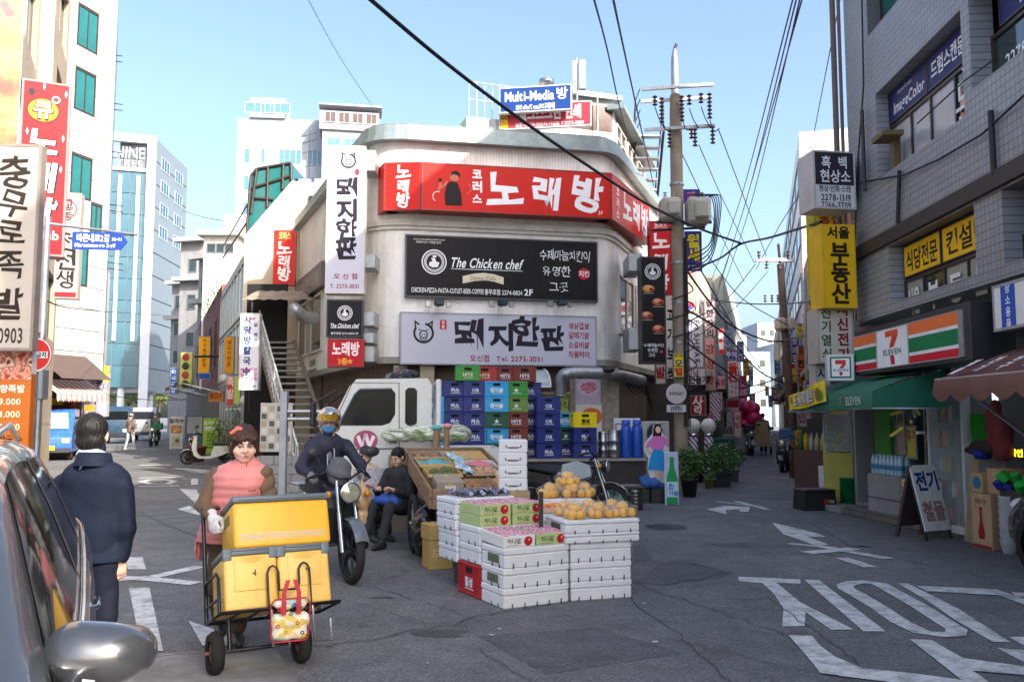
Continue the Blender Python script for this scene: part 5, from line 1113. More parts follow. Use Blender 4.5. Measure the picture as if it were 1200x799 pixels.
for s_ in(-.52,.52):a0=S0-dS*k0;b.tube([a0+Vector((s_,0,.05)),S1+Vector((s_,0,.05))],.06,6)
b.build('stringer',M('stringer',(.2,.15,.12),r=.7,dirt=.3),st)
b=MB()
for i in range(26):
 t=-k0+(1+k0)*i/25;p=S0+dS*t+Vector((-.52,0,0));b.tube([p,p+Vector((0,0,.95))],.016,5)
for h in(.5,.95):b.tube([S0-dS*k0+Vector((-.52,0,h)),S1+Vector((-.52,0,h))],.025,5)
b.build('railing',m_white,st)
block(st,S1 .x-1.0,S1 .x+.2,S1 .y+.3,S1 .y+.4,0,S1 .z+1.8,m_dkin,'stair_door')
ca=thing('corrugated_canopy','old tin canopy above the stair head beside the noodle sign','canopy',at(300,360,24.5));MB().grid([[(-.2+i*.16,-.8,.1+.03*(i%2))for i in range(16)],[(-.2+i*.16,.6,.55+.03*(i%2))for i in range(16)]],sm=False).build('sheet',M('rusty_tin',(.3,.24,.18),r=.7,dirt=.5),ca);MB().tube([(.1,-.7,.1),(.1,-.7,-3)],.03).tube([(2.1,-.7,.1),(2.1,-.7,-3)],.03).build('post',m_dkmetal,ca)
d2=thing('vent_duct','short bent vent duct sticking out beside the noodle sign wall','duct',(0,0,0));MB().tube(smooth_path([at(368,372,22.6),at(357,372,22),at(349,366,21.6),at(343,360,21.6)],5),.16,12).build('pipe',m_galv,d2)
shf=bld('row of small shops with dark awnings on the right of the left street','shop_row')
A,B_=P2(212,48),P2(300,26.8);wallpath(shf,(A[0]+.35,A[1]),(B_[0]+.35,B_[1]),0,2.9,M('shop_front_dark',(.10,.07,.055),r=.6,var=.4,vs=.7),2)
for k,(pa,Ya,w_,lb)in enumerate(((214,44,2.4,'grey'),(236,36,2.0,'brown'),(252,31,1.6,'dark'))):
 aw=thing('shop_awning',('pale grey','brown','dark brown')[k]+' sloping shop awning, number of the row beyond the planters'.replace(', number of the row beyond the planters',(', farthest of the three on the left street',', middle of the three on the left street',', nearest the noodle sign')[k]),'awning',Vector((*P2(pa,Ya),0)),atan2(B_[1]-A[1],B_[0]-A[0]),'awnings on the left street')
 MB().grid([[(i*w_/6,0,3.3)for i in range(7)],[(i*w_/6,-1.4,2.75)for i in range(7)],[(i*w_/6,-1.41,2.6)for i in range(7)]][::-1]).build('canopy',M('awn_'+lb,{'grey':(.35,.36,.33),'brown':(.12,.07,.05),'dark':(.05,.045,.04)}[lb],r=.8,dirt=.3),aw);MB().tube([(0,0,2.4),(0,-1.38,2.72),(w_,-1.38,2.72),(w_,0,2.4)],.02,5).build('frame',m_galv,aw)
 # the alley on the right
def alx(Y,side):return(4.6+.29*(Y-22))if side<0 else(1.6+.29*Y)
def alley_block(name,label,side,Y0,Y1,h,mat,nw=4,nf=2,gm=None,fm=None,ww=.9,wh=1.2,z0=2.9,off=0):
 g=bld(label,name);A,B_=(alx(Y0,side)+off,Y0),(alx(Y1,side)+off,Y1)
 if side<0:A,B_=A,B_
 else:A,B_=B_,A
 if side<0:_,xf,W=wallpath(g,A,B_,0,h,mat,6);
 else:_,xf,W=wallpath(g,A,B_,0,h,mat,6)
 return g,xf,W
def flipfront(A,B_):return B_,A
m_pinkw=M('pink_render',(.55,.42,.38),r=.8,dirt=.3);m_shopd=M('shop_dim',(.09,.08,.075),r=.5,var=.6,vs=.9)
specs=[('alley_building','pale pink two storey alley building behind the FISH BAR sign',24.8,33,6.3,m_pinkw),('alley_building','cream alley building beyond the pink one, left side of the alley',33.2,44,7.0,m_cream),('alley_building','long grey green flat roofed building, left side of the alley',44.3,60,9.0,M('greengrey',(.33,.35,.28),r=.8,dirt=.3)),('alley_building','pale rendered block near the far end of the alley, left side',60.3,84,10.5,M('paler',(.5,.48,.46),r=.8,dirt=.3))]
for nm_,lb,Y0,Y1,h,mt in specs:
 g=bld(lb,nm_);A,B_=(alx(Y0,-1),Y0),(alx(Y1,-1),Y1);_,xf,W=wallpath(g,A,B_,2.75,h,mt,-0.01 if False else 7)
 window_grid(g,.3,W-.3,3.2,h-.4,max(2,int(W/2.2)),1 if h<6.5 else 2,1.1,1.2,-.06,m_glass,m_galv,2,.05,*xf)
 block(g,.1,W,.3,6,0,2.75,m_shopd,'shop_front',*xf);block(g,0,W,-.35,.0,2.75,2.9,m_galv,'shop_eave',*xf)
specs=[('alley_shop','low shop building squeezed beyond the grey tiled block',14.6,19.5,4.6,M('dark_tile',(.13,.1,.09),r=.6,dirt=.3)),('alley_building','orange brown brick building on the right of the alley',19.7,29,6.6,M('orange_brick',(.36,.14,.07),r=.8,var=.15,dirt=.2,brick=(.25,.08,.012,(.25,.2,.16)))),('alley_building','tall white office block with slanting window bands, right side of the alley',29.2,62,11.5,M('office_white',(.68,.68,.68),r=.6,dirt=.1)),('alley_building','dim brown building near the far end of the alley, right side',62.3,90,9.5,M('far_brown',(.3,.22,.18),r=.8,dirt=.3))]
for nm_,lb,Y0,Y1,h,mt in specs:
 g=bld(lb,nm_);A,B_=(alx(Y1,1),Y1),(alx(Y0,1),Y0);_,xf,W=wallpath(g,A,B_,2.75,h,mt,7)
 if 'office' in lb:
  for z in(3.6,5.6,7.6,9.6):window(g,.5,W-.5,z,z+1.0,-.06,12,1,m_galv,m_glassb,.06,xf=xf)
 else:window_grid(g,.3,W-.3,3.2,h-.3,max(2,int(W/2.2)),1 if h<6 else 2,1.0,1.1,-.06,m_glass,m_galv,2,.05,*xf)
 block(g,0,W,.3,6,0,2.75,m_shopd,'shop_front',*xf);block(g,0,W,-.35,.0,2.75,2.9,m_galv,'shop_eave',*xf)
for(x0,x1,py,Y,c,lb)in((868,903,412,120,(.36,.46,.55),'pale blue block closing the alley on the left'),(889,912,378,150,(.5,.52,.56),'pale grey tower rising over the end of the alley'),(908,950,402,128,(.42,.42,.42),'grey block closing the alley on the right'),(838,876,392,105,(.38,.40,.33),'olive grey block behind the alley roofs')):
 g=bld(lb,'far_building');A,B_=P2(x0,Y),P2(x1,Y);_,xf,W=wallpath(g,A,B_,0,hz(py,Y),M('far_%d'%x0,c,r=.8,var=.1,vs=.1),10);nc=max(2,int(W/1.8));nr=max(3,int(hz(py,Y)/3))
 window_grid(g,.2,W-.2,2,hz(py,Y)-.3,nc,nr,1.0,1.2,-.1,m_glass,m_galv,1,.1,*xf)
 # hanging signs over the alley
AL=[('pork_wrap_sign','tall white sign with black lettering right behind the black menu sign',(779,345,791,444),21.5,'d8d4d0',[('고기보쌈',.5,.6,.14,'26242a',{'vert':True,'wt':.035,'lead':1.4,'w':.9})]),('small_white_sign','small white sign with red lettering under the black menu sign',(768,426,780,450),21.0,'d6d0cc',[('발',.5,.45,.5,'b8242c',{'wt':.035})]),('motel_sign','small yellow motel sign strapped to the near utility pole',(789,413,801,442),18.7,'ecd41c',[('주차',.5,.14,.16,'8a3a10'),('모',.5,.45,.3,'2a3a5a',{'wt':.03}),('텔',.5,.78,.3,'c83018',{'wt':.03})]),('fish_bar_sign','white vertical FISHBAR sign with letters turned sideways',(802,367,824,431),24.5,'c9c8d4',[]),('chicken_hotpot_sign','narrow white sign over the alley with red brown lettering beside FISHBAR',(825,352,838,394),25.5,'dcc8c8',[('닭한마리',.5,.5,.2,'4a2a3c',{'vert':True,'wt':.03,'lead':1.2})]),('pink_vertical_sign','pink vertical sign with red brush lettering below the narrow white one',(825,395,838,458),25.5,'d8a8a0',[('감상방',.5,.5,.16,'a03a34',{'vert':True,'brush':1,'lead':1.5})]),('white_board_sign','white board with dark and red lettering under FISHBAR',(805,431,827,451),24.3,'dccfd4',[('미남',.3,.3,.36,'2a2430'),('만들기',.6,.7,.4,'3a3038',{'wt':.03})]),('red_board_sign','dark red board with white brush lettering over the barber lamps',(808,463,827,487),24,'9a1f2c',[('사',.5,.3,.42,'f0e4e4',{'wt':.03,'brush':1}),('리',.5,.72,.42,'f0e4e4',{'wt':.03,'brush':1})]),('purple_sign','small purple sign above the white and red hot plate sign',(850,410,864,421),33,'5a3a8c',[('주막',.5,.5,.6,'e8e0f4')]),('hot_plate_sign','white vertical sign with big red lettering in the alley',(852,422,865,468),33,'e0d4d4',[('돌',.5,.2,.24,'c82c2c',{'wt':.035}),('판',.5,.42,.24,'c82c2c',{'wt':.035}),('고기국수',.3,.75,.1,'8a3a3a',{'vert':True}),('삼겹소갈',.7,.75,.1,'8a3a3a',{'vert':True})]),('dark_red_sign','dark red board under the hot plate sign',(851,468,866,478),33,'8a1e28',[]),('pink_neon_sign','bright pink vertical sign deep in the alley',(866,440,875,492),38,'d8305c',[('노래주점',.5,.5,.16,'f6d0dc',{'vert':True})]),('tiny_blue_sign','tiny blue and white sign deep in the alley, left side',(848,386,857,408),40,'b8c0d4',[('당구',.5,.5,.3,'3a4a80',{'vert':True})]),('round_flag_sign','small sign with a red and blue disc above FISHBAR',(803,350,815,366),24,'e8e8ee',[]),('purple_right_sign','dark purple vertical sign on the right of the alley',(927,395,935,425),34,'4a3078',[('호프집',.5,.5,.24,'e8e0f4',{'vert':True})]),('beige_right_sign','beige vertical sign with red and black lettering, right side of the alley',(944,366,954,446),22,'d8ccc2',[('발',.5,.35,.12,'b82c34',{'wt':.03}),('무',.5,.58,.12,'2a2428',{'wt':.03}),('교',.5,.75,.12,'2a2428',{'wt':.03}),('닭',.5,.1,.12,'b8641e')]),('red_food_sign','crimson food sign with white lettering beside the green awning',(944,446,968,483),20.5,'9c1c26',[('닭칼',.5,.3,.34,'f0dcd8',{'wt':.03}),('02-2268-7',.5,.9,.1,'e0c8c8')]),('orange_right_sign','orange and yellow vertical sign low on the right of the alley',(920,474,930,512),38,'e8a020',[('모텔',.5,.4,.3,'b0301c',{'vert':True,'wt':.03})]),('brown_right_sign','brown menu sign beside the second utility pole',(935,405,944,470),27,'8a4a28',[('생맥주',.5,.5,.15,'f0d8b0',{'vert':True})]),('white_right_sign','white board with red lettering above the alley scooter',(935,470,945,500),27,'d8d0c8',[('국밥',.5,.5,.3,'a8302c',{'vert':True})]),('yellow_arrow_sign','bright yellow board hanging behind the green awning corner',(972,472,994,486),17.5,'e8cc20',[]),('pink_left_sign','pink and white shop board over the alley shops, left side',(838,440,850,456),30,'d898a0',[('미용',.5,.5,.5,'7a2a4a')]),]
for nm_,lb,rc,Y,f_,tx in AL:
 ex=None
 if nm_=='fish_bar_sign':ex=lambda T,W,H:[T.add(c,W*.14,H*(.84-i*.12),H*.12,hx('2a2a34'),rot=-pi/2,wt=.02)for i,c in enumerate('FISHBAR')]+[T.add('어',-W*.25,H*(.8),H*.12,hx('5a3a8a'),brush=1),T.add('방',-W*.25,H*.6,H*.12,hx('5a3a8a'),brush=1)]
 if nm_=='round_flag_sign':ex=lambda T,W,H:(T.disc(0,H*.5,W*.4,hx('c83040')),T.disc(-W*.1,H*.35,W*.22,hx('3050a8'),.001))
 sign(nm_,lb,rc,Y,f_,tx,d=.18,rot=radians(random.uniform(-4,8)),case='8a8680',extra=ex,group='signs hanging over the alley')
for k,(rc,lb)in enumerate((((800,222,820,239),'small purple cloth flyer behind the transformer'),((802,271,822,318),'purple and yellow banner below the transformer on the near pole'))):
 sign('purple_banner',lb,rc,19.6,'4a3a94',[('☆',.5,.3,.3,'f0d820')]if k==0 and False else[('월',.5,.25,.3,'e8d820',{'wt':.038}),('세',.5,.6,.3,'e8d820',{'wt':.038}),('55-5885',.5,.9,.12,'f0e8f8')]if k else[('가',.5,.5,.6,'e06a9a')],d=.02,case='4a3a94')
def barber_mat(name,c3='f0f0f4'):
 if name in MATS:return MATS[name]
 m=bpy.data.materials.new(name);MATS[name]=m;m.use_nodes=True;n=m.node_tree.nodes;L=m.node_tree.links
 tc=n.new('ShaderNodeTexCoord');sx=n.new('ShaderNodeSeparateXYZ');L.new(tc.outputs['Object'],sx.inputs[0])
 a=n.new('ShaderNodeMath');a.operation='MULTIPLY_ADD';L.new(sx.outputs[0],a.inputs[0]);a.inputs[1].default_value=1.3;L.new(sx.outputs[2],a.inputs[2])
 f=n.new('ShaderNodeMath');f.operation='MULTIPLY';L.new(a.outputs[0],f.inputs[0]);f.inputs[1].default_value=3.4
 g=n.new('ShaderNodeMath');g.operation='FRACT';L.new(f.outputs[0],g.inputs[0])
 cr_=n.new('ShaderNodeValToRGB');cr_.color_ramp.interpolation='CONSTANT';e=cr_.color_ramp.elements
 e[0].color=(*lin('e8e8f0'),1);e[1].position=.3;e[1].color=(*lin('3a3a9c'),1);x=e.new(.52);x.color=(*lin('e8e8f0'),1);x=e.new(.8);x.color=(*lin('c03c5c'),1)
 L.new(g.outputs[0],cr_.inputs[0]);L.new(cr_.outputs[0],n['Principled BSDF'].inputs['Base Color']);return m
bb=sign('barber_box_sign','striped blue, red and white barber light box over the alley',(831,459,844,493),27,barber_mat('barber_stripes'),[],d=.3,rot=radians(4),case='b88a70')
bb2=sign('barber_box_sign','small striped barber box deeper in the alley',(851,482,859,500),36,barber_mat('barber_stripes'),[],d=.3,case='b88a70')
for(px,lb)in((811,'left of two striped barber poles with a white globe'),(829,'right of two striped barber poles with a white globe')):
 p=Vector((*P2(px,22.5),0));t=thing('barber_pole',lb,'barber pole',p,0,'barber poles with globes');zt_=hz(499,22.5)
 MB().lathe([(0,0),(.2,0),(.2,.12),(.12,.16)],16).build('base',m_black,t);MB().cyl((0,0,.16),(0,0,zt_-.28),.12,n=18).build('striped_cylinder',barber_mat('barber_stripes'),t);MB().lathe([(.12,zt_-.28),(.14,zt_-.26),(.14,zt_-.2),(.06,zt_-.17)],16).build('collar',m_chrome,t);MB().ball((0,0,zt_),.2,18,12).build('globe',M('globe_white',(.75,.73,.7),r=.3),t)
 # utility poles
m_polec=M('pole_concrete',(.36,.29,.21),r=.85,var=.25,vs=2,dirt=.3,bump=.2);m_ins=M('insulator',(.07,.05,.06),r=.3)
def insulator(b,p,n=5,r=.062,s=.09,d=(0,0,-1)):
 d=Vector(d).normalized();p=Vector(p);prof=[]
 for i in range(n):prof+=[(r*.35,i*s),(r,i*s+s*.35),(r*.95,i*s+s*.5),(r*.35,i*s+s*.6)]
 b.lathe(prof,8,p,d)
PY=19.0;pb=Vector((*P2(797,PY),0));pt=hz(58,PY);up=thing('utility_pole','tall concrete utility pole beside the black menu sign, with two levels of cross arms','utility pole',pb)
MB().lathe([(.16,0),(.14,hz(135,PY)+.0),(.12,hz(112,PY))],16).build('pole',m_polec,up);MB().lathe([(.1,hz(112,PY)-.3),(.085,hz(70,PY)),(.04,pt),(0,pt+.02)],12).build('pole_top',m_galv,up);b=MB();b.tube([(0,0,pt),(.05,0,pt+.12)],.04,6).build('finial',m_dkmetal,up)
def arm(par,x0,x1,z,tilt=.0,y=-.2,mat=None,r=.035,name='cross_arm'):return MB().box(x0,x1,y-r,y+r,-r,r).build(name,mat or m_galv,par,(0,0,z),0)
sc=PY/1000
for(x0,x1,py,tl_,y)in((-42,43,107,.07,-.25),(-40,44,113,.06,.22),(-40,44,154,.06,-.22)):
 o=arm(up,x0*sc,x1*sc,hz(py,PY),y=y);o.rotation_euler=(0,-tl_,0)
b=MB()
for(dx,py,n_)in((-27,117,3),(-19,119,7),(5,117,7),(14,116,3),(28,114,3),(38,114,7),(-10,156,5),(20,155,5),(16,155,3),(41,152,5)):insulator(b,(dx*sc,-.25,hz(py,PY)),n_)
b.build('insulator',m_ins,up)
b=MB()
for(dx,py)in((-27,130),(-19,143),(5,143),(14,132),(28,130),(38,145)):b.tube(smooth_path([(dx*sc,-.25,hz(py,PY)),((dx+4)*sc,-.3,hz(py+14,PY)),((dx+11)*sc,-.25,hz(155,PY))],5),.012,4)
b.build('jumper',m_cable,up)
m_trf=M('transformer_beige',(.48,.44,.36),r=.5,dirt=.25)
for(dx,py0,py1,r)in((-11,236,262,.22),(22,236,266,.26)):
 b=MB();za_,zb_=hz(py1,PY),hz(py0,PY);b.box(dx*sc-r,dx*sc+r,-.45,.05,za_,zb_,.06);b.box(dx*sc-r*.5,dx*sc+r*.7,-.6,-.452,za_+.08,zb_-.1,.04)
 for k in range(2):insulator(b,(dx*sc-.1+.2*k,-.2,zb_),3,.05,.06,(0,0,1))
 b.build('transformer',m_trf,up)
MB().box(-.5,.75,-.12,-.05,hz(263,PY),hz(260,PY)).tube([(-.6,0,hz(270,PY)),(.6,-.1,hz(268,PY))],.03).build('bracket',m_dkmetal,up)
b=MB()
for k in range(5):b.tube(smooth_path([(.2+.1*k,-.3,hz(232+k,PY)),(.75+.05*k,-.2,hz(236,PY)),(.7,-.2,hz(285+k*5,PY)),(.25-.05*k,-.1,hz(300+6*k,PY))],6),.014,4)
for k in range(6):b.tube(smooth_path([(.18,-.05,hz(330+22*k,PY)),(.28+.05*(k%3),-.15,hz(342+22*k,PY)),(-.2,-.15,hz(352+22*k,PY))],6),.016,4)
for k in range(4):b.tube([(.17-.02*k,-.14,hz(280,PY)),(.17-.04*k,-.17,hz(500,PY))],.014,4)
b.build('cable_run',m_cable,up)
b=MB()
for z in(3.2,4.1,5.0,5.9,6.8):b.lathe([(.165,z),(.165,z+.05)],14)
b.build('strap',m_galv,up)
rs=thing('round_sign','round pale pink sign on the near utility pole','sign',at(792.5,473,18.6));Rr=.22;MB().lathe([(0,0),(Rr,0),(Rr,.03),(0,.03)],28,(0,0,Rr),(0,-1,0),sm=False).build('disc',M('pale_pink','#c8bcbc',r=.4),rs);Txt().add('주정차금지',0,Rr,.07,hx('4a3a44'),w=.32).build(rs,-.034)
sign('one_way_sign','small white board under the round pink sign on the pole',(781,474,804,483),18.6,'d8d4d0',[('일방통행로',.5,.5,.6,'2a262c',{'w':.8})],d=.03)
P2Y=30;q0=Vector((*P2(929,P2Y),0));p2=thing('utility_pole','dark leaning utility pole with a transformer on the right of the alley','utility pole',q0)
MB().tube([(0,0,0),(-.22,0,hz(400,P2Y)),(-.33,0,hz(310,P2Y))],[.17,.14,.12],12).tube([(-.33,0,hz(310,P2Y)),(-.38,0,hz(286,P2Y))],.05).build('pole',M('dark_pole',(.14,.10,.08),r=.8,dirt=.3),p2)
sc2=P2Y/1000
MB().box(-42*sc2,4*sc2,-.25,-.12,hz(308,P2Y),hz(304,P2Y)).build('cross_arm',m_galv,p2)
b=MB()
for dx in(-38,-29,-14,-4):insulator(b,(dx*sc2,-.2,hz(306,P2Y)),3,.08,.12,(0,0,1 if dx<-30 or dx>-10 else-1))
for dx in(-32,-24,-17):insulator(b,(dx*sc2,-.2,hz(355,P2Y)),3,.06,.1,(0,0,1))
b.build('insulator',m_ins,p2)
MB().box(-20*sc2,-9*sc2,-.4,.1,hz(388,P2Y),hz(373,P2Y),.08).box(-8*sc2,2*sc2,-.4,.1,hz(388,P2Y),hz(373,P2Y),.08).build('transformer',m_trf,p2)
# wires
def cable(label,pts,r,sag=0,name='cable',n=10,mat=None):
 P=[at(*p)for p in pts]
 if len(P)==2 and sag:P=[P[0]+(P[1]-P[0])*(i/n)-Vector((0,0,sag*4*(i/n)*(1-i/n)))for i in range(n+1)]
 else:P=smooth_path(P,6)
 o=MB().tube(P,r,6).build(name,mat or m_cable);return tag(o,label,'cable','overhead cables')
m_wire=M('wire_grey',(.06,.065,.075),r=.5)
cable('thick black cable from the top centre down past the red karaoke sign',[(425,-8,9),(520,72,10.5),(610,140,12.5),(690,195,14.5),(760,240,16.5),(820,268,18.5),(868,285,20)],.026)
cable('thick black cable from the yellow estate agent sign to the near pole',[(962,260,14),(930,270,16),(900,279,18),(868,286,20),(845,302,19.5),(820,312,19.2),(797,316,19)],.026)
cable('upper thin wire of two running down behind the rooftop room',[(694,-8,8),(712,60,12),(728,133,17),(745,190,24)],.012)
cable('second wire crossing the fire stair, right of the thinner one',[(717,-8,8),(738,90,14),(766,218,24)],.014)
for k,(x0,x1,y1)in enumerate(((931,833,330),(935,842,335),(939,850,330),(942,838,352))):cable(('leftmost','second','third','rightmost')[k]+' of four thin wires dropping from the top right into the alley',[(x0,-8,12),((x0*.35+x1*.65),235,26),(x1,y1,36)],.013,mat=m_wire)
cable('wire from the lower cross arm to the second pole, upper one',[(842,152,19),(875,240,25),(898,300,30)],.013);cable('wire from the pole centre to the second pole, lower one',[(819,170,19),(850,240,25),(884,308,30)],.012);cable('wire from the left arm sloping into the alley',[(800,182,19),(842,270,26),(872,330,36)],.012)
cable('wire rising from the second pole to the grey tiled building',[(886,316,30),(915,262,22),(948,214,16)],.012);cable('wire falling from the second pole to the near pole, long diagonal',[(885,310,30),(850,352,24),(800,380,19.2)],.016);cable('second wire falling from the second pole across the alley',[(900,318,30),(860,362,25),(806,402,19.2)],.012)
cable('level wire crossing the alley at signboard height',[(838,352,24),(880,356,26),(920,356,26),(960,352,15)],.02)
cable('heavy sagging cable from the near pole into the alley, highest',[(800,310,19),(830,352,22),(855,380,25),(895,398,28),(918,400,30)],.028)
cable('heavy sagging cable from the near pole into the alley, middle',[(800,360,19),(850,392,24),(890,435,30),(925,452,34)],.026);cable('heavy sagging cable from the near pole into the alley, lowest',[(800,398,19),(845,430,25),(880,452,30),(918,440,30)],.024)
cable('long straight wire sloping down to the far alley',[(822,318,20),(870,400,34),(900,445,50)],.02);cable('drooping wire along the right side of the alley',[(830,300,22),(870,350,26),(925,382,29)],.014);cable('low slack wire between the alley buildings',[(838,470,30),(880,462,33),(925,446,30)],.02);cable('looping wire under the level one',[(842,362,26),(885,400,30),(950,392,20)],.014)
cable('thin wire strung across the left street over the street name plate',[(52,352,12),(110,364,25),(200,370,60)],.012);cable('wire across the hotel tower front',[(110,461,36),(170,468,50),(228,468,50)],.02);cable('thin wire behind the pale rooftops on the left',[(214,247,60),(245,256,60),(290,262,50)],.02);cable('faint high wire above the pale high rise',[(358,-6,16),(400,70,20),(447,140,24)],.008,mat=m_wire)
cable('wire dropping beside the grey tiled building from the top right',[(986,-8,14),(960,125,18),(938,240,26)],.01,mat=m_wire)
b=MB()
for k in range(5):b.tube(smooth_path([at(732+5*k,447+2*k,19.5),at(745+k*3,462-3*k,19.7),at(756+2*k,452+7*k,20.5)],6),.014,5)
tag(b.build('cable_tangle',m_cable),'tangle of black cables on the right corner wall above the gas bottles','cable')
# loading platform with crates, kegs and bottles
PX0,PX1,PFY=488,756,15.9
pA=Vector((*P2(484,PFY-.25),0));pB=Vector((*P2(757,PFY+.35),0));pa=atan2(pB.y-pA.y,pB.x-pA.x);PW=(pB-pA).length;PZ=.8
pf=thing('loading_platform','long dark loading platform carrying the beer crates, kegs and gas bottles','platform',pA,pa)
m_dkpl=M('dark_planking',(.045,.035,.03),r=.7,var=.3,dirt=.3)
for i in range(9):MB().box(PW*i/9+.004,PW*(i+1)/9-.004,0,1.3,PZ-.05,PZ,.004).build('deck_plank',M('deck_wood',(.26,.2,.15),r=.8,var=.3,dirt=.4),pf)
for i in range(6):MB().box(PW*i/6+.004,PW*(i+1)/6-.004,.02,.06,PZ-.48,PZ-.052).build('skirt_board',m_dkpl,pf)
MB().box(-.03,PW+.03,-.03,.0-.002,PZ-.045,PZ+.005).box(-.03,PW+.03,-.01,.06,PZ-.53,PZ-.48).box(PW-.02,PW+.05,-.04,.08,PZ-.6,PZ-.05).build('edge_rail',M('edge_metal',(.34,.3,.26),r=.5,dirt=.5),pf)
b=MB()
for x in(.1,PW*.5,PW-.15):
 for y in(.1,1.15):b.box(x-.05,x+.05,y-.05,y+.05,0,PZ-.05)
b.build('leg',m_dkmetal,pf);MB().box(.15,PW-.2,.5,1.2,.12,.2).build('lower_shelf',m_dkpl,pf)
def pfp(px,dy=.1,z=PZ):
 q=Pl(pA.x,pA.y,pa).shift(-dy);u=q.uv(px,500)[0];p=q.w(u);return Vector((p.x,p.y,z))
CW,CD,CH=.44,.33,.285
CRP={}
def crate_proto(col,txt,tc='f0f0f4',necks=False,ch=CH):
 m=M('crate_'+col,'#'+col,r=.42,var=.1,vs=4,dirt=.22,dcol=(.1,.09,.08));md=M('crate_slot',(.012,.012,.014),r=.8)
 t=thing('beer_crate','x','crate',(0,0,-50),0,'plastic bottle crates');b=MB();w=.018
 b.box(-CW/2,CW/2,0,w,.0,ch,.004).box(-CW/2,CW/2,CD-w,CD,0,ch,.004).box(-CW/2,-CW/2+w,w,CD-w,0,ch,.004).box(CW/2-w,CW/2,w,CD-w,0,ch,.004).box(-CW/2+w,CW/2-w,w,CD-w,.01,.02)
 b.box(-CW/2-.008,CW/2+.008,-.01,-.001,ch-.03,ch-.004,.003).box(-CW/2-.008,CW/2+.008,-.01,-.001,.004,.03,.003)
 for x in(-CW/2,CW/2-.02,-.09,.07):b.box(x,x+.02,-.008,-.001,.03,ch-.03)
 for y in(.05,.15,.25):b.box(-CW/2-.008,-CW/2-.001,y,y+.02,.02,ch-.02)
 b.build('body',m,t)
 MB().box(-.075,.085,-.006,-.0005,ch-.085,ch-.04).box(-CW/2-.006,-CW/2-.0005,.1,.22,ch-.085,ch-.04).build('handle_slot',md,t)
 T=Txt();T.add(txt,.0,ch*.42,.075,hx(tc),wt=.03,maxw=CW*.6);T.rect(-.08,.1,ch*.2,ch*.23,hx(tc));T.build(t,-.0105)
 if necks:
  b=MB()
  for i in range(5):b.lathe([(.03,ch-.12),(.03,ch-.02),(.014,ch+.03),(.014,ch+.045)],7,(-CW/2+.06+i*.08,.06,0));
  b.build('bottle_neck',M('brown_bottle',(.09,.035,.015),r=.15),t)
 return t
used_proto=set()
def crate(key,px,i,label,dy=.1,z=None,rz=0,tc='f0f0f4',txt='카스',base=None,row=None,ch=CH):
 kk=(key,txt,key=='7c2a1c' or False)
 if kk not in CRP:CRP[kk]=crate_proto(key,txt,tc,key in('7c2a1c',))
 p=(base if base is not None else pfp(px,dy))+Vector((0,0,i*(CH+.004)))if z is None else Vector((*(pfp(px,dy).xy),z))
 pr=CRP[kk]
 if kk not in used_proto:used_proto.add(kk);pr.location=p;pr.rotation_euler=(0,0,pa+rz);pr['label']=label;return pr
 return copy_tree(pr,p,pa+rz,label)
NV,LB,GR,DG,OG,RD,BR_,YE='1c2f7c','2ba6dc','35963a','0f5a3c','6f9440','b02a2c','7c2a1c','f0d818'
ordw=('bottom','second','third','fourth','fifth')
def column(px,cols,where,dy=.1,rz=0,txts=None):
 n=len(cols)
 for i,c in enumerate(cols):
  nm_={NV:'navy blue',LB:'light blue',GR:'bright green',DG:'dark green',OG:'olive green',RD:'red',BR_:'red brown',YE:'yellow'}[c]
  crate(c,px,i,'%s crate, %s of the stack %s'%(nm_,'top' if i==n-1 else(ordw[i]+(' from the bottom' if i else '')),where),dy+random.uniform(-.02,.02),rz=rz+random.uniform(-.05,.05),txt=(txts or{}).get(i,{NV:'카스',LB:'참이슬',GR:'★',DG:'▲' if False else '★',OG:'★',RD:'HITE',BR_:'HITE',YE:'롯데'}[c]),tc='2a2a20' if c==YE else 'f0f0f4')
column(506,[LB,LB,LB,LB],'beside the white truck',.15)
column(533,[NV,NV,NV,NV,NV],'second from the truck',.2)
column(557,[NV,NV,NV,NV,NV],'third from the truck',.12,.0,{2:'카스',3:'OB',4:'OB'})
column(582,[DG,LB,DG,LB,LB],'of light blue and dark green',.1)
column(605,[BR_,BR_,BR_,OG,GR],'topped with bright green',.14)
column(621,[NV,NV,NV,NV,NV],'half behind the green one',.5)
column(643,[NV,NV,NV,NV],'alone before the lime board',.12,.05,{1:'OB',2:'OB',3:'OB'})
column(663,[NV,DG,LB],'half before the lime board',.55)
column(686,[NV,NV,YE],'under the yellow crate',.1)
for(px,c,i,lb,w_)in((548,GR,5,'small bright green crate lying on top of the navy stacks',.1),(568,RD,5,'red crate on top, left of the three red ones',.35),(592,BR_,5,'brown red crate on top, middle of the three red ones',.45),(615,BR_,5,'brown red crate on top, right of the three red ones',.4)):
 crate(c,px,i,lb,w_,txt='HITE',tc='f0e0c0')
def keg(label,loc,h=.52,r=.115):
 t=thing('steel_keg',label,'keg',loc,0,'steel kegs on the platform');pr=[(0,.02),(r*.9,.02),(r,.0),(r,.03)]
 for z in(.3,.62):pr+=[(r,h*z-.03),(r*1.06,h*z-.015),(r*1.06,h*z+.015),(r,h*z+.03)]
 pr+=[(r,h-.05),(r*.97,h-.02),(r,h),(r*.92,h),(r*.9,h-.05),(0,h-.04)]
 MB().lathe(pr,24).build('barrel',m_steel,t);MB().lathe([(.03,h-.05),(.03,h+.0),(0,h)],12).build('valve',m_dkmetal,t);return t
keg('tall plain steel keg with a dark lid beside the navy crates',pfp(707,.25),.5,.1);kg=keg('ribbed steel keg between the plain keg and the gas bottles',pfp(720,.2),.53,.12)
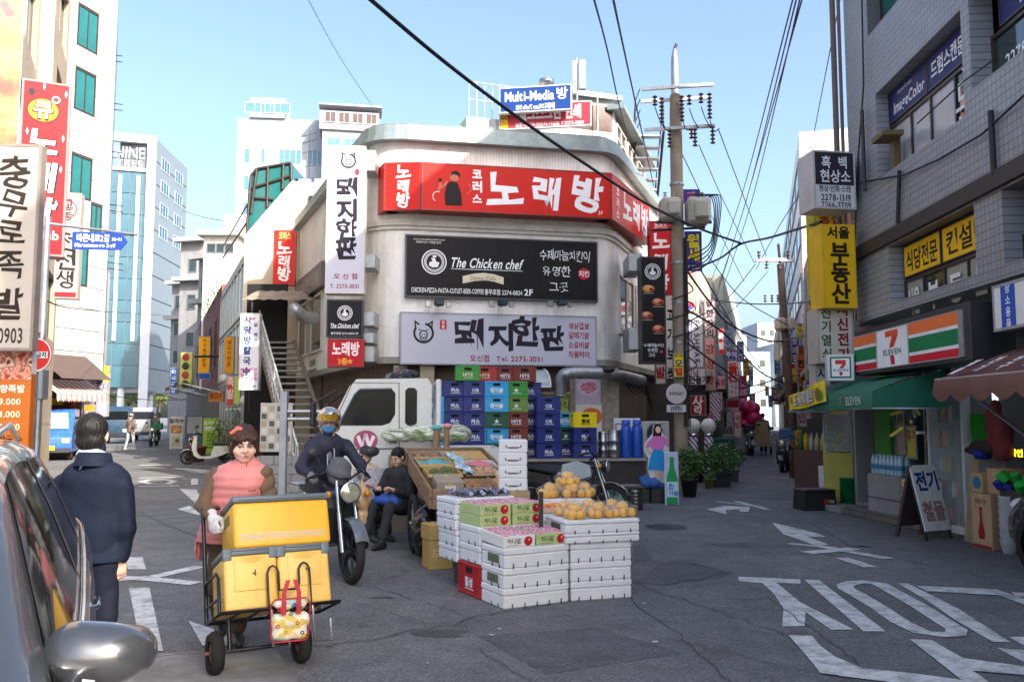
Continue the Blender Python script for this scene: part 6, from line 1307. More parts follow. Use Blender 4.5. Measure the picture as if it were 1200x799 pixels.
m_gas=M('gas_blue','#1c4fb4',r=.35,dirt=.25)
def gas(label,loc):
 t=thing('gas_cylinder',label,'gas cylinder',loc,0,'blue gas cylinders');r=.105;MB().lathe([(0,0),(r*.95,0),(r,.03),(r,.5),(r*.9,.57),(r*.55,.625),(.03,.64)],22).build('bottle',m_gas,t)
 MB().lathe([(.03,.64),(.03,.69),(.015,.69),(.015,.72),(0,.72)],10).build('valve',m_steel,t);b=MB();b.lathe([(.08,.63),(.08,.72),(.075,.72),(.075,.63)],18);b.build('collar',m_gas,t);return t
gas('left one of two blue gas cylinders beside the ribbed keg',pfp(733.5,.22));gas('right one of two blue gas cylinders, next to the platform end',pfp(746.5,.24))
nb=thing('price_board','white framed notice board behind the blue gas cylinders','board',pfp(735,.8,PZ+.15),pa);MB().box(-.27,.27,0,.03,0,.6,.01).build('board',m_white,nb)
T=Txt();T.rect(-.24,-.1,.34,.5,hx('7a2a2a'));T.rect(-.22,-.12,.36,.48,hx('e8e0d8'),.001);T.add('냉삼',.08,.42,.14,hx('2c2c30'));T.add('소주',-.1,.15,.14,hx('2c2c30'));T.build(nb,-.004)
aircon('double fan air conditioner unit beside the gas cylinders',Vector((*P2(769,17.6),PZ-.25)),radians(25),.78,'air conditioner units',True)
MB().box(-.35,.35,0,.4,0,PZ-.27).build('ac_plinth',m_conc,None,(*P2(769,17.6),0),radians(25));tag(bpy.data.objects['ac_plinth'],'concrete block under the double fan air conditioner','block')
t=thing('drum','dark ringed steel drum standing on the road before the platform','drum',gp(745,597));pr=[(0,0),(.125,0)]
for k in range(5):pr+=[(.125,.05+.06*k),(.132,.065+.06*k),(.125,.08+.06*k)]
MB().lathe(pr+[(.125,.34),(.11,.35),(.105,.3),(0,.3)],22).build('shell',M('old_steel',(.2,.19,.17),r=.35,metal=.9,dirt=.5),t)
cardb={}
def carton(label,loc,rz,W,D,H,mat=None,tex=(),open_=False,name='carton',group=None,cat='box',tape=True,face=None):
 t=thing(name,label,cat,loc,rz,group);m=mat or m_card;b=MB()
 if open_:
  w=.012;b.box(-W/2,W/2,0,w,0,H).box(-W/2,W/2,D-w,D,0,H).box(-W/2,-W/2+w,w,D-w,0,H).box(W/2-w,W/2,w,D-w,0,H).box(-W/2+w,W/2-w,w,D-w,.01,.02)
 else:b.box(-W/2,W/2,0,D,0,H,.006)
 b.build('body',m,t)
 if tape and not open_:MB().box(-.025,.025,-.002,D+.002,H+.0005,H+.002).box(-.025,.025,-.0025,-.0005,H*.6,H+.001).build('tape',M('tape',(.5,.38,.2),r=.25),t)
 if open_:
  b=MB();b.box(-W/2,W/2,-D*.28,0-.001,H-.012,H-.004);b.box(W/2+.001,W/2+W*.25,0,D,H-.01,H-.003);b.build('flap',m,t)
 if face is not None:MB().box(-W/2+.01,W/2-.01,-.003,-.0006,.01,H-.01).build('print',face,t)
 T=Txt()
 for tx in tex:T.add(*tx[:5],**(tx[5]if len(tx)>5 else{}))
 T.build(t,-.0045);return t
carton('white and green carton lying under the platform by the drum',gp(727,588)+Vector((0,.3,0)),radians(-4),.5,.3,.2,M('carton_green','#9cc0a8',r=.6),[('바다',-.1,.12,.1,hx('2e8a4a')),('OB',.15,.05,.06,hx('2a2a30'))])
pk=thing('trestle_plank','plank resting between the platform leg and the ringed drum','plank',gp(745,597)+Vector((-.35,.02,.36)),radians(-3));MB().box(-.75,.5,-.1,.1,0,.03,.004).build('board',m_dkpl,pk);MB().box(-.7,-.64,-.08,.08,-.36,-.002).build('leg',m_dkmetal,pk)
# fruit stall: foam boxes
m_foam=M('styrofoam',(.76,.765,.77),r=.65,var=.04,vs=4,bump=.25,bs=140,dirt=.22,dcol=(.42,.40,.38));m_gap=M('foam_gap',(.10,.10,.10),r=.9)
FP={}
def foam(W,D,H,label,loc,rz,ticks=5,key=None,side=None,group='white foam boxes of the fruit stall'):
 k=(round(W,2),round(D,2),round(H,3),ticks,side)
 if k not in FP:
  t=thing('foam_box',label,'foam box',loc,rz,group);hl=H*.36
  MB().box(.004,W-.004,.004,D-.004,0,H-hl-.001,.01).build('body',m_foam,t);MB().box(0,W,0,D,H-hl,H-.001,.012).build('lid',m_foam,t)
  b=MB()
  for i in range(ticks):
   x=W*(i+.7)/(ticks+.4);b.box(x-.005,x+.005,-.0015,.01,-.004,H*.24)
  for i in range(max(1,ticks-3)):y=D*(i+.8)/(ticks-2+.4);b.box(-.0015,.01,y-.005,y+.005,-.004,H*.2)
  b.build('slot',m_gap,t)
  if side:MB().box(-.003,.002,D*.25,D*.7,H*.2,H*.62).build('side_label',M('side_label_'+side,'#'+side,r=.5,var=.3,vs=30),t)
  FP[k]=t;return t
 return copy_tree(FP[k],loc,rz,label)
p0,p1=gp(590.7,714.5),gp(667.7,705);fa=atan2(p1 .y-p0 .y,p1 .x-p0 .x);WL=(p1-p0).length;dx=Vector((cos(fa),sin(fa),0));dy_=Vector((-sin(fa),cos(fa),0));FH_=.165
q0_,q1_=gp(669,705),gp(741,700);fb_=atan2(q1_.y-q0_.y,q1_.x-q0_.x);WR=(q1_-q0_).length;ex=Vector((cos(fb_),sin(fb_),0));ey=Vector((-sin(fb_),cos(fb_),0))
lv=('bottom','middle','top','fourth')
for i in range(3):
 foam(WL,.43,FH_,lv[i]+' foam box of the nearest stack, under the small fruit cartons',p0+Vector((random.uniform(-.008,.008),0,i*FH_)),fa+random.uniform(-.012,.012),5,side='5c6a54' if i else None)
 foam(WR,.43,FH_,lv[i]+' foam box of the right hand stack, under the bagged yellow fruit',q0_+Vector((random.uniform(-.008,.008),0,i*FH_)),fb_+random.uniform(-.012,.012),5)
zT=3*FH_
for i,(h,nm_)in enumerate(((.085,'lower'),(.115,'upper'))):foam(WR+.13,.5,h,nm_+' wide foam tray jutting out on top of the right hand stack',q0_-ex*.06-ey*.03+Vector((0,0,zT+(.085 if i else 0))),fb_,5,side='3c4a38' if i else None)
mo_=p0+dy_*.45
t=crate_proto('b01e28','칠성');t['label']='red plastic crate at the foot of the fruit stall, left side';t.location=mo_+dy_*.43-dx*.0;t.rotation_euler=(0,0,fa-pi/2);t.location=mo_+dy_*.21+dx*.002
for i in range(2):foam(WL,.43,FH_,('lower','upper')[i]+' foam box standing above the red crate',mo_+Vector((0,0,.29+i*FH_)),fa,5)
foam(WL,.43,.29,'deep foam box hidden behind the nearest stack',mo_+dx*.36,fa,5)if False else None
no_=p0+dy_*.9
carton('dark carton supporting the left foam stack, behind the red crate',no_+dx*.4+dy_*.02,fa,.5,.4,.24,M('dark_carton',(.06,.07,.05),r=.7))
for i in range(4):foam(WL,.43,.145,('bottom','second','third','top')[i]+' foam box of the left stack, beside the wooden cart',no_+Vector((-.02+random.uniform(-.01,.01),0,.25+i*.145)),fa+random.uniform(-.02,.02),5)
po_=p0+dx*.66+dy_*.52
for i in range(4):foam(.55,.42,.17,('bottom','second','third','top')[i]+' foam box of the middle stack, under the mandarin tray',po_+Vector((0,0,i*.17)),fa-.1,5)
so_=Vector((*P2(637,8.35),0))
for i in range(4):foam(.48,.4,.2,('bottom','second','third','top')[i]+' foam box of the rear right stack, under the pale bagged fruit',so_+Vector((0,0,i*.2)),.12,4)
TT=thing('handled_foam_box','x','foam box',(0,0,0),0,'narrow white foam boxes with handle slots')
MB().box(-.145,.145,0,.4,0,.128,.01).build('body',m_foam,TT);MB().box(-.075,.075,-.003,.01,.052,.058).box(-.08,-.07,-.003,.01,.052,.08).box(.07,.08,-.003,.01,.052,.08).box(-.05,.05,-.0025,.01,.042,.05).build('handle_slot',m_gap,TT)
zb=.84;tb_=Vector((*P2(601.5,8.75),zb))
for i in range(4):
 lb=('bottom','second','third','top')[i]+' narrow foam box with a handle slot, in the tall white tower'
 if i==0:TT.location=tb_;TT['label']=lb;TT.rotation_euler=(0,0,.04)
 else:copy_tree(TT,tb_+Vector((random.uniform(-.004,.004),0,i*.1285)),.04+random.uniform(-.02,.02),lb)
carton('brown carton carrying the tall white tower of narrow boxes',Vector((*P2(601.5,8.73),0)),.04,.34,.45,zb-.002)
m_pk=Mramp('pink_pack',['c8285a','e87a9a','f4d0d8','a01848','f0e8ea'],22,detail=2);m_gw=Mramp('green_white_print',['e4e8d8','a8c878','f0f0e6','5c9440','e8ecdc'],10,detail=2)
def fruitpack(label,loc,rz,gm,lift=0.0,W=.31,D=.42,H=.095):
 t=carton(label,loc,rz,W,D,H,gm,(),group='printed fruit cartons',tape=False,name='fruit_carton')
 for i in range(2):
  for j in range(2):MB().box(-W/2+.015+i*W/2,-.01+i*W/2,D*j/2+.015,D*(j+1)/2-.01,H,H+.008,.003).build('window_film',m_pk,t)
 T=Txt();T.disc(W*.28,H*.5,H*.42,hx('b81c2c'));T.disc(W*.3,H*.62,H*.12,hx('e88a80'),.001);T.add('하나로',-W*.15,H*.55,H*.42,hx('3a5a28'),brush=1);T.rect(-W*.38,W*.05,H*.15,H*.2,hx('c03a5a'));T.build(t,-.001);return t
c0_=p0+dx*WL*.25+dy_*.03+Vector((0,0,zT))
for k,(o,lb,g_)in enumerate(((c0_,'left front fruit carton with pink windows and an apple print',M('carton_white','#e6e6e0',r=.5)),(c0_+dx*.325,'right front fruit carton with pink windows, green printed',M('carton_lime','#b4c888',r=.5)))):
 fruitpack(lb,o,fa,g_).rotation_euler=(radians(3),0,fa)
c1_=mo_+dx*WL*.26+dy_*.02+Vector((0,0,.29+2*FH_));
for k,lb in enumerate(('rear left fruit carton with apple print, lower','rear left fruit carton with apple print, upper')):fruitpack(lb,c1_+Vector((0,0,k*.096)),fa,M('carton_lime'))
for k,lb in enumerate(('rear right fruit carton behind the pink ones, lower','rear right fruit carton behind the pink ones, upper')):fruitpack(lb,c1_+dx*.33+Vector((0,0,k*.096)),fa,M('carton_lime'))
def fruits(par,pts,r,mat,name='fruit',sq=.92):
 me=None
 for p in pts:
  if me is None:me=MB().ball((0,0,0),1,12,8,(1,1,sq)).build(name,mat,par,p).data;o=bpy.data.objects[-1]if False else None;KIDS[par.name][-1].scale=(r,)*3
  else:o=put(name,me,par,p);s_=r*random.uniform(.9,1.1);o.scale=(s_,)*3;o.rotation_euler=(random.uniform(0,3),random.uniform(0,.4),0)
m_pear=M('yellow_fruit',(.85,.45,.05),r=.4,var=.2,vs=10);m_mand=M('mandarin',(.86,.28,.03),r=.4,var=.12,bump=.2,bs=120);m_bag=M('plastic_bag',(.8,.8,.8),r=.15,trans=.0,var=.05)
m_bag.node_tree.nodes['Principled BSDF'].inputs['Alpha'].default_value=.13
def bag(label,loc,n,r,R_,mat,seed=0,h=.1,cat='bag of fruit',knot=True):
 random.seed(seed);t=thing('fruit_bag',label,cat,loc,random.uniform(0,6),'bagged fruit')
 pts=[]
 for i in range(n):
  a=i*2.4;rr=R_*sqrt((i+.5)/n)*.75;z=r*.9+(r*1.3 if i<n*.35 else 0);rr=rr*.6 if i<n*.35 else R_*.72*random.uniform(.6,1.1);pts.append((rr*cos(a),rr*sin(a),z))
 fruits(t,pts,r,mat)
 rows=[]
 for j in range(9):
  f=j/8;rad=R_*(1.12*sin(min(1,f*1.6+.25)*pi/2)if f<.45 else 1.12*(1-((f-.45)/.55)**1.5)+.012);z=f*(r*3.6);rows.append([((rad*(1+.09*sin(a*5+j)+random.uniform(-.05,.05)))*cos(a),(rad*(1+.09*sin(a*5+j)))*sin(a),z+random.uniform(-.006,.006))for a in[2*pi*i/20 for i in range(20)]])
 rows.append([(x*2.2+.01,y*2.2,z+.035)for x,y,z in rows[-1]])
 MB().grid(rows,closed=True).build('plastic',m_bag,t);return t
zw=zT+.2
for k in range(6):
 i,j=k%3,k//3;bag(('front','rear')[j]+' row bag of yellow fruit, '+('left','middle','right')[i]+' of the three on the jutting foam tray',q0_+ex*(.08+i*.23)+ey*(.1+.22*j)+Vector((0,0,zw)),8,.043,.12,m_pear,10+k)
for k in range(5):bag('pale bag of fruit on the rear right stack, '+('far left','left','centre','right','heaped on top')[k],so_+Vector(((.06,.17,.28,.4,.24)[k],(.12,.22,.12,.2,.2)[k],.8+(.11 if k==4 else 0))),7,.045,.12,m_pear,30+k)
tr=thing('mandarin_tray','shallow tray of orange mandarins in front of the tall white tower','fruit tray',po_+dx*.3+dy_*.1+Vector((0,0,.685)),fa-.25)
MB().box(-.2,.2,0,.3,0,.015).box(-.2,.2,-.01,.0,.0,.05).box(-.2,.2,.3,.31,0,.05).box(-.21,-.2,0,.3,0,.05).box(.2,.21,0,.3,0,.05).build('tray',M('pink_tray',(.7,.4,.32),r=.5),tr)
random.seed(5);fruits(tr,[(-.16+.064*(i%6),.04+.055*(i//6),.04+random.uniform(0,.018))for i in range(30)],.031,m_mand)
pc_=thing('price_card','handwritten white price card stuck in the fruit stall','sign',Vector((*P2(670,7.85),zT+.1)),.1)
MB().box(-.085,.085,0,.006,0,.23).build('card',M('card_white',(.74,.72,.68),r=.7),pc_);Txt().add('꿀참외',0,.165,.055,hx('26222a'),brush=1,w=.13,wt=.02).add('한봉지',.0,.08,.05,hx('26222a'),brush=1,w=.1,wt=.02).build(pc_,-.002);MB().box(-.01,.01,.007,.015,-.12,.1).build('stick',m_wood,pc_)
ds=thing('dark_post','short dark wooden post standing among the fruit cartons','post',Vector((*P2(633.5,7.75),.0)));MB().box(-.02,.02,-.02,.02,0,.92,.003).build('stick',M('dark_wood',(.035,.03,.03),r=.7),ds)
gb_=thing('grape_pack','film wrapped packs of dark grapes on the left foam stack','fruit pack',no_+dx*.34+dy_*.2+Vector((0,0,.83)),fa)
for k in range(4):MB().grid([[(-.26+.13*k+.12*i/4,-.12+.07*j,.03+.03*sin(i*1.5+j)+random.uniform(0,.015))for i in range(5)]for j in range(6)]).build('pack',Mramp('grape_film',['2a1624','b8c0d0','4a2038','6a7890','301828'],16,r=.2),gb_)
# wooden fruit cart
wa_=radians(14.5);wo=Vector((-.86,9.25,0));wc_=thing('wooden_fruit_cart','old wooden handcart with a tilted display of fruit boxes, behind the white foam boxes','handcart',wo,wa_)
Lc_,Wc_,zn,zf_=2.15,1.0,.66,1.02;tilt=atan2(zf_-zn,Lc_)
TM=Matrix.Translation((0,0,zn))@Matrix.Rotation(tilt,4,'X')
def onc(x,y,z=0):return Matrix.Translation(wo)@Matrix.Rotation(wa_,4,'Z')@TM@Vector((x,y,z))
for i in range(8):b=MB();b.T=TM;b.box(Wc_*i/8+.003,Wc_*(i+1)/8-.003,0,Lc_,-.03,0,.003);b.build('bed_plank',m_wood,wc_)
for(a0,a1,c0_2,c1_2)in((-.03,-.002,-.02,Lc_+.02),(Wc_+.002,Wc_+.03,-.02,Lc_+.02),(-.0,Wc_,-.03,-.003),(0,Wc_,Lc_+.003,Lc_+.03)):
 for zz_ in((-.05,.055),(.06,.165)):b=MB();b.T=TM;b.box(a0,a1,c0_2,c1_2,zz_[0],zz_[1],.004);b.build('side_board',m_wood,wc_)
for x in(-.06,Wc_+.06):
 wh=MB();
 wt_=MB();wt_.lathe([(.26,-.025),(.32,-.03),(.345,0),(.32,.03),(.26,.025),(.26,-.025)],28,(x,.95,.345),(1,0,0)).build('tyre',m_rubber,wc_)
 wh.lathe([(.255,-.02),(.265,0),(.255,.02)],28,(x,.95,.345),(1,0,0))
 for k in range(12):a=2*pi*k/12;wh.tube([(x,.95,.345),(x,.95+.26*cos(a),.345+.26*sin(a))],.005,4)
 wh.cyl((x-.05,.95,.345),(x+.05,.95,.345),.035);wh.build('wheel',m_steel,wc_)
b=MB();b.tube([(-.06,.95,.345),(Wc_+.06,.95,.345)],.02);
for x in(.1,Wc_-.1):b.box(x-.03,x+.03,.0,Lc_,.5,.56);b.box(x-.03,x+.03,.1,.16,0,.68);b.box(x-.03,x+.03,Lc_-.2,Lc_-.14,0,.98);b.box(x-.03,x+.03,.92,.98,.35,.78)
b.build('undercarriage',m_dkmetal,wc_)
def cbox(lb,x,y,W,D,H,mat=None,op=True,z=0.005,rz=0,**k):
 p=onc(x,y,z);t=carton(lb,p,wa_+rz,W,D,H,mat,open_=op,**k);t.rotation_euler=(tilt,0,wa_+rz);return t
m_card2=M('cardboard_grey',(.36,.29,.23),r=.85,var=.1,dirt=.15);m_kraft=M('kraft_yellow',(.55,.36,.13),r=.8,var=.1)
def pile(t,W,D,z,n,r,mat,nm_='fruit'):
 fruits(t,[(random.uniform(-W/2+r,W/2-r),random.uniform(r,D-r),z+random.uniform(-.01,.02))for _ in range(n)],r,mat,nm_)
m_pot=M('potato',(.36,.2,.10),r=.8,var=.3,vs=20);m_on=M('onion',(.62,.32,.18),r=.4,var=.2)
t=cbox('open brown carton of potatoes, nearest on the wooden cart',.58,.06,.36,.4,.15);pile(t,.34,.38,.11,34,.035,m_pot,'potato')
t=cbox('grey brown closed carton with a white label, near left of the wooden cart',.22,.12,.3,.36,.2,m_card2,False);MB().box(-.06,.06,-.003,-.0006,.12,.16).build('paper_label',m_white,t)
t=cbox('low carton of melons and orange persimmons, near right of the wooden cart',.88,.15,.3,.5,.14);MB().ball((0.02,.36,.17),.085,18,12).build('melon',M('pale_melon',(.72,.62,.42),r=.6,bump=.6,bs=50),t);pile(t,.26,.3,.13,22,.045,m_mand,'persimmon')
t=cbox('open carton with onions in the middle of the wooden cart',.72,.68,.46,.36,.16);pile(t,.44,.34,.12,22,.042,m_on,'onion')
t=cbox('open carton with green vegetables, left middle of the wooden cart',.25,.66,.4,.42,.16,m_kraft);pile(t,.38,.4,.12,24,.04,M('greens',(.10,.15,.05),r=.7,var=.5,vs=20),'vegetable')
t=cbox('open carton lined with teal film, far left of the wooden cart',.24,1.22,.42,.4,.15,m_kraft);MB().grid([[(-.2+.1*i,.05+.1*j,.13+.02*sin(i*2+j))for i in range(5)]for j in range(4)]).build('teal_film',M('teal_film',(.06,.38,.42),r=.3),t)
t=cbox('flat orange brown carton lid on the far right of the wooden cart',.72,1.55,.5,.48,.14,m_kraft,False)
t=cbox('white tray with a pink cloth behind the onions',.74,1.1,.5,.4,.13,M('white_tray',(.7,.7,.68),r=.6));MB().grid([[(-.18+.09*i,.05+.07*j,.12+.03*sin(i*1.3+j*1.1))for i in range(5)]for j in range(5)]).build('pink_cloth',M('pink_cloth',(.65,.2,.25),r=.8),t)
t=cbox('small open carton of mushrooms at the far left corner of the wooden cart',.22,1.7,.4,.36,.14,m_card2);pile(t,.36,.34,.1,26,.03,m_pot,'mushroom')
cl=thing('white_film_sheet','white and teal film strips draped across the wooden cart boxes','plastic sheet',onc(.5,.75,.17),wa_);cl.rotation_euler=(tilt,0,wa_)
MB().grid([[(-.05+.03*i+.02*sin(j*1.4),-.2+.14*j,.02+.025*sin(j*1.7+i))for i in range(5)]for j in range(10)]).build('strip',Mramp('film_ink',['e0e2e6','d8dce2','5ab4bc','e8e8ea'],5,r=.3),cl)
cb1=carton('yellow brown carton standing on the road before the wooden cart wheel',gp(517,667),radians(20),.26,.3,.3,m_kraft,[('두부',0,.15,.1,hx('e0c890'),{'brush':1})]);carton('smaller yellow brown carton on top of the one by the cart wheel',gp(517,667)+Vector((0,.0,.302)),radians(24),.27,.28,.16,m_kraft)
kb=thing('black_refuse_bag','black plastic bag hanging from the side of the wooden cart','bag',wo+Vector((.0,.25,.02)),wa_);nobj('bag',sdf_mesh([ell((-.08,.1,.3),(.15,.2,.28)),cap((-.06,.1,.5),(-.02,.1,.66),.05,.02)],.06,.02,lambda P,D:D+.012*np.sin(P[:,2]*40+P[:,1]*25)*np.sin(P[:,0]*30)),M('bin_bag',(.012,.012,.014),r=.25),kb)
lug=thing('wrapped_vegetables','long bundle of wrapped green vegetables on crates behind the wooden cart','bundle',at(505,508,12.0));lug.location.z-=.02
nobj('bundle',sdf_mesh([cap((-.6,0,0),(.45,0,.02),.09,.12),cap((-.3,-.05,.05),(.3,.05,.06),.08)],.05,.02,lambda P,D:D+.01*np.sin(P[:,0]*30+P[:,2]*40)),Mramp('leek_ink',['c8d0b0','6a8a4a','e4e4d4','3a4a30','d8d8c8'],7,r=.4,stretch=(.3,2,2)),lug)
carton('weathered wooden fruit box under the wrapped vegetables',Vector((*P2(488,12.0),.55)),.1,.75,.4,.5,m_wood,tape=False,name='wooden_box');
carton('large carton holding up the weathered wooden box',Vector((*P2(488,12.0),0)),.1,.7,.4,.548,m_card2)
tbs=thing('tube_bag','teal and pink wrapped rolls standing behind the wooden cart','rolls',at(510,520,11.9));MB().tube([(0,0,-.1),(.03,0,.2)],.05,10).tube([(.16,0,-.1),(.16,0,.22)],.04,10).build('roll',M('roll_brown',(.3,.2,.12),r=.8),tbs);MB().ball((.02,0,.22),.07,sc=(1.1,1,.6)).build('teal_cap',M('teal_cap',(.1,.45,.4),r=.5),tbs);MB().ball((.17,0,.25),.06,sc=(1.1,1,.6)).build('pink_cap',M('pink_cap',(.75,.3,.4),r=.5),tbs)
# vehicles
def bev(o,w=.02,seg=2,ang=30):
 m=o.modifiers.new('edge','BEVEL');m.width=w;m.segments=seg;m.limit_method='ANGLE';m.angle_limit=radians(ang)
 for p in o.data.polygons:p.use_smooth=True
 return o
def interp(st,x):
 """st rows (x, a, b, ...) with falling x; smooth interpolation"""
 xs_=[r[0]for r in st];x=min(max(x,xs_[-1]),xs_[0])
 i=max(j for j in range(len(st))if xs_[j]>=x-1e-9);i=min(i,len(st)-2);a,b_,c,d=st[max(i-1,0)],st[i],st[i+1],st[min(i+2,len(st)-1)]
 t=(b_[0]-x)/(b_[0]-c[0]);return[.5*(2*q+(r-p)*t+(2*p-5*q+4*r-s_)*t*t+(3*q-p-3*r+s_)*t**3)if True else 0 for p,q,r,s_ in zip(a[1:],b_[1:],c[1:],d[1:])]
def wheel(par,x,y,r,w=.2,spokes=10,rimc=None,name='wheel'):
 t=MB().lathe([(r*.62,-w/2),(r*.9,-w/2),(r,-w/2+.03),(r,w/2-.03),(r*.9,w/2),(r*.62,w/2)],32,(x,y,r),(0,1,0)).build('tyre',m_rubber,par)
 b=MB();s_=-1 if y<0 else 1;b.lathe([(r*.64,-w*.45),(r*.62,w*.2)],32,(x,y,r),(0,s_,0));b.lathe([(0,w*.3),(r*.15,w*.3),(r*.16,w*.1)],16,(x,y,r),(0,s_,0))
 for k in range(spokes):
  a=2*pi*k/spokes;b.box(0,0,0,0,0,0)if False else b.tube([(x+r*.12*cos(a),y+s_*w*.22,r+r*.12*sin(a)),(x+r*.63*cos(a),y+s_*w*.3,r+r*.63*sin(a))],.018,5)
 b.build('rim',rimc or m_steel,par)
def car(label,loc,rz,paint,L=4.6,name='parked_car',roof=1.48,trim=None,cat='car',hood=.98,w0=.89):
 t=thing(name,label,cat,loc,rz)
 S=[(0,.55,.55,.5,.62,.3,.3),(-.12,w0*.84,.62,.66,.72,.5,.24),(-.5,w0*.97,.78,.74,.86,.6,.2),(-.75,w0,.88,.78,hood-.04,.64,.2),(-.98,w0,.95,.8,1.06,.66,.2),(-1.75,w0,.98,.83,roof-.03,.60,.2),(-2.6,w0,.99,.83,roof,.61,.2),(-3.4,w0,1.02,.82,roof-.02,.60,.2),(-4.0,w0*.99,1.05,.80,roof-.1,.57,.22),(-4.4,w0*.94,1.05,.72,1.1,.5,.28),(-4.58,w0*.85,.95,.64,1.0,.45,.32)]
 k=L/4.6;S=[(r[0]*k,*r[1:])for r in S]
 def prof(x):
  w,bz,bw,tz,tw,bo=interp(S,x)
  return[(w*.9,bo),(w*.985,bo+.1),(w,bo+(bz-bo)*.45),(w*.995,bo+(bz-bo)*.7),(w*.965,bz-.06),(bw+(w-bw)*.35,bz-.012),(bw,bz+.01),(bw+(tw-bw)*.5,bz+(tz-bz)*.55),(tw+.02,tz-.05),(tw*.93,tz-.012),(tw*.6,tz+.008),(0,tz+.02)]
 n=60;rows=[]
 for i in range(n+1):
  x=-L*i/n+(0 if i<n else .0);x=max(x,S[-1][0]);p=prof(x);rows.append([(x,y,z)for y,z in p]+[(x,-y,z)for y,z in p[::-1][1:]])
 b=MB();b.grid(rows[::-1]);b.add(rows[0],[tuple(range(len(rows[0])))],True);b.add(rows[-1],[tuple(range(len(rows[-1])))[::-1]],True)
 b.build('body',paint,t)
 def side(xa,xb,va,vb,s_,off=.006,n=10,m=4,skew=0):
  R_=[]
  for j in range(m+1):
   row=[]
   for i in range(n+1):
    x=xa+(xb-xa)*i/n+skew*(j/m);p=prof(x);v=va+(vb-va)*j/m;A,B_=p[6],p[8];C_=p[7]
    if v<.5:y,z=A[0]+(C_[0]-A[0])*v*2,A[1]+(C_[1]-A[1])*v*2
    else:y,z=C_[0]+(B_[0]-C_[0])*(v-.5)*2,C_[1]+(B_[1]-C_[1])*(v-.5)*2
    row.append((x,s_*(y+off),z+off*.3))
   R_.append(row)
  return R_ if s_<0 else R_[::-1]
 for s_ in(1,-1):
  for(xa,xb,sk)in((-1.15,-2.42,-.62),(-2.5,-3.22,0),(-3.3,-3.85,.0)):MB().grid(side(xa*k,xb*k,.1,.93,s_,skew=sk*k)).build('side_window',m_cglass,t)
  for(xa,xb)in((-2.42,-2.5),(-3.22,-3.3)):MB().grid(side(xa*k,xb*k,.06,.96,s_,.008,2)).build('window_pillar',m_black,t)
  q=[side(-1.1*k-(3.1*k*i/30),-1.1*k-(3.1*k*i/30)-.001,.03,.1,s_,.012,1,1)[0 if s_<0 else 1][0]for i in range(31)]
  MB().tube([(x,y,z)for x,y,z in q]+[(side(-4.2*k,-4.201*k,.5,.6,s_,.012,1,1)[0][0])],.011,6).build('window_trim',m_chrome,t)
  m=MB();P=side(-1.5*k,-1.52*k,.0,.1,s_,0,1,1)[0][0]
  V=sdf_mesh([cap((P[0]+.17,P[1]+s_*.03,P[2]+.02),(P[0]+.15,P[1]+s_*.145,P[2]+.01),.076,.06),ell((P[0]+.19,P[1]+s_*.08,P[2]+.015),(.07,.11,.07)),cap((P[0]+.03,P[1]-s_*.03,P[2]-.04),(P[0]+.15,P[1]+s_*.04,P[2]-.02),.02)],.02,.008,lambda Q_,D,x0=P[0]:np.maximum(D,(x0+.12)-Q_[:,0]))
  mr=nobj('wing_mirror',V,paint,t)
  MB().tube([(P[0]+.245,P[1]+s_*.04,P[2]-.024),(P[0]+.235,P[1]+s_*.1,P[2]-.022),(P[0]+.2,P[1]+s_*.15,P[2]-.016)],.007,6).build('indicator',M('indicator_clear',(.3,.31,.33),r=.15),mr);MB().box(P[0]+.108,P[0]+.114,P[1]+s_*.0,P[1]+s_*.14,P[2]-.03,P[2]+.06).build('mirror_glass',m_glass,mr)
  for xx in(-2.3,-3.15):MB().tube([(xx*k,s_*(w0-.06),.8),(xx*k-.02,s_*(w0+.0),.81),(xx*k-.2,s_*(w0+.0),.81),(xx*k-.22,s_*(w0-.06),.8)],.012,6).build('door_handle',m_chrome,t)
  for xx in(-.85,-3.7):wheel(t,xx*k,s_*(w0-.09),.33)
  MB().ball((-.2,s_*.62,.66),.13,sc=(.8,1,.6)).build('headlight',M('headlight',(.7,.7,.72),r=.08,spec=1),t);MB().ball((-4.5*k,s_*.62,.95),.12,sc=(.6,1,.8)).build('tail_light',M('tail_red',(.35,.02,.02),r=.15),t)
 def top(xa,xb,f,n=8):
  R_=[]
  for i in range(n+1):
   x=xa+(xb-xa)*i/n;p=prof(x);tw,tz=p[9];R_.append([(x,tw*f*(1-2*j/8),p[9][1]+(p[11][1]-p[9][1])*(1-abs(1-2*j/8))+.012)for j in range(9)])
  return R_
 MB().grid(top(-1.05*k,-1.7*k,.98)).build('windscreen',m_cglass,t);MB().grid(top(-4.02*k,-4.36*k,.95)).build('rear_window',m_cglass,t)
 MB().box(-4.62*k,-4.6*k,-.25,.25,.62,.74).build('number_plate',m_white,t)
 MB().tube([(-2.0*k,.56,roof+.0),(-3.0*k,.55,roof+.045),(-3.9*k,.52,roof-.03)],.015,6).tube([(-2.0*k,-.56,roof),(-3.0*k,-.55,roof+.045),(-3.9*k,-.52,roof-.03)],.015,6).build('roof_rail',m_chrome,t)
 return t
m_cglass=M('car_glass',(.008,.009,.01),r=.03,spec=.42,var=.05);m_silver=M('silver_paint',(.085,.09,.10),r=.24,metal=.7,var=.04,coat=.8);m_blackp=M('black_car_paint',(.012,.012,.014),r=.2,coat=1,var=.05)
hd=Vector((.44,-.898,0));lf=Vector((.898,.44,0));O=Vector((-1.10,2.2,0))+hd*1.40-lf*.82
car('silver estate car cut off by the left edge, its wing mirror nearest the camera',O,atan2(hd.y,hd.x),m_silver,L=4.3,roof=1.52)
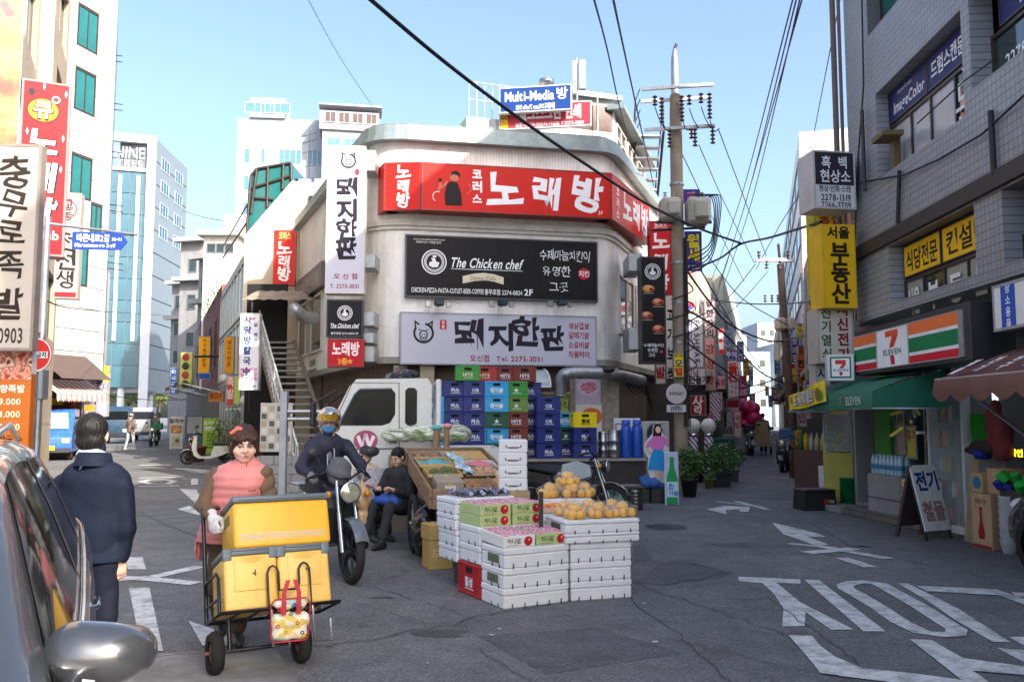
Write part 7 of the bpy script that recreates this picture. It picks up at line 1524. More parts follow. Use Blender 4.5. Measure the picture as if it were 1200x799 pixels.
car('black car cut off at the right edge before the hardware goods',Vector((6.02,9.35,0)),radians(91),m_blackp,L=4.3,name='parked_car')
m_tglass=M('truck_glass',(.012,.016,.018),r=.12,spec=.25)
def truck(label,loc,rz,paint,bed=1.9,name='delivery_truck',logo=False,W=1.62,H=2.12,cl=1.55,plate='2c5a38',stake=False):
 t=thing(name,label,'truck',loc,rz);w=W/2
 pr=[(.02,.38),(.04,.62),(.0,.95),(-.06,1.36),(-.38,H-.1),(-.48,H),(-cl+.06,H+.02),(-cl,H-.08),(-cl,.5),(-.95,.45),(-.9,.62),(-.72,.74),(-.5,.74),(-.32,.62),(-.27,.38)]
 bev(MB().prism(pr,-w,w,'y').build('cab',paint,t),.05,3,20);MB().box(-.25,.07,-w+.04,w-.04,.5,.56,.01).box(.0,.07,-w+.02,w-.02,.42,.6,.02).build('bumper',m_dkmetal,t)
 for s_ in(1,-1):
  y=s_*(w+.003)
  def sp(pts,nm,mat,o=0.0):
   b=MB();q=[(x,y+s_*o,z)for x,z in pts];b.add(q if s_<0 else q,[tuple(range(len(q)))]);return b.build(nm,mat,t)
  win=[(-.24,1.46),(-.26,1.5),(-.46,H-.22),(-.53,H-.15),(-.98,H-.14),(-1.03,H-.2),(-1.03,1.62),(-.96,1.5),(-.85,1.46)]
  sp(win,'door_window',m_tglass);sp([(-1.17,1.5),(-1.21,1.46),(-1.3,1.46),(-1.34,1.5),(-1.34,H-.16),(-1.3,H-.12),(-1.21,H-.12),(-1.17,H-.16)],'quarter_window',m_tglass)
  MB().tube([(x,y+s_*.002,z)for x,z in win[3:5]],.02,6).tube([(x,y+s_*.002,z)for x,z in win[1:4]],.02,6).build('rain_visor',M('smoked_visor',(.05,.07,.1),r=.15),t)
  b=MB();seam=[(-.1,.78),(-.1,1.32),(-.42,H-.05),(-1.08,H-.05),(-1.1,.55)];b.tube([(x,y,z)for x,z in seam],.006,4);b.tube([(0,y,1.12),(-cl+.01,y,1.14)],.008,4);b.build('door_seam',m_dkmetal,t)
  MB().box(-1.06,-.94,y,y+s_*.025,1.22,1.27,.005).build('door_handle',m_black,t)
  mm=MB();mm.box(.06,.14,y+s_*.12,y+s_*.28,1.45,1.8,.03);mm.tube([(-.05,y-s_*.02,1.4),(.08,y+s_*.2,1.45)],.014,5).tube([(-.2,y-s_*.02,H-.15),(.08,y+s_*.2,1.78)],.014,5);mm.build('wing_mirror',m_black,t)
  wheel(t,-.62,s_*(w-.12),.3);wheel(t,-cl-bed*.6,s_*(w-.12),.3);MB().box(.0,.035,s_*.45,s_*.75,.66,.84,.02).build('headlight',M('headlight'),t)
 MB().quad((.0+.012,-w+.1,1.38),(.012,w-.1,1.38),(-.36,w-.16,H-.13),(-.36,-w+.16,H-.13)).build('windscreen',m_cglass,t).location=(-.035,0,.02)
 MB().box(.045,.06,-.25,.25,.45,.57).build('number_plate',M('plate_green','#'+plate),t)
 MB().box(-cl-bed,-cl-.05,-w,w,.78,.86,.01).box(-cl-bed,-cl-.05,-w,-w+.03,.862,1.12,.008).box(-cl-bed,-cl-.05,w-.03,w,.862,1.12,.008).box(-cl-bed,-cl-bed+.03,-w+.035,w-.035,.862,1.12).box(-cl-bed,-.6,-.35,.35,.45,.6).build('load_bed',paint,t)
 MB().tube([(-cl-.1,-w+.03,.86),(-cl-.1,-w+.03,H-.02),(-cl-.1,w-.03,H-.02),(-cl-.1,w-.03,.86)],.04,8).build('headboard_frame',m_white,t)
 return t
m_tw=M('truck_white',(.68,.69,.66),r=.35,var=.05,coat=.3,dirt=.25,dcol=(.3,.28,.24))
tp=at(366,497,12.0);tr_=truck('white delivery truck with an oval purple emblem on its door, behind the seated reader',Vector((tp.x,12.95,0)),radians(187),m_tw,bed=1.05)
T=Txt();T.disc(0,0,.17,hx('a8506c'),rz=.85,n=30)
for s_ in(-1,1):T.shape([(s_*.03,-.085),(s_*.075,-.085),(s_*.135,.05),(s_*.09,.08)],hx('f0e4e8'),.002);T.shape([(s_*.075,-.085)if s_>0 else(-.03,-.085),(s_*.03,-.085)if s_>0 else(-.075,-.085),(0-s_*.03,.075),(s_*.02,.1)],hx('f0e4e8'),.003)
o=T.build(tr_,0,'door_emblem',rz=pi);o.location=(-.62,.813+.012,1.25)
T=Txt();T.rect(-.13,.13,-.045,.045,hx('d8481c'));T.add('적재함',0,0,.06,hx('e8d820'),wt=.02,y=.002,w=.22);o=T.build(tr_,0,'orange_sticker',rz=pi);o.location=(-1.3,.825,1.38)
bb_=thing('black_bundle','lumpy black tarpaulin bundle on the white truck behind its cab','tarpaulin',at(468,442,12.9));nobj('bundle',sdf_mesh([ell((0,0,-.04),(.22,.3,.13)),ell((.14,.1,.02),(.15,.2,.1))],.05,.02,lambda P,D:D+.015*np.sin(P[:,0]*33+P[:,2]*21)*np.sin(P[:,1]*28)),M('bin_bag'),bb_)
def minivan(label,loc,rz,paint,W=1.5,H=1.85,L=3.4):
 t=thing('mini_van',label,'van',loc,rz);w=W/2
 pr=[(0,.3),(.03,.5),(-.02,.85),(-.25,1.05),(-.75,H-.08),(-.95,H),(-L,H-.02),(-L-.03,.4),(-L+.1,.3)]
 bev(MB().prism(pr,-w,w,'y').build('body',paint,t),.12,4,20)
 MB().quad((-.27,-w+.14,1.1),(-.27,w-.14,1.1),(-.72,w-.22,H-.16),(-.72,-w+.22,H-.16)).build('windscreen',M('pale_windscreen',(.25,.3,.33),r=.05,spec=1),t).location=(.03,0,.03)
 for s_ in(1,-1):
  MB().box(-.03,.05,s_*.42,s_*.68,.62,.8,.03).build('headlight',M('headlight'),t);y=s_*(w+.004)
  for(xa,xb)in((-.75,-1.35),(-1.42,-2.3),(-2.37,-3.2)):MB().add([(xa,y,1.1),(xb,y,1.1),(xb,y,H-.25),(xa-.08,y,H-.25)],[(0,1,2,3)]).build('side_window',m_cglass,t)
  wheel(t,-.55,s_*(w-.1),.27);wheel(t,-L+.6,s_*(w-.1),.27);MB().box(-.5,-.42,y,y+s_*.16,1.1,1.25,.02).build('wing_mirror',m_black,t)
 MB().box(.02,.07,-w+.03,w-.03,.28,.45,.02).build('bumper',m_dkmetal,t);MB().box(.075,.085,-.22,.22,.38,.54).build('number_plate',M('plate_yellow','#e0b818'),t)
 return t
vr=lambda px:atan2(-1,-(px-600)/1000*.6)
minivan('bright blue mini van with a yellow plate behind the silver car, left street',Vector((*P2(60,30.5),0)),radians(-68),M('van_blue',(.03,.12,.5),r=.25,coat=.6))
truck('dark blue truck facing the camera behind the suited man, left street',Vector((*P2(136,49),0)),radians(-72),M('truck_blue',(.02,.05,.09),r=.3,coat=.4),bed=2.4,plate='d8b020')
truck('grey flatbed truck right of the dark blue truck, left street',Vector((*P2(168,54),0)),radians(-74),M('truck_grey',(.25,.26,.27),r=.35),bed=2.4)
# motorcycles
def bikewheel(par,x,r,w=.09,name='front_wheel',sp=5):
 wh=MB();wh.lathe([(r*.74,-.02),(r*.78,-.03),(r*.8,0),(r*.78,.03),(r*.74,.02),(r*.72,0),(r*.74,-.02)],36,(x,0,r),(0,1,0));wh.cyl((x,-.07,r),(x,.07,r),.045,n=14);wh.lathe([(.03,.0),(.1,.0),(.1,.006),(.03,.006)],24,(x,.045,r),(0,1,0))
 for k in range(sp):
  for d in(-.16,.16):a=2*pi*k/sp+d;a2=2*pi*k/sp+d*.5;wh.tube([(x+.04*cos(a),0,r+.04*sin(a)),(x+r*.75*cos(a2),0,r+r*.75*sin(a2))],[.012,.009],6)
 o=wh.build(name,m_blkmet,par)
 MB().lathe([(r*.78,-w*.38),(r*.88,-w/2),(r*.96,-w*.36),(r,0),(r*.96,w*.36),(r*.88,w/2),(r*.78,w*.38)],40,(x,0,r),(0,1,0)).build('tyre',m_rubber,o);return o
m_blkmet=M('black_metal',(.03,.03,.032),r=.35,metal=.5)
def motorcycle(label,loc,rz,tank,full=True,lean=0,box=False,ws=False,scooter=False,name='motorcycle',r=.3):
 t=thing(name,label,'motorcycle' if not scooter else 'scooter',loc,rz);t.rotation_euler=(lean,0,rz);F_=.62;R_=-.62
 if scooter:r=.24
 bikewheel(t,F_,r,name='front_wheel');bikewheel(t,R_,r,.1,'rear_wheel')
 top=(F_-.22-(.0),0,.98)
 for s_ in(-1,1):MB().tube([(F_,s_*.085,r),(F_-.12,s_*.085,.66)],.024,8).tube([(F_-.12,s_*.085,.64),(F_-.23,s_*.08,.96)],.018,8).build('fork_leg',m_steel if not scooter else m_blkmet,t)
 MB().grid([[(F_+(r+.035)*cos(a),.065*(k-2)/2,r+(r+.035-.012*abs(k-2))*sin(a))for k in range(5)]for a in[radians(q)for q in range(25,150,8)]]).build('front_fender',tank if scooter else M('fender_grey',(.12,.14,.16),r=.3,coat=.5),t)
 if not scooter:
  bev(MB().prism([(.1,.62),(.36,.7),(.32,.86),(.12,.92),(-.1,.86),(-.18,.72)],-.12,.12,'y').build('fuel_tank',tank,t),.06,4,20)
  MB().box(-.15,.25,-.14,.14,.3,.6,.04).cyl((.05,-.2,.42),(.05,.2,.42),.11,n=16).build('engine',m_galv,t)
  bev(MB().prism([(-.12,.74),(-.7,.8),(-.74,.86),(-.4,.87),(-.1,.84)],-.12,.12,'y').build('seat',m_black,t),.04,3,20)
  MB().tube([(.1,-.11,.3),(-.2,-.14,.24),(-.6,-.15,.28),(-.78,-.15,.31)],[.022,.026,.038,.04],10).build('exhaust',m_chrome,t)
  MB().tube([(F_-.24,0,.85),(-.1,0,.66),(-.3,0,.6),(R_,.1,r)],.03,8).tube([(F_-.24,0,.8),(.28,0,.35),(-.2,0,.28),(-.25,0,.62)],.025,8).tube([(-.25,-.09,.7),(R_,-.1,r)],.02).tube([(-.3,.09,.72),(-.72,.09,.78)],.02).build('frame',m_blkmet,t)
  MB().grid([[(F_-.27+.06*j-.02,.13*sin(i/6*pi-pi/2)*(1.2-.2*j),.74+.02*j)for i in range(7)]for j in range(3)])if False else None
 else:
  bev(MB().prism([(F_-.2,.3),(F_-.12,.6),(F_-.2,.95),(F_-.28,.93),(F_-.28,.4),(F_-.4,.27),(-.1,.27),(-.2,.6),(-.7,.62),(-.85,.7),(-.8,.45),(-.45,.3),(-.1,.2),(F_-.35,.2)],-.17,.17,'y').build('body',tank,t),.05,3,20)
  bev(MB().box(-.75,-.12,-.13,.13,.63,.74).build('seat',m_black,t),.05,3)
 MB().tube([(F_-.34,-.28,1.0),(F_-.25,-.18,1.05),(F_-.23,-.06,.98),(F_-.23,.06,.98),(F_-.25,.18,1.05),(F_-.34,.28,1.0)],.012,8).tube([(F_-.42,-.33,.97),(F_-.3,-.24,1.03)],.018,8).tube([(F_-.42,.33,.97),(F_-.3,.24,1.03)],.018,8).build('handlebar',m_blkmet,t)
 for s_ in(-1,1):
  q=MB().tube([(F_-.28,s_*.2,1.05),(F_-.24,s_*.26,1.16),(F_-.26,s_*.28,1.2)],.008,6).ball((F_-.26,s_*.3,1.24),.075,14,10,(.35,1,.68)).build('mirror',m_black,t);MB().ball((F_-.278,s_*.3,1.24),.066,14,8,(.2,1,.66)).build('mirror_glass',m_glass,q)
 hl=MB().lathe([(.0,-.12),(.07,-.1),(.095,-.03),(.1,.0),(.092,.008)],24,(F_-.05,0,.86 if not scooter else .8),(1,0,0)).build('headlight',m_black,t);MB().lathe([(.1,.0),(.103,.012),(.09,.014)],24,(F_-.05,0,.86 if not scooter else .8),(1,0,0)).build('chrome_ring',m_chrome,hl);MB().lathe([(.09,.008),(.05,.026),(0,.032)],24,(F_-.05,0,.86 if not scooter else .8),(1,0,0)).build('lens',M('headlamp_lens',(.55,.56,.42),r=.06,metal=.5),hl)
 for s_ in(-1,1):MB().ball((F_-.12,s_*.2,.84),.035,10,8).build('indicator',M('amber',(.7,.25,.02),r=.2),t)
 MB().box(-.98,-.68,-.16,.16,.84,.87,.01).tube([(-.6,-.1,.84),(-.95,-.12,.84)],.01).build('rear_rack',m_galv,t)
 if box:MB().box(-1.05,-.62,-.22,.22,.88,1.22,.03).build('carrier_box',box,t)
 return t
mh=Vector((.5,-.866,0));mo=gp(411,684)-mh*.62;mrz=atan2(mh.y,mh.x)
mb_=motorcycle('dark motorcycle ridden towards the camera by the helmeted man',mo,mrz,M('tank_dark',(.02,.03,.06),r=.2,coat=.8))
leg_shield=MB().prism([(.3,.35),(.38,.7),(.33,.8),(.27,.62)],-.2,.2,'y').build('leg_guard',m_black,mb_)
pmh=Vector((.93,-.36,0));motorcycle('grey parked motorcycle leaning between the fruit boxes and the platform',gp(714,615)-pmh*.62,atan2(pmh.y,pmh.x),M('tank_silver',(.38,.42,.4),r=.3,coat=.6,dirt=.2),lean=radians(-8))
# people
def frame_from(fwd,up=(0,0,1)):
 f=Vector(fwd).normalized();u=Vector(up);r=f.cross(u).normalized();u=r.cross(f);return Matrix((r,f,u)).transposed()
def xf(V,R_,o,s=1.0):return V@(np.array(R_).T*s)+np.array(o)
def head_mesh(R_,c,s=1.0,vox=.0055,fat=0.0):
 P=[ell((0,-.012,.03),(.075,.094,.088)),ell((0,.022,-.04),(.060+fat,.066,.072)),ell((0,.055,-.088),(.026+fat,.024,.018)),cap((0,.084,.02),(0,.104,-.020),.009,.0135),ell((.011,.098,-.024),(.009,.009,.007)),ell((-.011,.098,-.024),(.009,.009,.007)),ell((0,.080,.028),(.048,.014,.009)),ell((.040,.056,-.03),(.027+fat,.026,.03)),ell((-.040,.056,-.03),(.027+fat,.026,.03)),('sub',ell((.031,.098,.010),(.017,.012,.009))),('sub',ell((-.031,.098,.010),(.017,.012,.009))),ell((0,.084,-.052),(.022,.009,.0055)),ell((0,.083,-.062),(.019,.009,.006)),ell((.078,-.006,-.004),(.009,.019,.03)),ell((-.078,-.006,-.004),(.009,.019,.03)),cap((0,-.022,-.06),(0,-.038,-.19),.050,.056)]
 V,Q=sdf_mesh(P,.012,vox);return xf(V,R_,c,s),Q
def face_parts(par,R_,c,s=1.0,lip='b06058',look=-1,brow='1c1412',closed=.5):
 X=lambda p:Vector(c)+(R_@Vector(p))*s
 w=M('eye_white',(.62,.6,.56),r=.25);k=M('eye_dark',(.012,.008,.006),r=.15);lp=M('lips_'+lip,'#'+lip,r=.45)
 b=MB()
 for sx in(-1,1):b.ball(X((sx*.031,.0825,.008)),.0118*s,12,8,(1.15,1,.62))
 b.build('eye',w,par);b=MB()
 for sx in(-1,1):b.ball(X((sx*.031+.002,.089,.006)),.0062*s,10,6,(1,1,.8));b.tube([X((sx*.031-.015,.091,.011)),X((sx*.031,.0955,.0155-.003*closed)),X((sx*.031+.015,.091,.011))],.0022*s,5)
 b.build('iris_and_lid',k,par);b=MB()
 for sx in(-1,1):b.tube([X((sx*.014,.094,.029)),X((sx*.03,.094,.034)),X((sx*.05,.082,.028))],[.0035*s,.004*s,.002*s],5)
 b.build('eyebrow',M('brow_'+brow,'#'+brow,r=.8),par)
 MB().ball(X((0,.0905,-.0525)),.019*s,14,6,(1.2,.35,.2)).ball(X((0,.0895,-.0605)),.017*s,14,6,(1.1,.35,.24)).build('lips',lp,par)
def hand_mesh(wr,d,n,curl=.5,side=1,s=1.0,vox=.004,thick=1.0,bow=None):
 """wr wrist; d towards the fingers; n out of the back of the hand; side +1: thumb on the d x n side"""
 d=Vector(d).normalized();n=Vector(n);n=(n-d*n.dot(d)).normalized();l=n.cross(d)*side
 P=[cap((-.03,0,0),(.02,0,0),.026*thick,.026*thick),ell((.05,.0,0),(.048,.04*thick,.017*thick))]
 for k,(y,L_)in enumerate(((.030,.066),(.011,.076),(-.009,.070),(-.028,.054))):
  x,z=.085-abs(k-1)*.004,.0;a=-.15-curl*.5;segs=(.45,.32,.25);p=(x,y,z);b0=(.05,y*.8,.0);P.append(cap(b0,p,.012*thick,.0098*thick))
  for j,f in enumerate(segs):
   q=(p[0]+L_*f*cos(a),p[1]*(1-.04*curl),p[2]+L_*f*sin(a));P.append(cap(p,q,(.0098-.0008*j)*thick,(.009-.0008*j)*thick));p=q;a-=curl*(1.15+.1*k)
 P+=[cap((.012,.022,-.006),(.045,.05,-.018-.01*curl),.015*thick,.0125*thick),cap((.045,.05,-.018-.01*curl),(.075,.05-.02*curl,-.03-.015*curl),.0115*thick,.0095*thick)]
 V,Q=sdf_mesh(P,.006,vox,pad=.01);Mx=np.array([[d.x,d.y,d.z],[l.x,l.y,l.z],[n.x,n.y,n.z]])
 if np.linalg.det(Mx)<0:Q=Q[:,::-1]
 return(V*s)@Mx+np.array(wr),Q
def limb(a,b_,c,ra,rb,rc):return[cap(a,b_,ra,rb),cap(b_,c,rb,rc)]
def wrinkle(amp,f1=38,f2=22,seed=0.0):
 def f(P,D):
  a=P[:,2]*f1+2.4*np.sin(P[:,0]*f2*.6+seed)+1.8*np.sin(P[:,1]*11+P[:,2]*6);b_=P[:,0]*24-P[:,2]*15+1.5*np.sin(P[:,1]*19+seed)
  m=.5+.5*np.sin(P[:,0]*7+P[:,2]*9+seed)
  return D+amp*m*(1-2*np.abs(np.sin(a*.5)))+amp*.7*(1-m)*(1-2*np.abs(np.sin(b_*.5)))
 return f
def person(label,o,head,hR,J,skin=None,top=None,trousers=None,shoes=None,vox=.014,hs=1.0,torso=None,hand=None,face=True,hair=None,name='person',glove=None,fold=.004,sleeve=None,vest=None,fat=0.0,tw=1.0,lip='a8625a',collar=None,detail=1,hemz=None,nape=.0):
 """o ground point; J joints in world coordinates: neck, chest, pelvis, sR sL eR eL wR wL, hpR hpL kR kL aR aL and toe directions tR tL"""
 t=thing(name,label,'person',o);OV=Vector(o);g={k:Vector(v)-OV for k,v in J.items()};hc=Vector(head)-OV
 skin=skin or m_skin;parts=[head_mesh(hR,hc,hs,.0055 if detail else .011,fat)]
 arm=[];
 for s_ in 'RL':
  if 'w'+s_ in g:
   w_,e_=g['w'+s_],g['e'+s_];parts.append(sdf_mesh([cap(g['s'+s_],e_,.042,.036),cap(e_,w_,.036,.024)],.02,.012));d=(w_-e_).normalized();hd_,nn,cu,sd=(hand or{}).get(s_,(d,(0,0,1),.5,1))
   if not(glove and s_ in glove):parts.append(hand_mesh(w_,hd_,nn,cu,sd,1.0,.004 if detail else .008))
 if 'kR' in g:parts.append(sdf_mesh([cap(g['pelvis'],g['chest'],.09,.1)]+[q for s_ in 'RL' for q in(cap(g['hp'+s_],g['k'+s_],.07,.05),cap(g['k'+s_],g['a'+s_],.048,.034))],.04,.02))
 nobj('body',merge(parts),skin,t)
 if face:face_parts(t,hR,hc,hs,lip)
 if glove:
  for s_ in glove:
   w_,e_=g['w'+s_],g['e'+s_];hd_,nn,cu,sd=hand[s_];V=merge([hand_mesh(w_,hd_,nn,cu,sd,1.04,.004,1.25),sdf_mesh([cap(w_-(w_-e_).normalized()*.05,w_+Vector(hd_).normalized()*.02,.036,.031)],.01,.007)]);nobj('glove',V,glove[s_],t)
 ch,pe,nk=g['chest'],g['pelvis'],g['neck'];ax=(g['sL']-g['sR']).normalized()
 up=(ch-pe).normalized();fw=up.cross(ax).normalized()*-1 if False else ax.cross(up).normalized()
 T_=torso or dict(cw=.15,cd=.11,ww=.145,wd=.11,hem=.1)
 def tor(ex=0.0,hem=None):
  hem=T_['hem']if hem is None else hem;Pp=[]
  for f,w_,d_ in((0,T_['ww'],T_['wd']),(.5,(T_['ww']+T_['cw'])/2,(T_['wd']+T_['cd'])/2),(1,T_['cw'],T_['cd'])):
   c_=pe+(ch-pe)*f
   for q in(-1,-.33,.33,1):Pp.append(cap(c_+ax*(w_-d_)*q-up*.04,c_+ax*(w_-d_)*q+up*.06,d_+ex))
  c_=pe-up*hem
  for q in(-1,0,1):Pp.append(cap(c_+ax*(T_['ww']-T_['wd']+.01)*q,pe+ax*(T_['ww']-T_['wd'])*q,T_['wd']+.012+ex))
  Pp.append(cap(nk-up*.06,nk+(hc-nk).normalized()*nape,.078+ex,.07+ex));Pp.append(cap(g['sR']-up*.02,nk-up*.03,.055+ex,.06+ex));Pp.append(cap(g['sL']-up*.02,nk-up*.03,.055+ex,.06+ex));return Pp
 def sl_(s_,ex=0.0,e0=.066,e1=.052,e2=.042):
  S_,E_,W_=g['s'+s_],g['e'+s_],g['w'+s_];W2=W_-(W_-E_).normalized()*.02;return[cap(S_,E_,e0+ex,e1+ex),cap(E_,W2,e1+ex,e2+ex)]
 wr_=wrinkle(fold,30,17)
 hz_=(pe.z-T_['hem'])if hemz is None else hemz
 qf=(lambda P,D:D+.0045*(1-2*np.abs(np.sin(P[:,2]*52))**.6))if vest else(lambda P,D:D)
 cutfn=lambda P,D:np.maximum(qf(P,wr_(P,D)),np.where(np.abs((P-np.array(pe))@np.array(ax))<T_['ww']+.035,hz_-P[:,2],-1))
 if vest:
  nobj('sleeve',sdf_mesh([q for s_ in 'RL' for q in sl_(s_)],.02,vox*.8,wrinkle(fold*1.5,75,30,1)),sleeve,t)
  nobj('vest',sdf_mesh(tor(.012),.035,vox,cutfn),vest,t)
 elif top:
  Pp=tor()
  for s_ in 'RL':Pp+=sl_(s_)
  nobj('jacket',sdf_mesh(Pp,.035,vox,wrinkle(fold,30,19)if hemz is None else cutfn),top,t)
 cm_,ch_=collar if collar else(top or vest,.03)
 b=MB();nrm=(hc+hR@Vector((0,-.02,-.1))*hs-nk).normalized();u_,v_,_=basis(nrm)
 b.lathe([(.098,-.035),(.084,.0),(.077,ch_),(.070,ch_+.004),(.066,0)],24,nk+nrm*.0,nrm);b.build('collar',cm_,t)
 if trousers:
  Pp=[q for s_ in 'RL' for q in(cap(g['hp'+s_],g['k'+s_],.088,.066),cap(g['k'+s_],g['a'+s_]+(g['k'+s_]-g['a'+s_]).normalized()*.03,.066,.055))]+[cap(g['hpR'],g['hpL'],.1),cap(pe,(g['hpR']+g['hpL'])/2,T_['wd']-.01)]
  nobj('trousers',sdf_mesh(Pp,.03,vox,wrinkle(.005,34,12,2)),trousers,t)
 if shoes:
  for s_ in 'RL':
   a_=g['a'+s_];d=Vector(J.get('t'+s_,(0,-1,0)));d=d.normalized();lo=Vector((0,0,-a_.z+.04))if a_.z<.16 else Vector((0,0,-.06))
   nobj('shoe',sdf_mesh([cap(a_+lo-d*.05,a_+lo+d*.06,.038,.042),cap(a_+lo+d*.06,a_+lo+d*.16-Vector((0,0,.008)),.042,.032),cap(a_,a_+lo-d*.02,.04)],.02,.01),shoes,t)
 if hair:hair(t,hR,hc,hs)
 return t
def hair_cap(mat,ext=(),r=(.083,.102,.092),c=(0,-.022,.042),cut=.055,vox=.007,fringe=False):
 def f(t,R_,c0,s):
  P=[ell(c,r)]+list(ext)+[('sub',ell((0,.10 if not fringe else .108,-.03 if not fringe else-.035),(.066,.06 if not fringe else .05,.075)))]
  V,Q=sdf_mesh(P,.012,vox,lambda P_,D:D+.0014*np.sin(np.arctan2(P_[:,0],P_[:,1])*34+3*np.sin(P_[:,2]*40))+.0008*np.sin(P_[:,2]*90+P_[:,0]*60));nobj('hair',(xf(V,R_,c0,s),Q),mat,t)
 return f
 # woman with the cooler cart
def W3(px,py,Y):return at(px,py,Y)
wy=6.12
m_vest=M('vest_pink',(.78,.27,.25),r=.62,var=.08,vs=6,bump=.25,bs=45);m_taupe=M('taupe_knit',(.17,.11,.07),r=.8,var=.12,bump=.3,bs=160);m_glw=M('glove_white',(.68,.67,.68),r=.8,bump=.3,bs=200);m_brhair=M('brown_hair',(.06,.022,.014),r=.4,var=.5,vs=30,bump=.5,bs=140,stretch=(1,1,.2));m_wskin=M('skin_fair',(.78,.50,.40),r=.48,var=.06,vs=16)
wo_=Vector((*P2(262,6.35),0));hRw=frame_from((.42,-1,-.22))
J=dict(neck=W3(288,545,wy),chest=W3(282,572,wy+.02),pelvis=W3(268,624,wy+.14),sR=W3(257,556,wy+.02),sL=W3(309,556,wy-.02),eR=W3(239,592,wy-.02),wR=W3(249,606,wy-.22),eL=W3(318,596,wy-.03),wL=W3(303,612,wy-.24),hpR=W3(260,636,wy+.16),hpL=W3(280,636,wy+.12),kR=W3(254,690,wy+.05),kL=W3(286,690,wy+.0),aR=(wo_.x-.02,wo_.y+.15,.09),aL=(wo_.x+.2,wo_.y-.15,.09),tR=(.4,-1,0),tL=(.4,-1,0))
def whair(t,R_,c0,s):
 ex_=[ell((0,-.075,-.03),(.082,.05,.085)),ell((-.06,-.04,-.055),(.028,.04,.06)),ell((.06,-.04,-.055),(.028,.04,.06)),ell((-.035,-.095,-.09),(.06,.045,.06)),cap((-.055,.062,.052),(.055,.062,.052),.026),cap((-.07,.03,.02),(-.075,.015,-.03),.018),cap((.07,.03,.02),(.075,.015,-.03),.018)]
 P=[ell((0,-.022,.045),(.088,.102,.092))]+ex_+[('sub',ell((0,.115,-.02),(.052,.055,.058)))]
 V,Q=sdf_mesh(P,.014,.006,lambda P_,D:D+.004*np.sin(np.arctan2(P_[:,0],P_[:,1]+.02)*30+4*np.sin(P_[:,2]*34))+.003*np.sin(P_[:,2]*70+P_[:,0]*80));nobj('hair',(xf(V,R_,c0,s),Q),m_brhair,t)
 b=MB()
 X=lambda p:Vector(c0)+(R_@Vector(p))*s
 random.seed(8)
 for i in range(60):
  a=random.uniform(pi*.55,pi*1.45);p=Vector((.085*sin(a+pi),.09*cos(a),random.uniform(-.06,.04)));q=p*1.25+Vector((random.uniform(-.03,.01),-.02,-random.uniform(.03,.08)));b.tube([X(p),X(p*1.15+Vector((0,0,-.01))),X(q)],[.0035,.003,.0012],4)
 tag(b.build('loose_strands',m_brhair,t),kind='stuff')
 V,Q=sdf_mesh([cap((.045,.03,.115),(.085,.02,.085),.012,.014),cap((.03,.045,.118),(.05,.02,.118),.014)],.01,.005);nobj('hair_band',(xf(V,R_,c0,s),Q),M('band_coral',(.75,.2,.15),r=.6),t)
woman=person('woman in a pink quilted vest and taupe sleeves pushing the cart of yellow coolers',wo_,W3(286,521,wy-.06),hRw,J,m_wskin,None,M('trousers_brown',(.10,.065,.045),r=.85,bump=.2),M('shoe_black',(.02,.02,.02),r=.5),vox=.011,hs=1.05,torso=dict(cw=.175,cd=.125,ww=.175,wd=.14,hem=.12),hand={'R':((.35,-.55,-.75),(-.7,-.5,.4),.95,1),'L':((-.3,-.6,-.75),(.7,-.5,.4),.95,-1)},glove={'R':m_glw,'L':m_glw},hair=whair,sleeve=m_taupe,vest=m_vest,fold=.005,fat=.006,hemz=.70,collar=(m_vest,.07),lip='b85a50')
b=MB();g={k:Vector(v)-wo_ for k,v in J.items()};b.tube([g['neck']+Vector((.04,-.1,.02)),g['chest']+Vector((.05,-.152,.02)),g['pelvis']+Vector((.07,-.178,0))],.004,5).build('zip',M('zip_red',(.45,.08,.09)),woman)
o=Txt().add('o-ton',0,0,.018,hx('5a2028'),wt=.02).build(woman,0);o.location=g['chest']+Vector((.125,-.152,.0));o.rotation_euler=(0,0,.25)
# suited man from behind
m_suit=M('navy_suit',(.005,.008,.022),r=.78,var=.12,vs=8,bump=.2,bs=120);my=5.35
so_2=Vector((*P2(112,my+.05),0));hRs=frame_from((-.28,1,-.08))
J=dict(neck=W3(110,541,my-.045),chest=W3(110,572,my-.015),pelvis=W3(110,640,my+.04),sR=W3(142,566,my),sL=W3(76,567,my),eR=W3(149,620,my+.03),wR=W3(141,655,my+.05),eL=W3(66,622,my+.02),wL=W3(74,660,my-.02),hpR=W3(122,655,my+.05),hpL=W3(98,655,my+.05),kR=W3(124,722,my+.05),kL=W3(96,722,my+.1),aR=(so_2 .x+.1,so_2 .y,.1),aL=(so_2 .x-.1,so_2 .y+.15,.1),tR=(0,1,0),tL=(-.1,1,0))
man=person('man in a dark navy suit walking away beside the silver car',so_2,W3(108,511,my),hRs,J,None,m_suit,M('navy_trousers',(.005,.007,.017),r=.8),M('shoe_black'),vox=.011,torso=dict(cw=.185,cd=.11,ww=.155,wd=.115,hem=.07),hand={'R':((0,0,-1),(.3,-1,0),.6,-1),'L':((0,0,-1),(-.3,-1,0),.6,1)},hair=hair_cap(m_hair,[ell((0,-.06,-.02),(.074,.052,.075))],r=(.084,.104,.092),vox=.006),fold=.009,hs=1.1,hemz=.70,nape=.075,collar=(M('shirt_pale',(.5,.6,.68),r=.7),.085))
b=MB();n0=J['neck']-so_2;b.lathe([(.115,-.03),(.105,.02),(.094,.055),(.086,.055),(.086,0)],22,n0,(0,.1,1));b.build('jacket_collar',m_suit,man);MB().box(-.002,.002,-.008,.002,-.3,0).build('back_vent',M('vent_dark',(.008,.01,.02)),man,J['pelvis']-so_2+Vector((0,-.135,.12)))
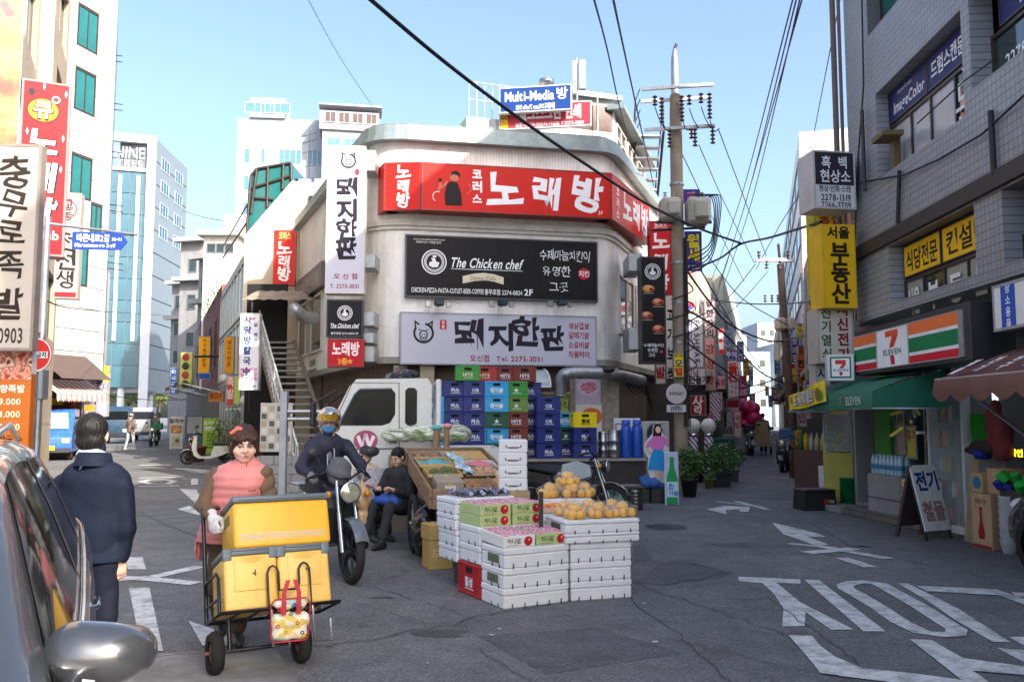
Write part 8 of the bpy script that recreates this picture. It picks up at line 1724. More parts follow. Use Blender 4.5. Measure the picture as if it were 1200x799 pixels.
# rider
m_rj=M('rider_jacket',(.022,.022,.045),r=.7,bump=.2,bs=90);ry=8.75;F3=lambda px,py,Y:at(px,py,Y)
ro=Vector((mo.x-mh.x*.05,mo.y-mh.y*.05,0));hRr=frame_from((.12,-1,-.12))
def mw(x,y,z):v=mo+mh*x+Vector((-mh.y,mh.x,0))*y;return Vector((v.x,v.y,z))
pv=mw(-.28,0,.92)
J=dict(neck=mw(-.1,-.02,1.37),chest=mw(-.14,-.02,1.24),pelvis=pv,sR=mw(-.1,-.19,1.29),sL=mw(-.1,.17,1.29),eR=mw(.0,-.33,1.08),eL=mw(.02,.31,1.08),wR=mw(.16,-.27,1.02),wL=mw(.17,.26,1.02),hpR=mw(-.24,-.1,.88),hpL=mw(-.24,.1,.88),kR=mw(.15,-.22,.72),kL=mw(.15,.22,.72),aR=mw(.0,-.2,.34),aL=mw(.0,.2,.34),tR=tuple(mh),tL=tuple(mh))
m_gg=M('glove_grey',(.22,.21,.2),r=.8,bump=.3,bs=150)
rider=person('motorcyclist in a silver helmet with amber visor, blue mask and navy jacket facing the camera',ro,mw(-.06,-.02,1.53),hRr,J,M('skin_tan',(.45,.26,.18),r=.5),m_rj,M('rider_trousers',(.03,.03,.035),r=.8),M('shoe_black'),vox=.013,torso=dict(cw=.18,cd=.13,ww=.16,wd=.14,hem=.05),hand={'R':(tuple(mh*.8+Vector((0,0,-.3))),(0,0,1),.95,1),'L':(tuple(mh*.8+Vector((0,0,-.3))),(0,0,1),.95,-1)},glove={'R':m_gg,'L':m_gg},fold=.011,collar=(M('collar_grey',(.3,.3,.33),r=.7),.04))
hc=mw(-.06,-.02,1.53)-ro
V,Q=sdf_mesh([ell((0,-.01,.045),(.122,.14,.118)),ell((0,-.04,-.03),(.115,.1,.1)),('sub',ell((0,.13,-.065),(.082,.11,.085))),('sub',ell((0,0,-.17),(.1,.11,.1)))],.01,.007);nobj('helmet',(xf(V,hRr,hc),Q),M('helmet_silver',(.55,.52,.46),r=.16,metal=.85,var=.5,vs=5,coat=.8),rider)
X=lambda p:hc+hRr@Vector(p)
MB().grid([[X(((.112)*sin(a),.0+.148*cos(a),z))for a in[radians(q)for q in range(-62,63,8)]]for z in(.03,.055,.085,.105)][::-1]).build('visor',M('visor_amber',(.5,.3,.04),r=.05,metal=.4,spec=1),rider)
V,Q=sdf_mesh([ell((0,.06,-.055),(.062,.052,.05)),ell((0,.09,-.03),(.03,.03,.02))],.01,.006,lambda P_,D:D+.0015*np.sin(P_[:,2]*260));nobj('face_mask',(xf(V,hRr,hc),Q),M('mask_blue',(.08,.26,.5),r=.8),rider)
b=MB()
for s_ in(-1,1):b.tube([X((s_*.09,.03,-.06)),X((s_*.045,.04,-.13)),X((0,.06,-.15))],.007,5)
b.build('chin_strap',M('strap_tan',(.45,.38,.25),r=.7),rider)
b=MB();c_=J['chest']-ro
for s_ in(-1,1):b.tube([c_+mh*.1+Vector((s_*.02,0,.12)),c_+mh*.155+Vector((s_*.035,0,0)),c_+mh*.15+Vector((s_*.03,0,-.25))],.005,5)
b.build('zip',M('zip_pale',(.6,.6,.62),r=.4),rider)
nobj('shirt_front',sdf_mesh([ell(tuple(c_+mh*.11+Vector((0,0,-.02))),(.03,.045,.09))],.02,.01),M('shirt_grey',(.2,.21,.24),r=.8),rider)
# seated newspaper reader and his neighbour
def seated(label,px,Yp,face_dir,top,trs,hairf,hand_dx=.0,sc=1.0,seat=.42,name='person',**k):
 o=Vector((*P2(px,Yp),0));f=Vector(face_dir).normalized();r=Vector((f.y,-f.x,0));P_=lambda x,y,z:o+f*x+r*y+Vector((0,0,z))
 J=dict(neck=P_(.02,0,.93),chest=P_(0,0,.79),pelvis=P_(-.05,0,seat+.1),sR=P_(0,.17,.87),sL=P_(0,-.17,.87),eR=P_(.12,.24,.62),eL=P_(.12,-.24,.62),wR=P_(.32,.14,.68),wL=P_(.32,-.14,.68),hpR=P_(0,.1,seat+.05),hpL=P_(0,-.1,seat+.05),kR=P_(.4,.13,seat+.07),kL=P_(.4,-.12,seat+.05),aR=P_(.62,.1,.1),aL=P_(.55,-.12,.1),tR=tuple(f),tL=tuple(f))
 hR_=frame_from((f.x,f.y,-.35));return person(label,o,P_(.06,0,1.07),hR_,J,None,top,trs,M('shoe_black'),vox=.015,hair=hairf,hand={'R':(tuple(f*.5-r*.6+Vector((0,0,.4))),(0,0,1),.7,1),'L':(tuple(f*.5+r*.6+Vector((0,0,.4))),(0,0,1),.7,-1)},torso=dict(cw=.17,cd=.12,ww=.16,wd=.13,hem=.03),fold=.005,**k),P_,hR_
def caph(mat):
 def f(t,R_,c0,s):
  V,Q=sdf_mesh([ell((0,-.012,.055),(.086,.104,.075)),cap((-.035,.1,.045),(.035,.1,.045),.014),cap((-.03,.15,.035),(.03,.15,.035),.01)],.02,.007,lambda P_,D:np.maximum(D,-(P_[:,2]-.028)));nobj('cap',(xf(V,R_,c0,s),Q),mat,t)
  hair_cap(m_hair,r=(.078,.098,.07),c=(0,-.022,.01))(t,R_,c0,s)
 return f
rd,RP,hRd=seated('seated man in a black cap and cream jacket reading a newspaper',428,11.6,(.62,-1,0),M('cream_jacket',(.62,.52,.38),r=.8,bump=.2),M('dark_trousers',(.035,.035,.04),r=.85),caph(m_black))
stl=thing('stool','low stool under the man reading the newspaper','stool',RP(-.06,0,0));MB().box(-.16,.16,-.16,.16,.36,.4,.01).build('seat',m_dkpl,stl);[MB().box(x-.015,x+.015,y-.015,y+.015,0,.36).build('leg',m_dkpl,stl)for x in(-.13,.13)for y in(-.13,.13)]
nw=thing('newspaper','open newspaper held by the seated man in the black cap','newspaper',RP(.36,0,.66),atan2(-1,.62)+pi/2)
MB().grid([[(-.27+.09*i,.02*sin(i*1.1)+abs(i-3)*.018,-.2+.09*j)for i in range(7)]for j in range(6)]).build('sheet',Mramp('newsprint',['b8b8c0','8a8a98','c4c4cc','9c9cac'],22,r=.9,stretch=(1,1,3)),nw)
sd2,RP2,_=seated('person in a dark coat sitting by the wooden cart, right of the newspaper reader',470,11.0,(-.5,-1,0),M('dark_coat',(.03,.03,.032),r=.8,bump=.3),M('dark_trousers'),hair_cap(m_hair,[ell((0,-.05,-.02),(.075,.05,.06))]))
bl=thing('blue_bundle','blue cloth bundle on the lap of the person in the dark coat','bundle',RP2(.3,0,.56));nobj('cloth',sdf_mesh([ell((0,0,0),(.16,.12,.07)),ell((.1,0,-.03),(.09,.09,.07))],.04,.014,lambda P,D:D+.008*np.sin(P[:,0]*50+P[:,1]*30)),M('cloth_blue',(.04,.1,.35),r=.8,bump=.3),bl)
# people farther off
def walker(label,px,py,dirv,top,trs,head_s=1.0,H=1.7,step=.2,hairf=None,arms=.1,name='person',detail=0,cap_=None):
 o=gp(px,py);f=Vector(dirv).normalized();r=Vector((f.y,-f.x,0));k=H/1.7;P_=lambda x,y,z:o+f*x*k+r*y*k+Vector((0,0,z*k))
 J=dict(neck=P_(.02,0,1.42),chest=P_(.0,0,1.25),pelvis=P_(0,0,.98),sR=P_(0,.18,1.35),sL=P_(0,-.18,1.35),eR=P_(-.05-arms,.24,1.1),eL=P_(-.03+arms,-.24,1.1),wR=P_(.02-arms,.24,.88),wL=P_(.06+arms*1.4,-.24,.88),hpR=P_(0,.09,.9),hpL=P_(0,-.09,.9),kR=P_(step*.6,.09,.5),kL=P_(-step*.3,-.09,.5),aR=P_(step,.09,.09),aL=P_(-step*1.1,-.09,.12),tR=tuple(f),tL=tuple(f))
 return person(label,o,P_(.03,0,1.58),frame_from((f.x,f.y,-.1)),J,None,top,trs,M('shoe_white',(.5,.5,.5),r=.6),vox=.022,hair=hairf or hair_cap(m_hair,vox=.012),face=detail>0,detail=0)
walker('pedestrian in a brown jacket and pale trousers walking up the left street',152,527,(.2,1,0),M('jacket_brown',(.16,.12,.10),r=.8),M('trousers_pale',(.4,.45,.5),r=.8),hairf=caph(M('cap_tan',(.5,.38,.28),r=.8)))
# cooler cart
cO=(gp(252,791)+gp(351,775))/2;crz=radians(29);al=radians(19)
kc=thing('cooler_cart','two wheeled hand cart of bent black rods under the yellow coolers','hand cart',cO,crz)
TT_=Matrix.Translation((0,0,.13))@Matrix.Rotation(-al,4,'X')
def tl(p):return TT_@Vector(p)
def cw(p):return Matrix.Translation(cO)@Matrix.Rotation(crz,4,'Z')@tl(p)
m_rod=M('rod_black',(.03,.03,.035),r=.35,metal=.6);m_rodg=M('rod_grey',(.5,.5,.5),r=.35,metal=.6)
for x in(-.27,.27):
 MB().lathe([(.075,-.035),(.11,-.042),(.13,-.015),(.13,.015),(.11,.042),(.075,.035),(.075,-.035)],28,(x,0,.13),(1,0,0)).build('tyre',m_rubber,kc)
 b=MB();b.lathe([(0,-.02),(.05,-.025),(.072,-.02),(.072,.02),(.05,.025),(0,.02)],20,(x,0,.13),(1,0,0));b.cyl((x-.06,0,.13),(x+.06,0,.13),.012,n=8);b.build('wheel_hub',M('hub_rust',(.25,.09,.06),r=.6),kc)
MB().tube([(-.27,0,.13),(.27,0,.13)],.012,8).tube([tl((-.18,0,.0)),tl((-.18,0,.2))],.014,8).tube([tl((.3,0,.0)),tl((.3,0,.2))],.014,8).build('spindle',m_rod,kc)
b=MB();x0,x1,y0,y1,z0=-.27,.48,-.22,.26,.205
b.tube([tl(p)for p in((x0,y0,z0),(x1,y0,z0),(x1,y1,z0),(x0,y1,z0))],.012,8,closed=True)
for i in range(1,6):x=x0+(x1-x0)*i/6;b.tube([tl((x,y0,z0)),tl((x,y1,z0))],.008,6)
for z in(.3,.46):b.tube([tl((x0,y0+.05,z)),tl((x0,y1,z))],.009,6)
b.tube([tl(p)for p in((x0,y0+.03,z0),(x0,y0+.03,.42),(x0,y0+.1,.46),(x0,y1,.46),(x0,y1,z0))],.011,8)
b.tube([tl((x0,y1,z0)),tl((x0,y1+.02,.75)),tl((x0,y1+.04,.98))],.014,8).tube([tl((x1,y1,z0)),tl((x1,y1+.02,.75)),tl((x1,y1+.04,.98))],.014,8).tube([tl((x0,y1+.04,.98)),tl((x1,y1+.04,.98))],.014,8)
b.build('frame',m_rod,kc)
b=MB();yy=y0-.02
b.tube([tl((p[0],yy,p[1]))for p in((.02,.21),(.02,.42),(.035,.455),(.055,.465),(.075,.455),(.09,.42),(.09,.31),(.19,.31),(.215,.325),(.22,.36),(.22,.43),(.235,.46),(.255,.47),(.275,.46),(.29,.43),(.29,.21),(.02,.21))],.0075,6)
b.build('front_hoop',m_rod,kc)
b=MB()
for(xa,xb)in((.04,.14),(.30,.41)):b.tube([tl((xa,y0,z0)),tl((xa,y0+.0,-.02)),tl((xb,y0,-.03)),tl((xb,y0,z0-.1))],.009,6)
b.build('prop_stand',m_rodg,kc)
m_cool=M('cooler_yellow',(.86,.46,.03),r=.42,var=.09,vs=3,bump=.12,bs=30,dirt=.4,dcol=(.35,.2,.06));m_coolp=M('cooler_pale',(.86,.54,.13),r=.45,var=.09,vs=3,bump=.12,bs=30,dirt=.4,dcol=(.4,.26,.1));m_clid=M('cooler_lid',(.13,.17,.2),r=.5,dirt=.3)
def cooler(label,xa,xb,ya,yb,za,zb,m,kind):
 t=thing('yellow_cooler',label,'cooler',cw((xa,ya,za)),crz,'yellow coolers on the hand cart');t.rotation_euler=(-al,0,crz);W,D,H=xb-xa,yb-ya,zb-za
 hl=.045
 bev(MB().box(.0,W,.0,D,0,H-hl).build('body',m,t),.022,3);
 if kind=='big':
  bev(MB().box(-.004,W+.004,-.006,D+.004,H-hl,H-.002).build('lid',m_clid,t),.01,2)
  b=MB()
  for z in(.05,.066,.082):b.box(.04,W-.04,-.0025,.0,z,z+.006)
  b.build('rib',M('rib_amber',(.62,.30,.02),r=.5),t);b=MB();b.box(-.004,.0,D*.3,D*.7,H*.55,H*.72).build('handle_recess',M('recess',(.3,.17,.03),r=.7),t)
  MB().box(.03,W-.03,-.010,-.006,H-hl+.012,H-hl+.016).build('lid_groove',M('lid_dark',(.04,.05,.06)),t)
 else:
  bev(MB().box(-.002,W+.002,.002,D+.004,H-hl,H).build('lid',m_clid,t),.012,2);bev(MB().box(-.005,.05,-.006,.03,H-.075,H-.002).box(W-.05,W+.005,-.006,.03,H-.075,H-.002).box(.052,W-.052,-.006,.03,H-.02,H-.002).build('lid_trim',m_clid,t),.006,2)
  bev(MB().box(W*.18,W*.82,-.008,-.001,H*.3,H*.82).build('raised_panel',m,t),.006,2)
  MB().grid([[(W*(.26+.48*i/8),-.0095-.018*(j/3)*sin(i/8*pi),H*(.79-.05*sin(i/8*pi)*(1-j/3))+(.006*j))for i in range(9)]for j in range(4)]).build('grip_lip',m,t)
  Txt().add('4',W*.56,H*.58,H*.15,hx('241a10'),wt=.0,slant=.2,brush=1).add('·',W*.3,H*.3,.03,hx('6a5a2c')).build(t,-.0095)
  b=MB()
  for k in range(4):b.box(-.003,.0,D*.15,D*.85,H*.12+k*.025,H*.12+k*.025+.008)
  b.build('side_rib',M('rib_amber'),t)
 return t
cooler('left lower yellow cooler marked 4, above the cart wheel',-.235,.097,-.19,.22,.215,.60,m_coolp,'s');cooler('right lower yellow cooler marked 4, nearer the motorcycle',.103,.44,-.19,.22,.215,.60,m_coolp,'s')
cooler('wide deep yellow cooler with a grey lid on top of the two marked 4',-.16,.475,-.16,.25,.604,.945,m_cool,'big')
hb=thing('floral_bag','floral print tote bag with red handles hanging on the front of the cooler cart','bag',cw((.13,-.255,.0))+Vector((0,0,.0)),crz-radians(6))
bm=Mramp('floral_print',['e8dcc8','e8dcc8','c8d8b8','f0e4d0','d8c060','e8dcc8','a8c8c0','f0e8d8','c83c44'],26,kind='voronoi',r=.7)
bw,bh=.23,.255
V=sdf_mesh([cap((-bw/2+.04,0,.04),(bw/2-.04,0,.04),.038),cap((-bw/2+.04,0,.12),(bw/2-.04,0,.12),.045),cap((-bw/2+.04,0,bh-.03),(bw/2-.04,0,bh-.03),.028)],.05,.008,lambda P,D:D+.003*np.sin(P[:,0]*60+P[:,2]*30));nobj('bag_body',V,bm,hb)
mred=M('trim_red',(.5,.02,.04),r=.6)
b=MB();P_=[(-bw/2-.0,-.012,.02),(-bw/2-.005,-.02,bh-.03),(-bw/2+.02,-.02,bh),(bw/2-.02,-.02,bh),(bw/2+.005,-.02,bh-.03),(bw/2,-.012,.02),(bw/2-.02,-.03,.0),(-bw/2+.02,-.03,.0)];b.tube(P_,.005,5,closed=True);b.build('piping',mred,hb)
b=MB()
for s_ in(-1,1):b.grid([[(s_*.045-.014+.028*i+(.045*-s_)*max(0,(j-5)/5)*.9,-.052+.02*max(0,j-3)/6,bh-.09+.026*j)for i in range(2)]for j in range(9)])
b.build('handle',mred,hb);T=Txt()
for(x,z,c)in((-.07,.2,'c8343c'),(.04,.11,'c8343c'),(-.03,.06,'d0a030'),(.06,.2,'4a8a6a'),(.0,.17,'4a8a6a'),(.07,.05,'3a5a3a'),(-.08,.1,'c8343c'),(.02,.22,'2e4a8a')):T.ring(x,z,.006,.013,hx(c),n=10)
T.build(hb,-.047)
# in front of the store on the right
def onR(px,py=None,off=0.0,z=0.0):
 p=Rg.shift(off);u=p.uv(px,500)[0];q=p.w(u);return Vector((q.x,q.y,z))
def span(pl,a,c):return abs(pl.uv(a,500)[0]-pl.uv(c,500)[0])
af=thing('a_frame_sign','white A frame pavement sign with big blue and faded red lettering outside the store','sign',gp(1088,634),radians(27));Wa,Ha,la=.5,.98,radians(14)
Mt=Matrix.Translation((0,0,.0))@Matrix.Rotation(-la,4,'X');m_afw=M('sign_weathered',(.78,.77,.75),r=.5,dirt=.3,dcol=(.25,.2,.16))
b=MB();b.T=Mt;b.box(0,Wa,0,.02,.12,Ha,.004);b.build('front_board',m_afw,af)
b=MB();b.T=Mt;b.box(0,.03,.0205,.045,0,Ha).box(Wa-.03,Wa,.0205,.045,0,Ha);b.build('front_leg',m_dkmetal,af)
Mt2=Matrix.Translation((0,2*Ha*sin(la)+.03,0))@Matrix.Rotation(la,4,'X');b=MB();b.T=Mt2;b.box(-.002,.035,-.04,0,0,Ha).box(Wa-.035,Wa+.002,-.04,0,0,Ha).box(.036,Wa-.036,-.03,-.01,.15,Ha-.02);b.build('back_frame',M('dark_brown_frame',(.05,.03,.03),r=.6),af)
T=Txt();T.add('전기',Wa/2,Ha*.78,.23,hx('1c3a8a'),wt=.038,w=Wa*.86);T.add('철물',Wa/2,Ha*.38,.23,hx('a88480'),wt=.038,w=Wa*.84);o=T.build(af,-.003);o.rotation_euler=(-la,0,0)
steel_cab=thing('steel_cabinet','grey steel cabinet with a dark glass end outside the store','cabinet',gp(1018,607),store_ang);cab_len=.9
MB().box(0,cab_len,-.0,.27,.02,.7,.01).build('body',M('cabinet_grey',(.3,.3,.3),r=.5,dirt=.35),steel_cab);MB().box(-.012,-.002,.03,.25,.06,.66).build('glass_end',m_glass,steel_cab);MB().box(.0,cab_len,-.012,-.001,.34,.35).build('seam',m_dkmetal,steel_cab)
mwt=M('water_bottle',(.35,.55,.65),r=.08,spec=.9);mbl=M('bottle_label',(.05,.2,.4),r=.4);bp=None
for i in range(4):
 for j in range(1):
  loc=Vector(steel_cab.location)+Matrix.Rotation(store_ang,3,'Z')@Vector((.09+.21*i,.07+.2*j,.705));lb='%s pack of water bottles, %s row on the grey cabinet'%(('first','second','third','fourth')[i],('front','rear')[j])
  if bp is None:
   bp=thing('water_bottle_pack',lb,'water bottles',loc,store_ang,'packs of bottled water')
   for(x,y)in((0,0),(.1,0),(0,.1),(.1,.1)):q=MB().lathe([(0,0),(.043,0),(.045,.02),(.04,.1),(.045,.18),(.035,.24),(.014,.28),(.014,.3),(0,.3)],12,(x,y,0)).build('bottle',mwt,bp);MB().lathe([(.046,.08),(.046,.15)],12,(x,y,0)).build('bottle_label',mbl,q)
  else:copy_tree(bp,loc,store_ang,lb)
ic=thing('ice_cream_chest','low white freezer chest with colourful pictures outside the store','freezer',gp(1047,613),store_ang);MB().box(0,.8,0,.3,.12,.68,.03).box(.04,.76,.04,.28,.0,.12).build('body',m_white,ic);MB().box(.05,.75,-.006,-.001,.2,.58).build('picture_panel',Mramp('ice_pictures',['d8a8b8','c04878','6a7ac0','e8c8a0','b03050','e0d0d8'],13,kind='voronoi'),ic);MB().box(.03,.77,.03,.28,.681,.72,.01).build('glass_lid',m_glass,ic);T=Txt();T.add('아이스',.4,.5,.09,hx('2a4aa0'),wt=.03);T.rect(.05,.75,.6,.64,hx('e0b030'));T.build(ic,-.008)
fr=thing('display_fridge','tall white framed glass drinks fridge against the store wall','fridge',onR(1086,off=.12),store_ang);b=MB();b.box(0,.82,0,.4,.0,.1).box(0,.82,0,.4,1.95,2.05).box(0,.05,0,.4,.1,1.95).box(.77,.82,0,.4,.1,1.95).box(.05,.77,.38,.4,.1,1.95);b.build('frame',m_white,fr)
for z in(.45,.8,1.15,1.5):MB().box(.05,.77,.08,.38,z,z+.015).build('shelf',m_galv,fr)
random.seed(4);dcs=['c83838','38a050','e0a830','3868b8','e8e8e8','805030'];dm={}
for z in(.12,.465,.815,1.165,1.515):
 for k in range(8):
  c=random.choice(dcs)
  if c not in dm:dm[c]=MB().lathe([(0,0),(.032,0),(.034,.02),(.034,.15),(.015,.2),(.015,.22),(0,.22)],9).build('bottle',hx(c),fr,(.1+.082*k,.15,z)).data
  else:put('bottle',dm[c],fr,(.1+.082*k,.15,z))
MB().box(.05,.77,.01,.016,.1,1.95).build('glass_door',M('clear_glass',(.5,.6,.6),r=.03),fr);MATS['clear_glass'].node_tree.nodes['Principled BSDF'].inputs['Alpha'].default_value=.25
yf=thing('yellow_rolls','cluster of yellow and white paper rolls hanging by the brown awning','ornament',R.w(R.uv(1093,480)[0],R.uv(1093,480)[1],.3))
for k in range(9):a=k*2.2;p=Vector((.0+.09*cos(a),.1*sin(a),-.3+.07*k));MB().cyl(p,p+Vector((.14*cos(a*1.7),.12,.12*sin(a*2.1))),.022,n=8).build('roll',M('roll_yellow',(.7,.6,.08),r=.6)if k%3 else m_white,yf)
MB().tube([(0,0,.1),(0,0,.5)],.004,4).build('string',m_cable,yf)
sign('store_poster','yellow price poster on the store window',(1066,516,1077,540),12.2,'e0c428',[('행사',.5,.3,.3,'c03020')],d=.01,rot=RA+pi*0,case='d8c030')if False else None
b=MB();u0_=R.uv(1064,520)[0]
panel(gfl,(gu(1064),-.02),(gu(1075),-.02),.95,1.45,'e2cc48',[('특가',.5,.3,.3,'b03020')],d=.01,name='window_poster');panel(gfl,(gu(1053),-.02),(gu(1062),-.02),1.0,1.7,'b89a80',[('담배',.5,.2,.2,'3a2a20')],d=.01,name='window_poster');panel(gfl,(gu(1076),.1),(gu(1086),.1),.5,1.9,Mramp('shelf_goods',['2a2420','7a5a30','8a3028','38503a','b09860','2a3048'],11,kind='voronoi',stretch=(1,1,.7)),(),d=.01,name='window_poster')
hs_=thing('hardware_shelf','crowded shelf of hardware just inside the dark shop under the brown awning','shelf',Rg.w(gu(1176),0,-.35),store_ang)
for z in(.5,1.0,1.5,2.0):MB().box(0,2.2,0,.35,z,z+.03).build('shelf_board',m_wood,hs_)
random.seed(9)
for z in(.53,1.03,1.53,2.03):
 for k in range(11):
  h=random.uniform(.15,.4);x=.05+.2*k;c=random.choice(['8a3028','2a5a8a','b89a40','4a6a3a','9a9a98','c0b090','3a3a40','a04a20'])
  (MB().box(x,x+.15,.04,.3,z,z+h,.01)if k%3 else MB().lathe([(0,0),(.07,0),(.07,h*.8),(.03,h),(0,h)],12,(x+.08,.15,z))).build('goods',hx(c),hs_)
g0=gp(1139,640);t=carton('tall brown carton printed with a red vase shape, right edge',g0+Matrix.Rotation(store_ang,3,'Z')@Vector((.2,0,0)),store_ang,.36,.35,.66,m_card)
T=Txt();T.shape([(-.05,.12),(.05,.12),(.06,.2),(.02,.34),(.022,.46),(.035,.5),(-.035,.5),(-.022,.46),(-.02,.34),(-.06,.2)],hx('8a1e28'));T.rect(-.17,.17,.01,.05,hx('8a2a30'));T.add('전열기구',0,.57,.05,hx('7a4a2a'));T.build(t,-.0045)
carton('small carton with a blue disc print standing on the tall carton',g0+Matrix.Rotation(store_ang,3,'Z')@Vector((.12,.02,.665)),store_ang,.2,.25,.24,m_card,tape=False,face=None);q=bpy.data.objects;
T=Txt();T.disc(0,.12,.075,hx('2a6a8a'));T.build([o for o in COL.objects if o.get('label','').startswith('small carton with a blue disc')][0],-.004)
carton('light brown carton behind the blue disc one',g0+Matrix.Rotation(store_ang,3,'Z')@Vector((.36,.08,.665)),store_ang,.28,.3,.3,m_card)
cups=thing('stacked_tubs','tall stack of white plastic tubs beside the tall brown carton','tubs',g0+Matrix.Rotation(store_ang,3,'Z')@Vector((.56,.1,0)),store_ang)
for k in range(7):MB().lathe([(0,0),(.085,0),(.115,.15),(.12,.155),(.11,.15),(.082,.01)],20,(0,0,.085*k)).build('tub',M('tub_white',(.68,.68,.7),r=.4),cups)
gp_=thing('green_plastic_goods','heap of bright green plastic goods on the cartons at the right edge','plastic goods',g0+Matrix.Rotation(store_ang,3,'Z')@Vector((.62,.05,.9)),store_ang)
random.seed(12)
for k in range(9):p=Vector((.11*(k%5)-.1,.05*(k%3),.09*(k//5)-.15));MB().cyl(p,p+Vector((random.uniform(-.08,.08),-.05,random.uniform(.04,.1))),.05,.06,n=10).build('cup',hx(random.choice(['28b040','30c048','2a3a8a','28a040'])),gp_)
MB().box(-.15,.5,.0,.3,-.3,-.16,.01).build('tray',m_dkpl,gp_);MB().box(.0,.3,.05,.25,-.9,-.31).build('stand',m_dkpl,gp_)
bs_=thing('broom_bundle','bundle of wooden broom handles leaning by the tall brown carton','brooms',gp(1131,634),store_ang)
for k in range(5):MB().tube([(.04*k,.0,0),(.03*k-.08,.22,1.15)],.012,6).build('handle',M('broom_wood',(.45,.32,.18),r=.7),bs_)
MB().ball((-.05,.22,1.15),.14,sc=(1.3,.5,.4)).build('broom_head',m_dkpl,bs_);MB().ball((.2,.2,1.2),.2,sc=(1.4,.6,.5)).build('dark_basket',M('basket_brown',(.06,.04,.035),r=.8,bump=.6,bs=60),bs_)
bb3=thing('blue_basin','small blue plastic basin among the brooms and cartons','basin',onR(1150,off=.3,z=1.05),store_ang);MB().lathe([(.0,0),(.09,0),(.12,.12),(.125,.13),(.1,.02),(0,.01)],18).build('basin',hx('20389a'),bb3)
lc=thing('led_sign','small lit yellow strip sign on the hardware goods, right edge','sign',onR(1166,off=.4,z=1.1),store_ang);MB().box(0,.5,0,.05,0,.12,.008).build('case',m_black,lc);Txt().add('네온사인',.25,.06,.08,M('lit_yellow','#f0d020',emit=1.5),wt=.03,w=.42).build(lc,-.003)
lt=thing('tube_light','pale blue fluorescent tube standing under the brown awning, right edge','lamp',Rg.w(gu(1193),Rg.uv(1193,508)[1],.3),store_ang);MB().cyl((0,0,0),(0,0,.62),.025,n=10).build('tube',m_neon,lt);MB().box(-.03,.03,.03,.05,-.05,.67).build('holder',m_white,lt)
gc=thing('green_cloth','bright green cloth hanging on the grey wall under the brown awning','cloth',Rg.w(gu(1160),Rg.uv(1160,530)[1],.04),store_ang);MB().grid([[(.09*i-.25,-.03*sin(i*1.5+j*.4)-.03,.1*j)for i in range(7)]for j in range(6)]).build('cloth',M('green_cloth',(.02,.25,.02),r=.8),gc)
rc_=thing('red_cloth_goods','dark red garments hanging at the right edge under the brown awning','garments',Rg.w(gu(1200),1.2,.5),store_ang);nobj('cloth',sdf_mesh([ell((.15,0,.3),(.1,.1,.3)),ell((.28,0,.1),(.12,.12,.25))],.06,.02,lambda P,D:D+.02*np.sin(P[:,0]*40)*np.sin(P[:,2]*20)),M('cloth_red',(.15,.03,.03),r=.8),rc_)
bx=thing('delivery_box','black plastic delivery box with a small red emblem on the road past the grey cabinet','box',gp(962,598),radians(8));MB().prism([(-.3,0),(.3,0),(.27,.3),(-.27,.3)],0,.42,'y').box(-.29,.29,-.01,.43,.301,.35,.02).build('body',m_black,bx);T=Txt();T.disc(.1,.15,.05,hx('b8301c'));T.add('배달',.2,.15,.05,hx('d8d0cc'));T.build(bx,-.003)
gbk=thing('stacked_baskets','stack of dark green plastic baskets beside the black delivery box','baskets',gp(999,597)+Vector((0,.1,0)),0)
for k in range(7):MB().lathe([(0,0),(.12,0),(.16,.12),(.17,.13),(.15,.12),(.115,.01)],16,(0,0,.065*k)).build('basket',hx('0e6a3c'),gbk)
for(lb,nm_,px,py,W_,H_,rz,f_,tx)in(('yellow poster board showing two dark dishes, above the black delivery box','poster_board',988,590,.42,1.05,-.5,'d0c020','dish'),('white menu board with pink and grey pictures, left of the yellow poster board','poster_board',964,580,.5,1.0,-.55,'c8b8c8','pics')):
 t=thing(nm_,lb,'board',gp(px,py)+Vector((.1,.5,.05)),rz);MB().box(-W_/2,W_/2,0,.03,0,H_,.005).build('board',M('board_'+f_,'#'+f_,r=.5,dirt=.15),t);T=Txt()
 if tx=='dish':
  for z in(.26,.74):T.disc(0,H_*z,W_*.38,hx('3a3026'),rz=.75);T.disc(0,H_*z,W_*.2,hx('8a7a5a'),.001,rz=.75);T.rect(-W_*.4,W_*.4,H_*(z-.21),H_*(z-.18),hx('5a4a1a'))
 else:
  T.add('닭·음식',0,H_*.9,.09,hx('7a2a4a'),wt=.03);T.add('매운족발',0,H_*.78,.08,hx('a03050'));[T.disc(x,z,.1,hx('7a7484'),n=8)for x,z in((-.1,.55),(.12,.55),(-.08,.32),(.1,.3))];T.rect(-W_/2+.01,W_/2-.01,.02,.14,hx('9a2028'))
 T.build(t,-.003)
pc2=thing('white_cylinder','pale upright paper cylinder before the white menu board','cylinder',gp(968,584));MB().lathe([(.12,0),(.13,.62),(.12,.63),(.11,.6)],18).build('tube',M('paper_pale',(.6,.56,.54),r=.7),pc2)
fs_=thing('food_stall','narrow glazed food stall with a grey roof beside the store corner','stall',Vector((*P2(979,15.2),0)),radians(-25));MB().box(-.25,.25,0,.5,0,.95,.01).build('counter',M('stall_yellow',(.5,.45,.08),r=.6,dirt=.3),fs_);b=MB()
for x in(-.24,.22):
 for y in(.0,.47):b.box(x,x+.02,y,y+.02,.95,1.7)
b.box(-.26,.26,-.02,.52,1.7,1.76);b.build('frame',m_galv,fs_);MB().box(-.22,.22,.005,.01,.97,1.69).build('pane',M('clear_glass'),fs_);MB().box(-.2,.2,.1,.4,.96,1.3).build('food',Mramp('food_ink',['6a7a50','d0b060','506a48','c8c080'],14),fs_)
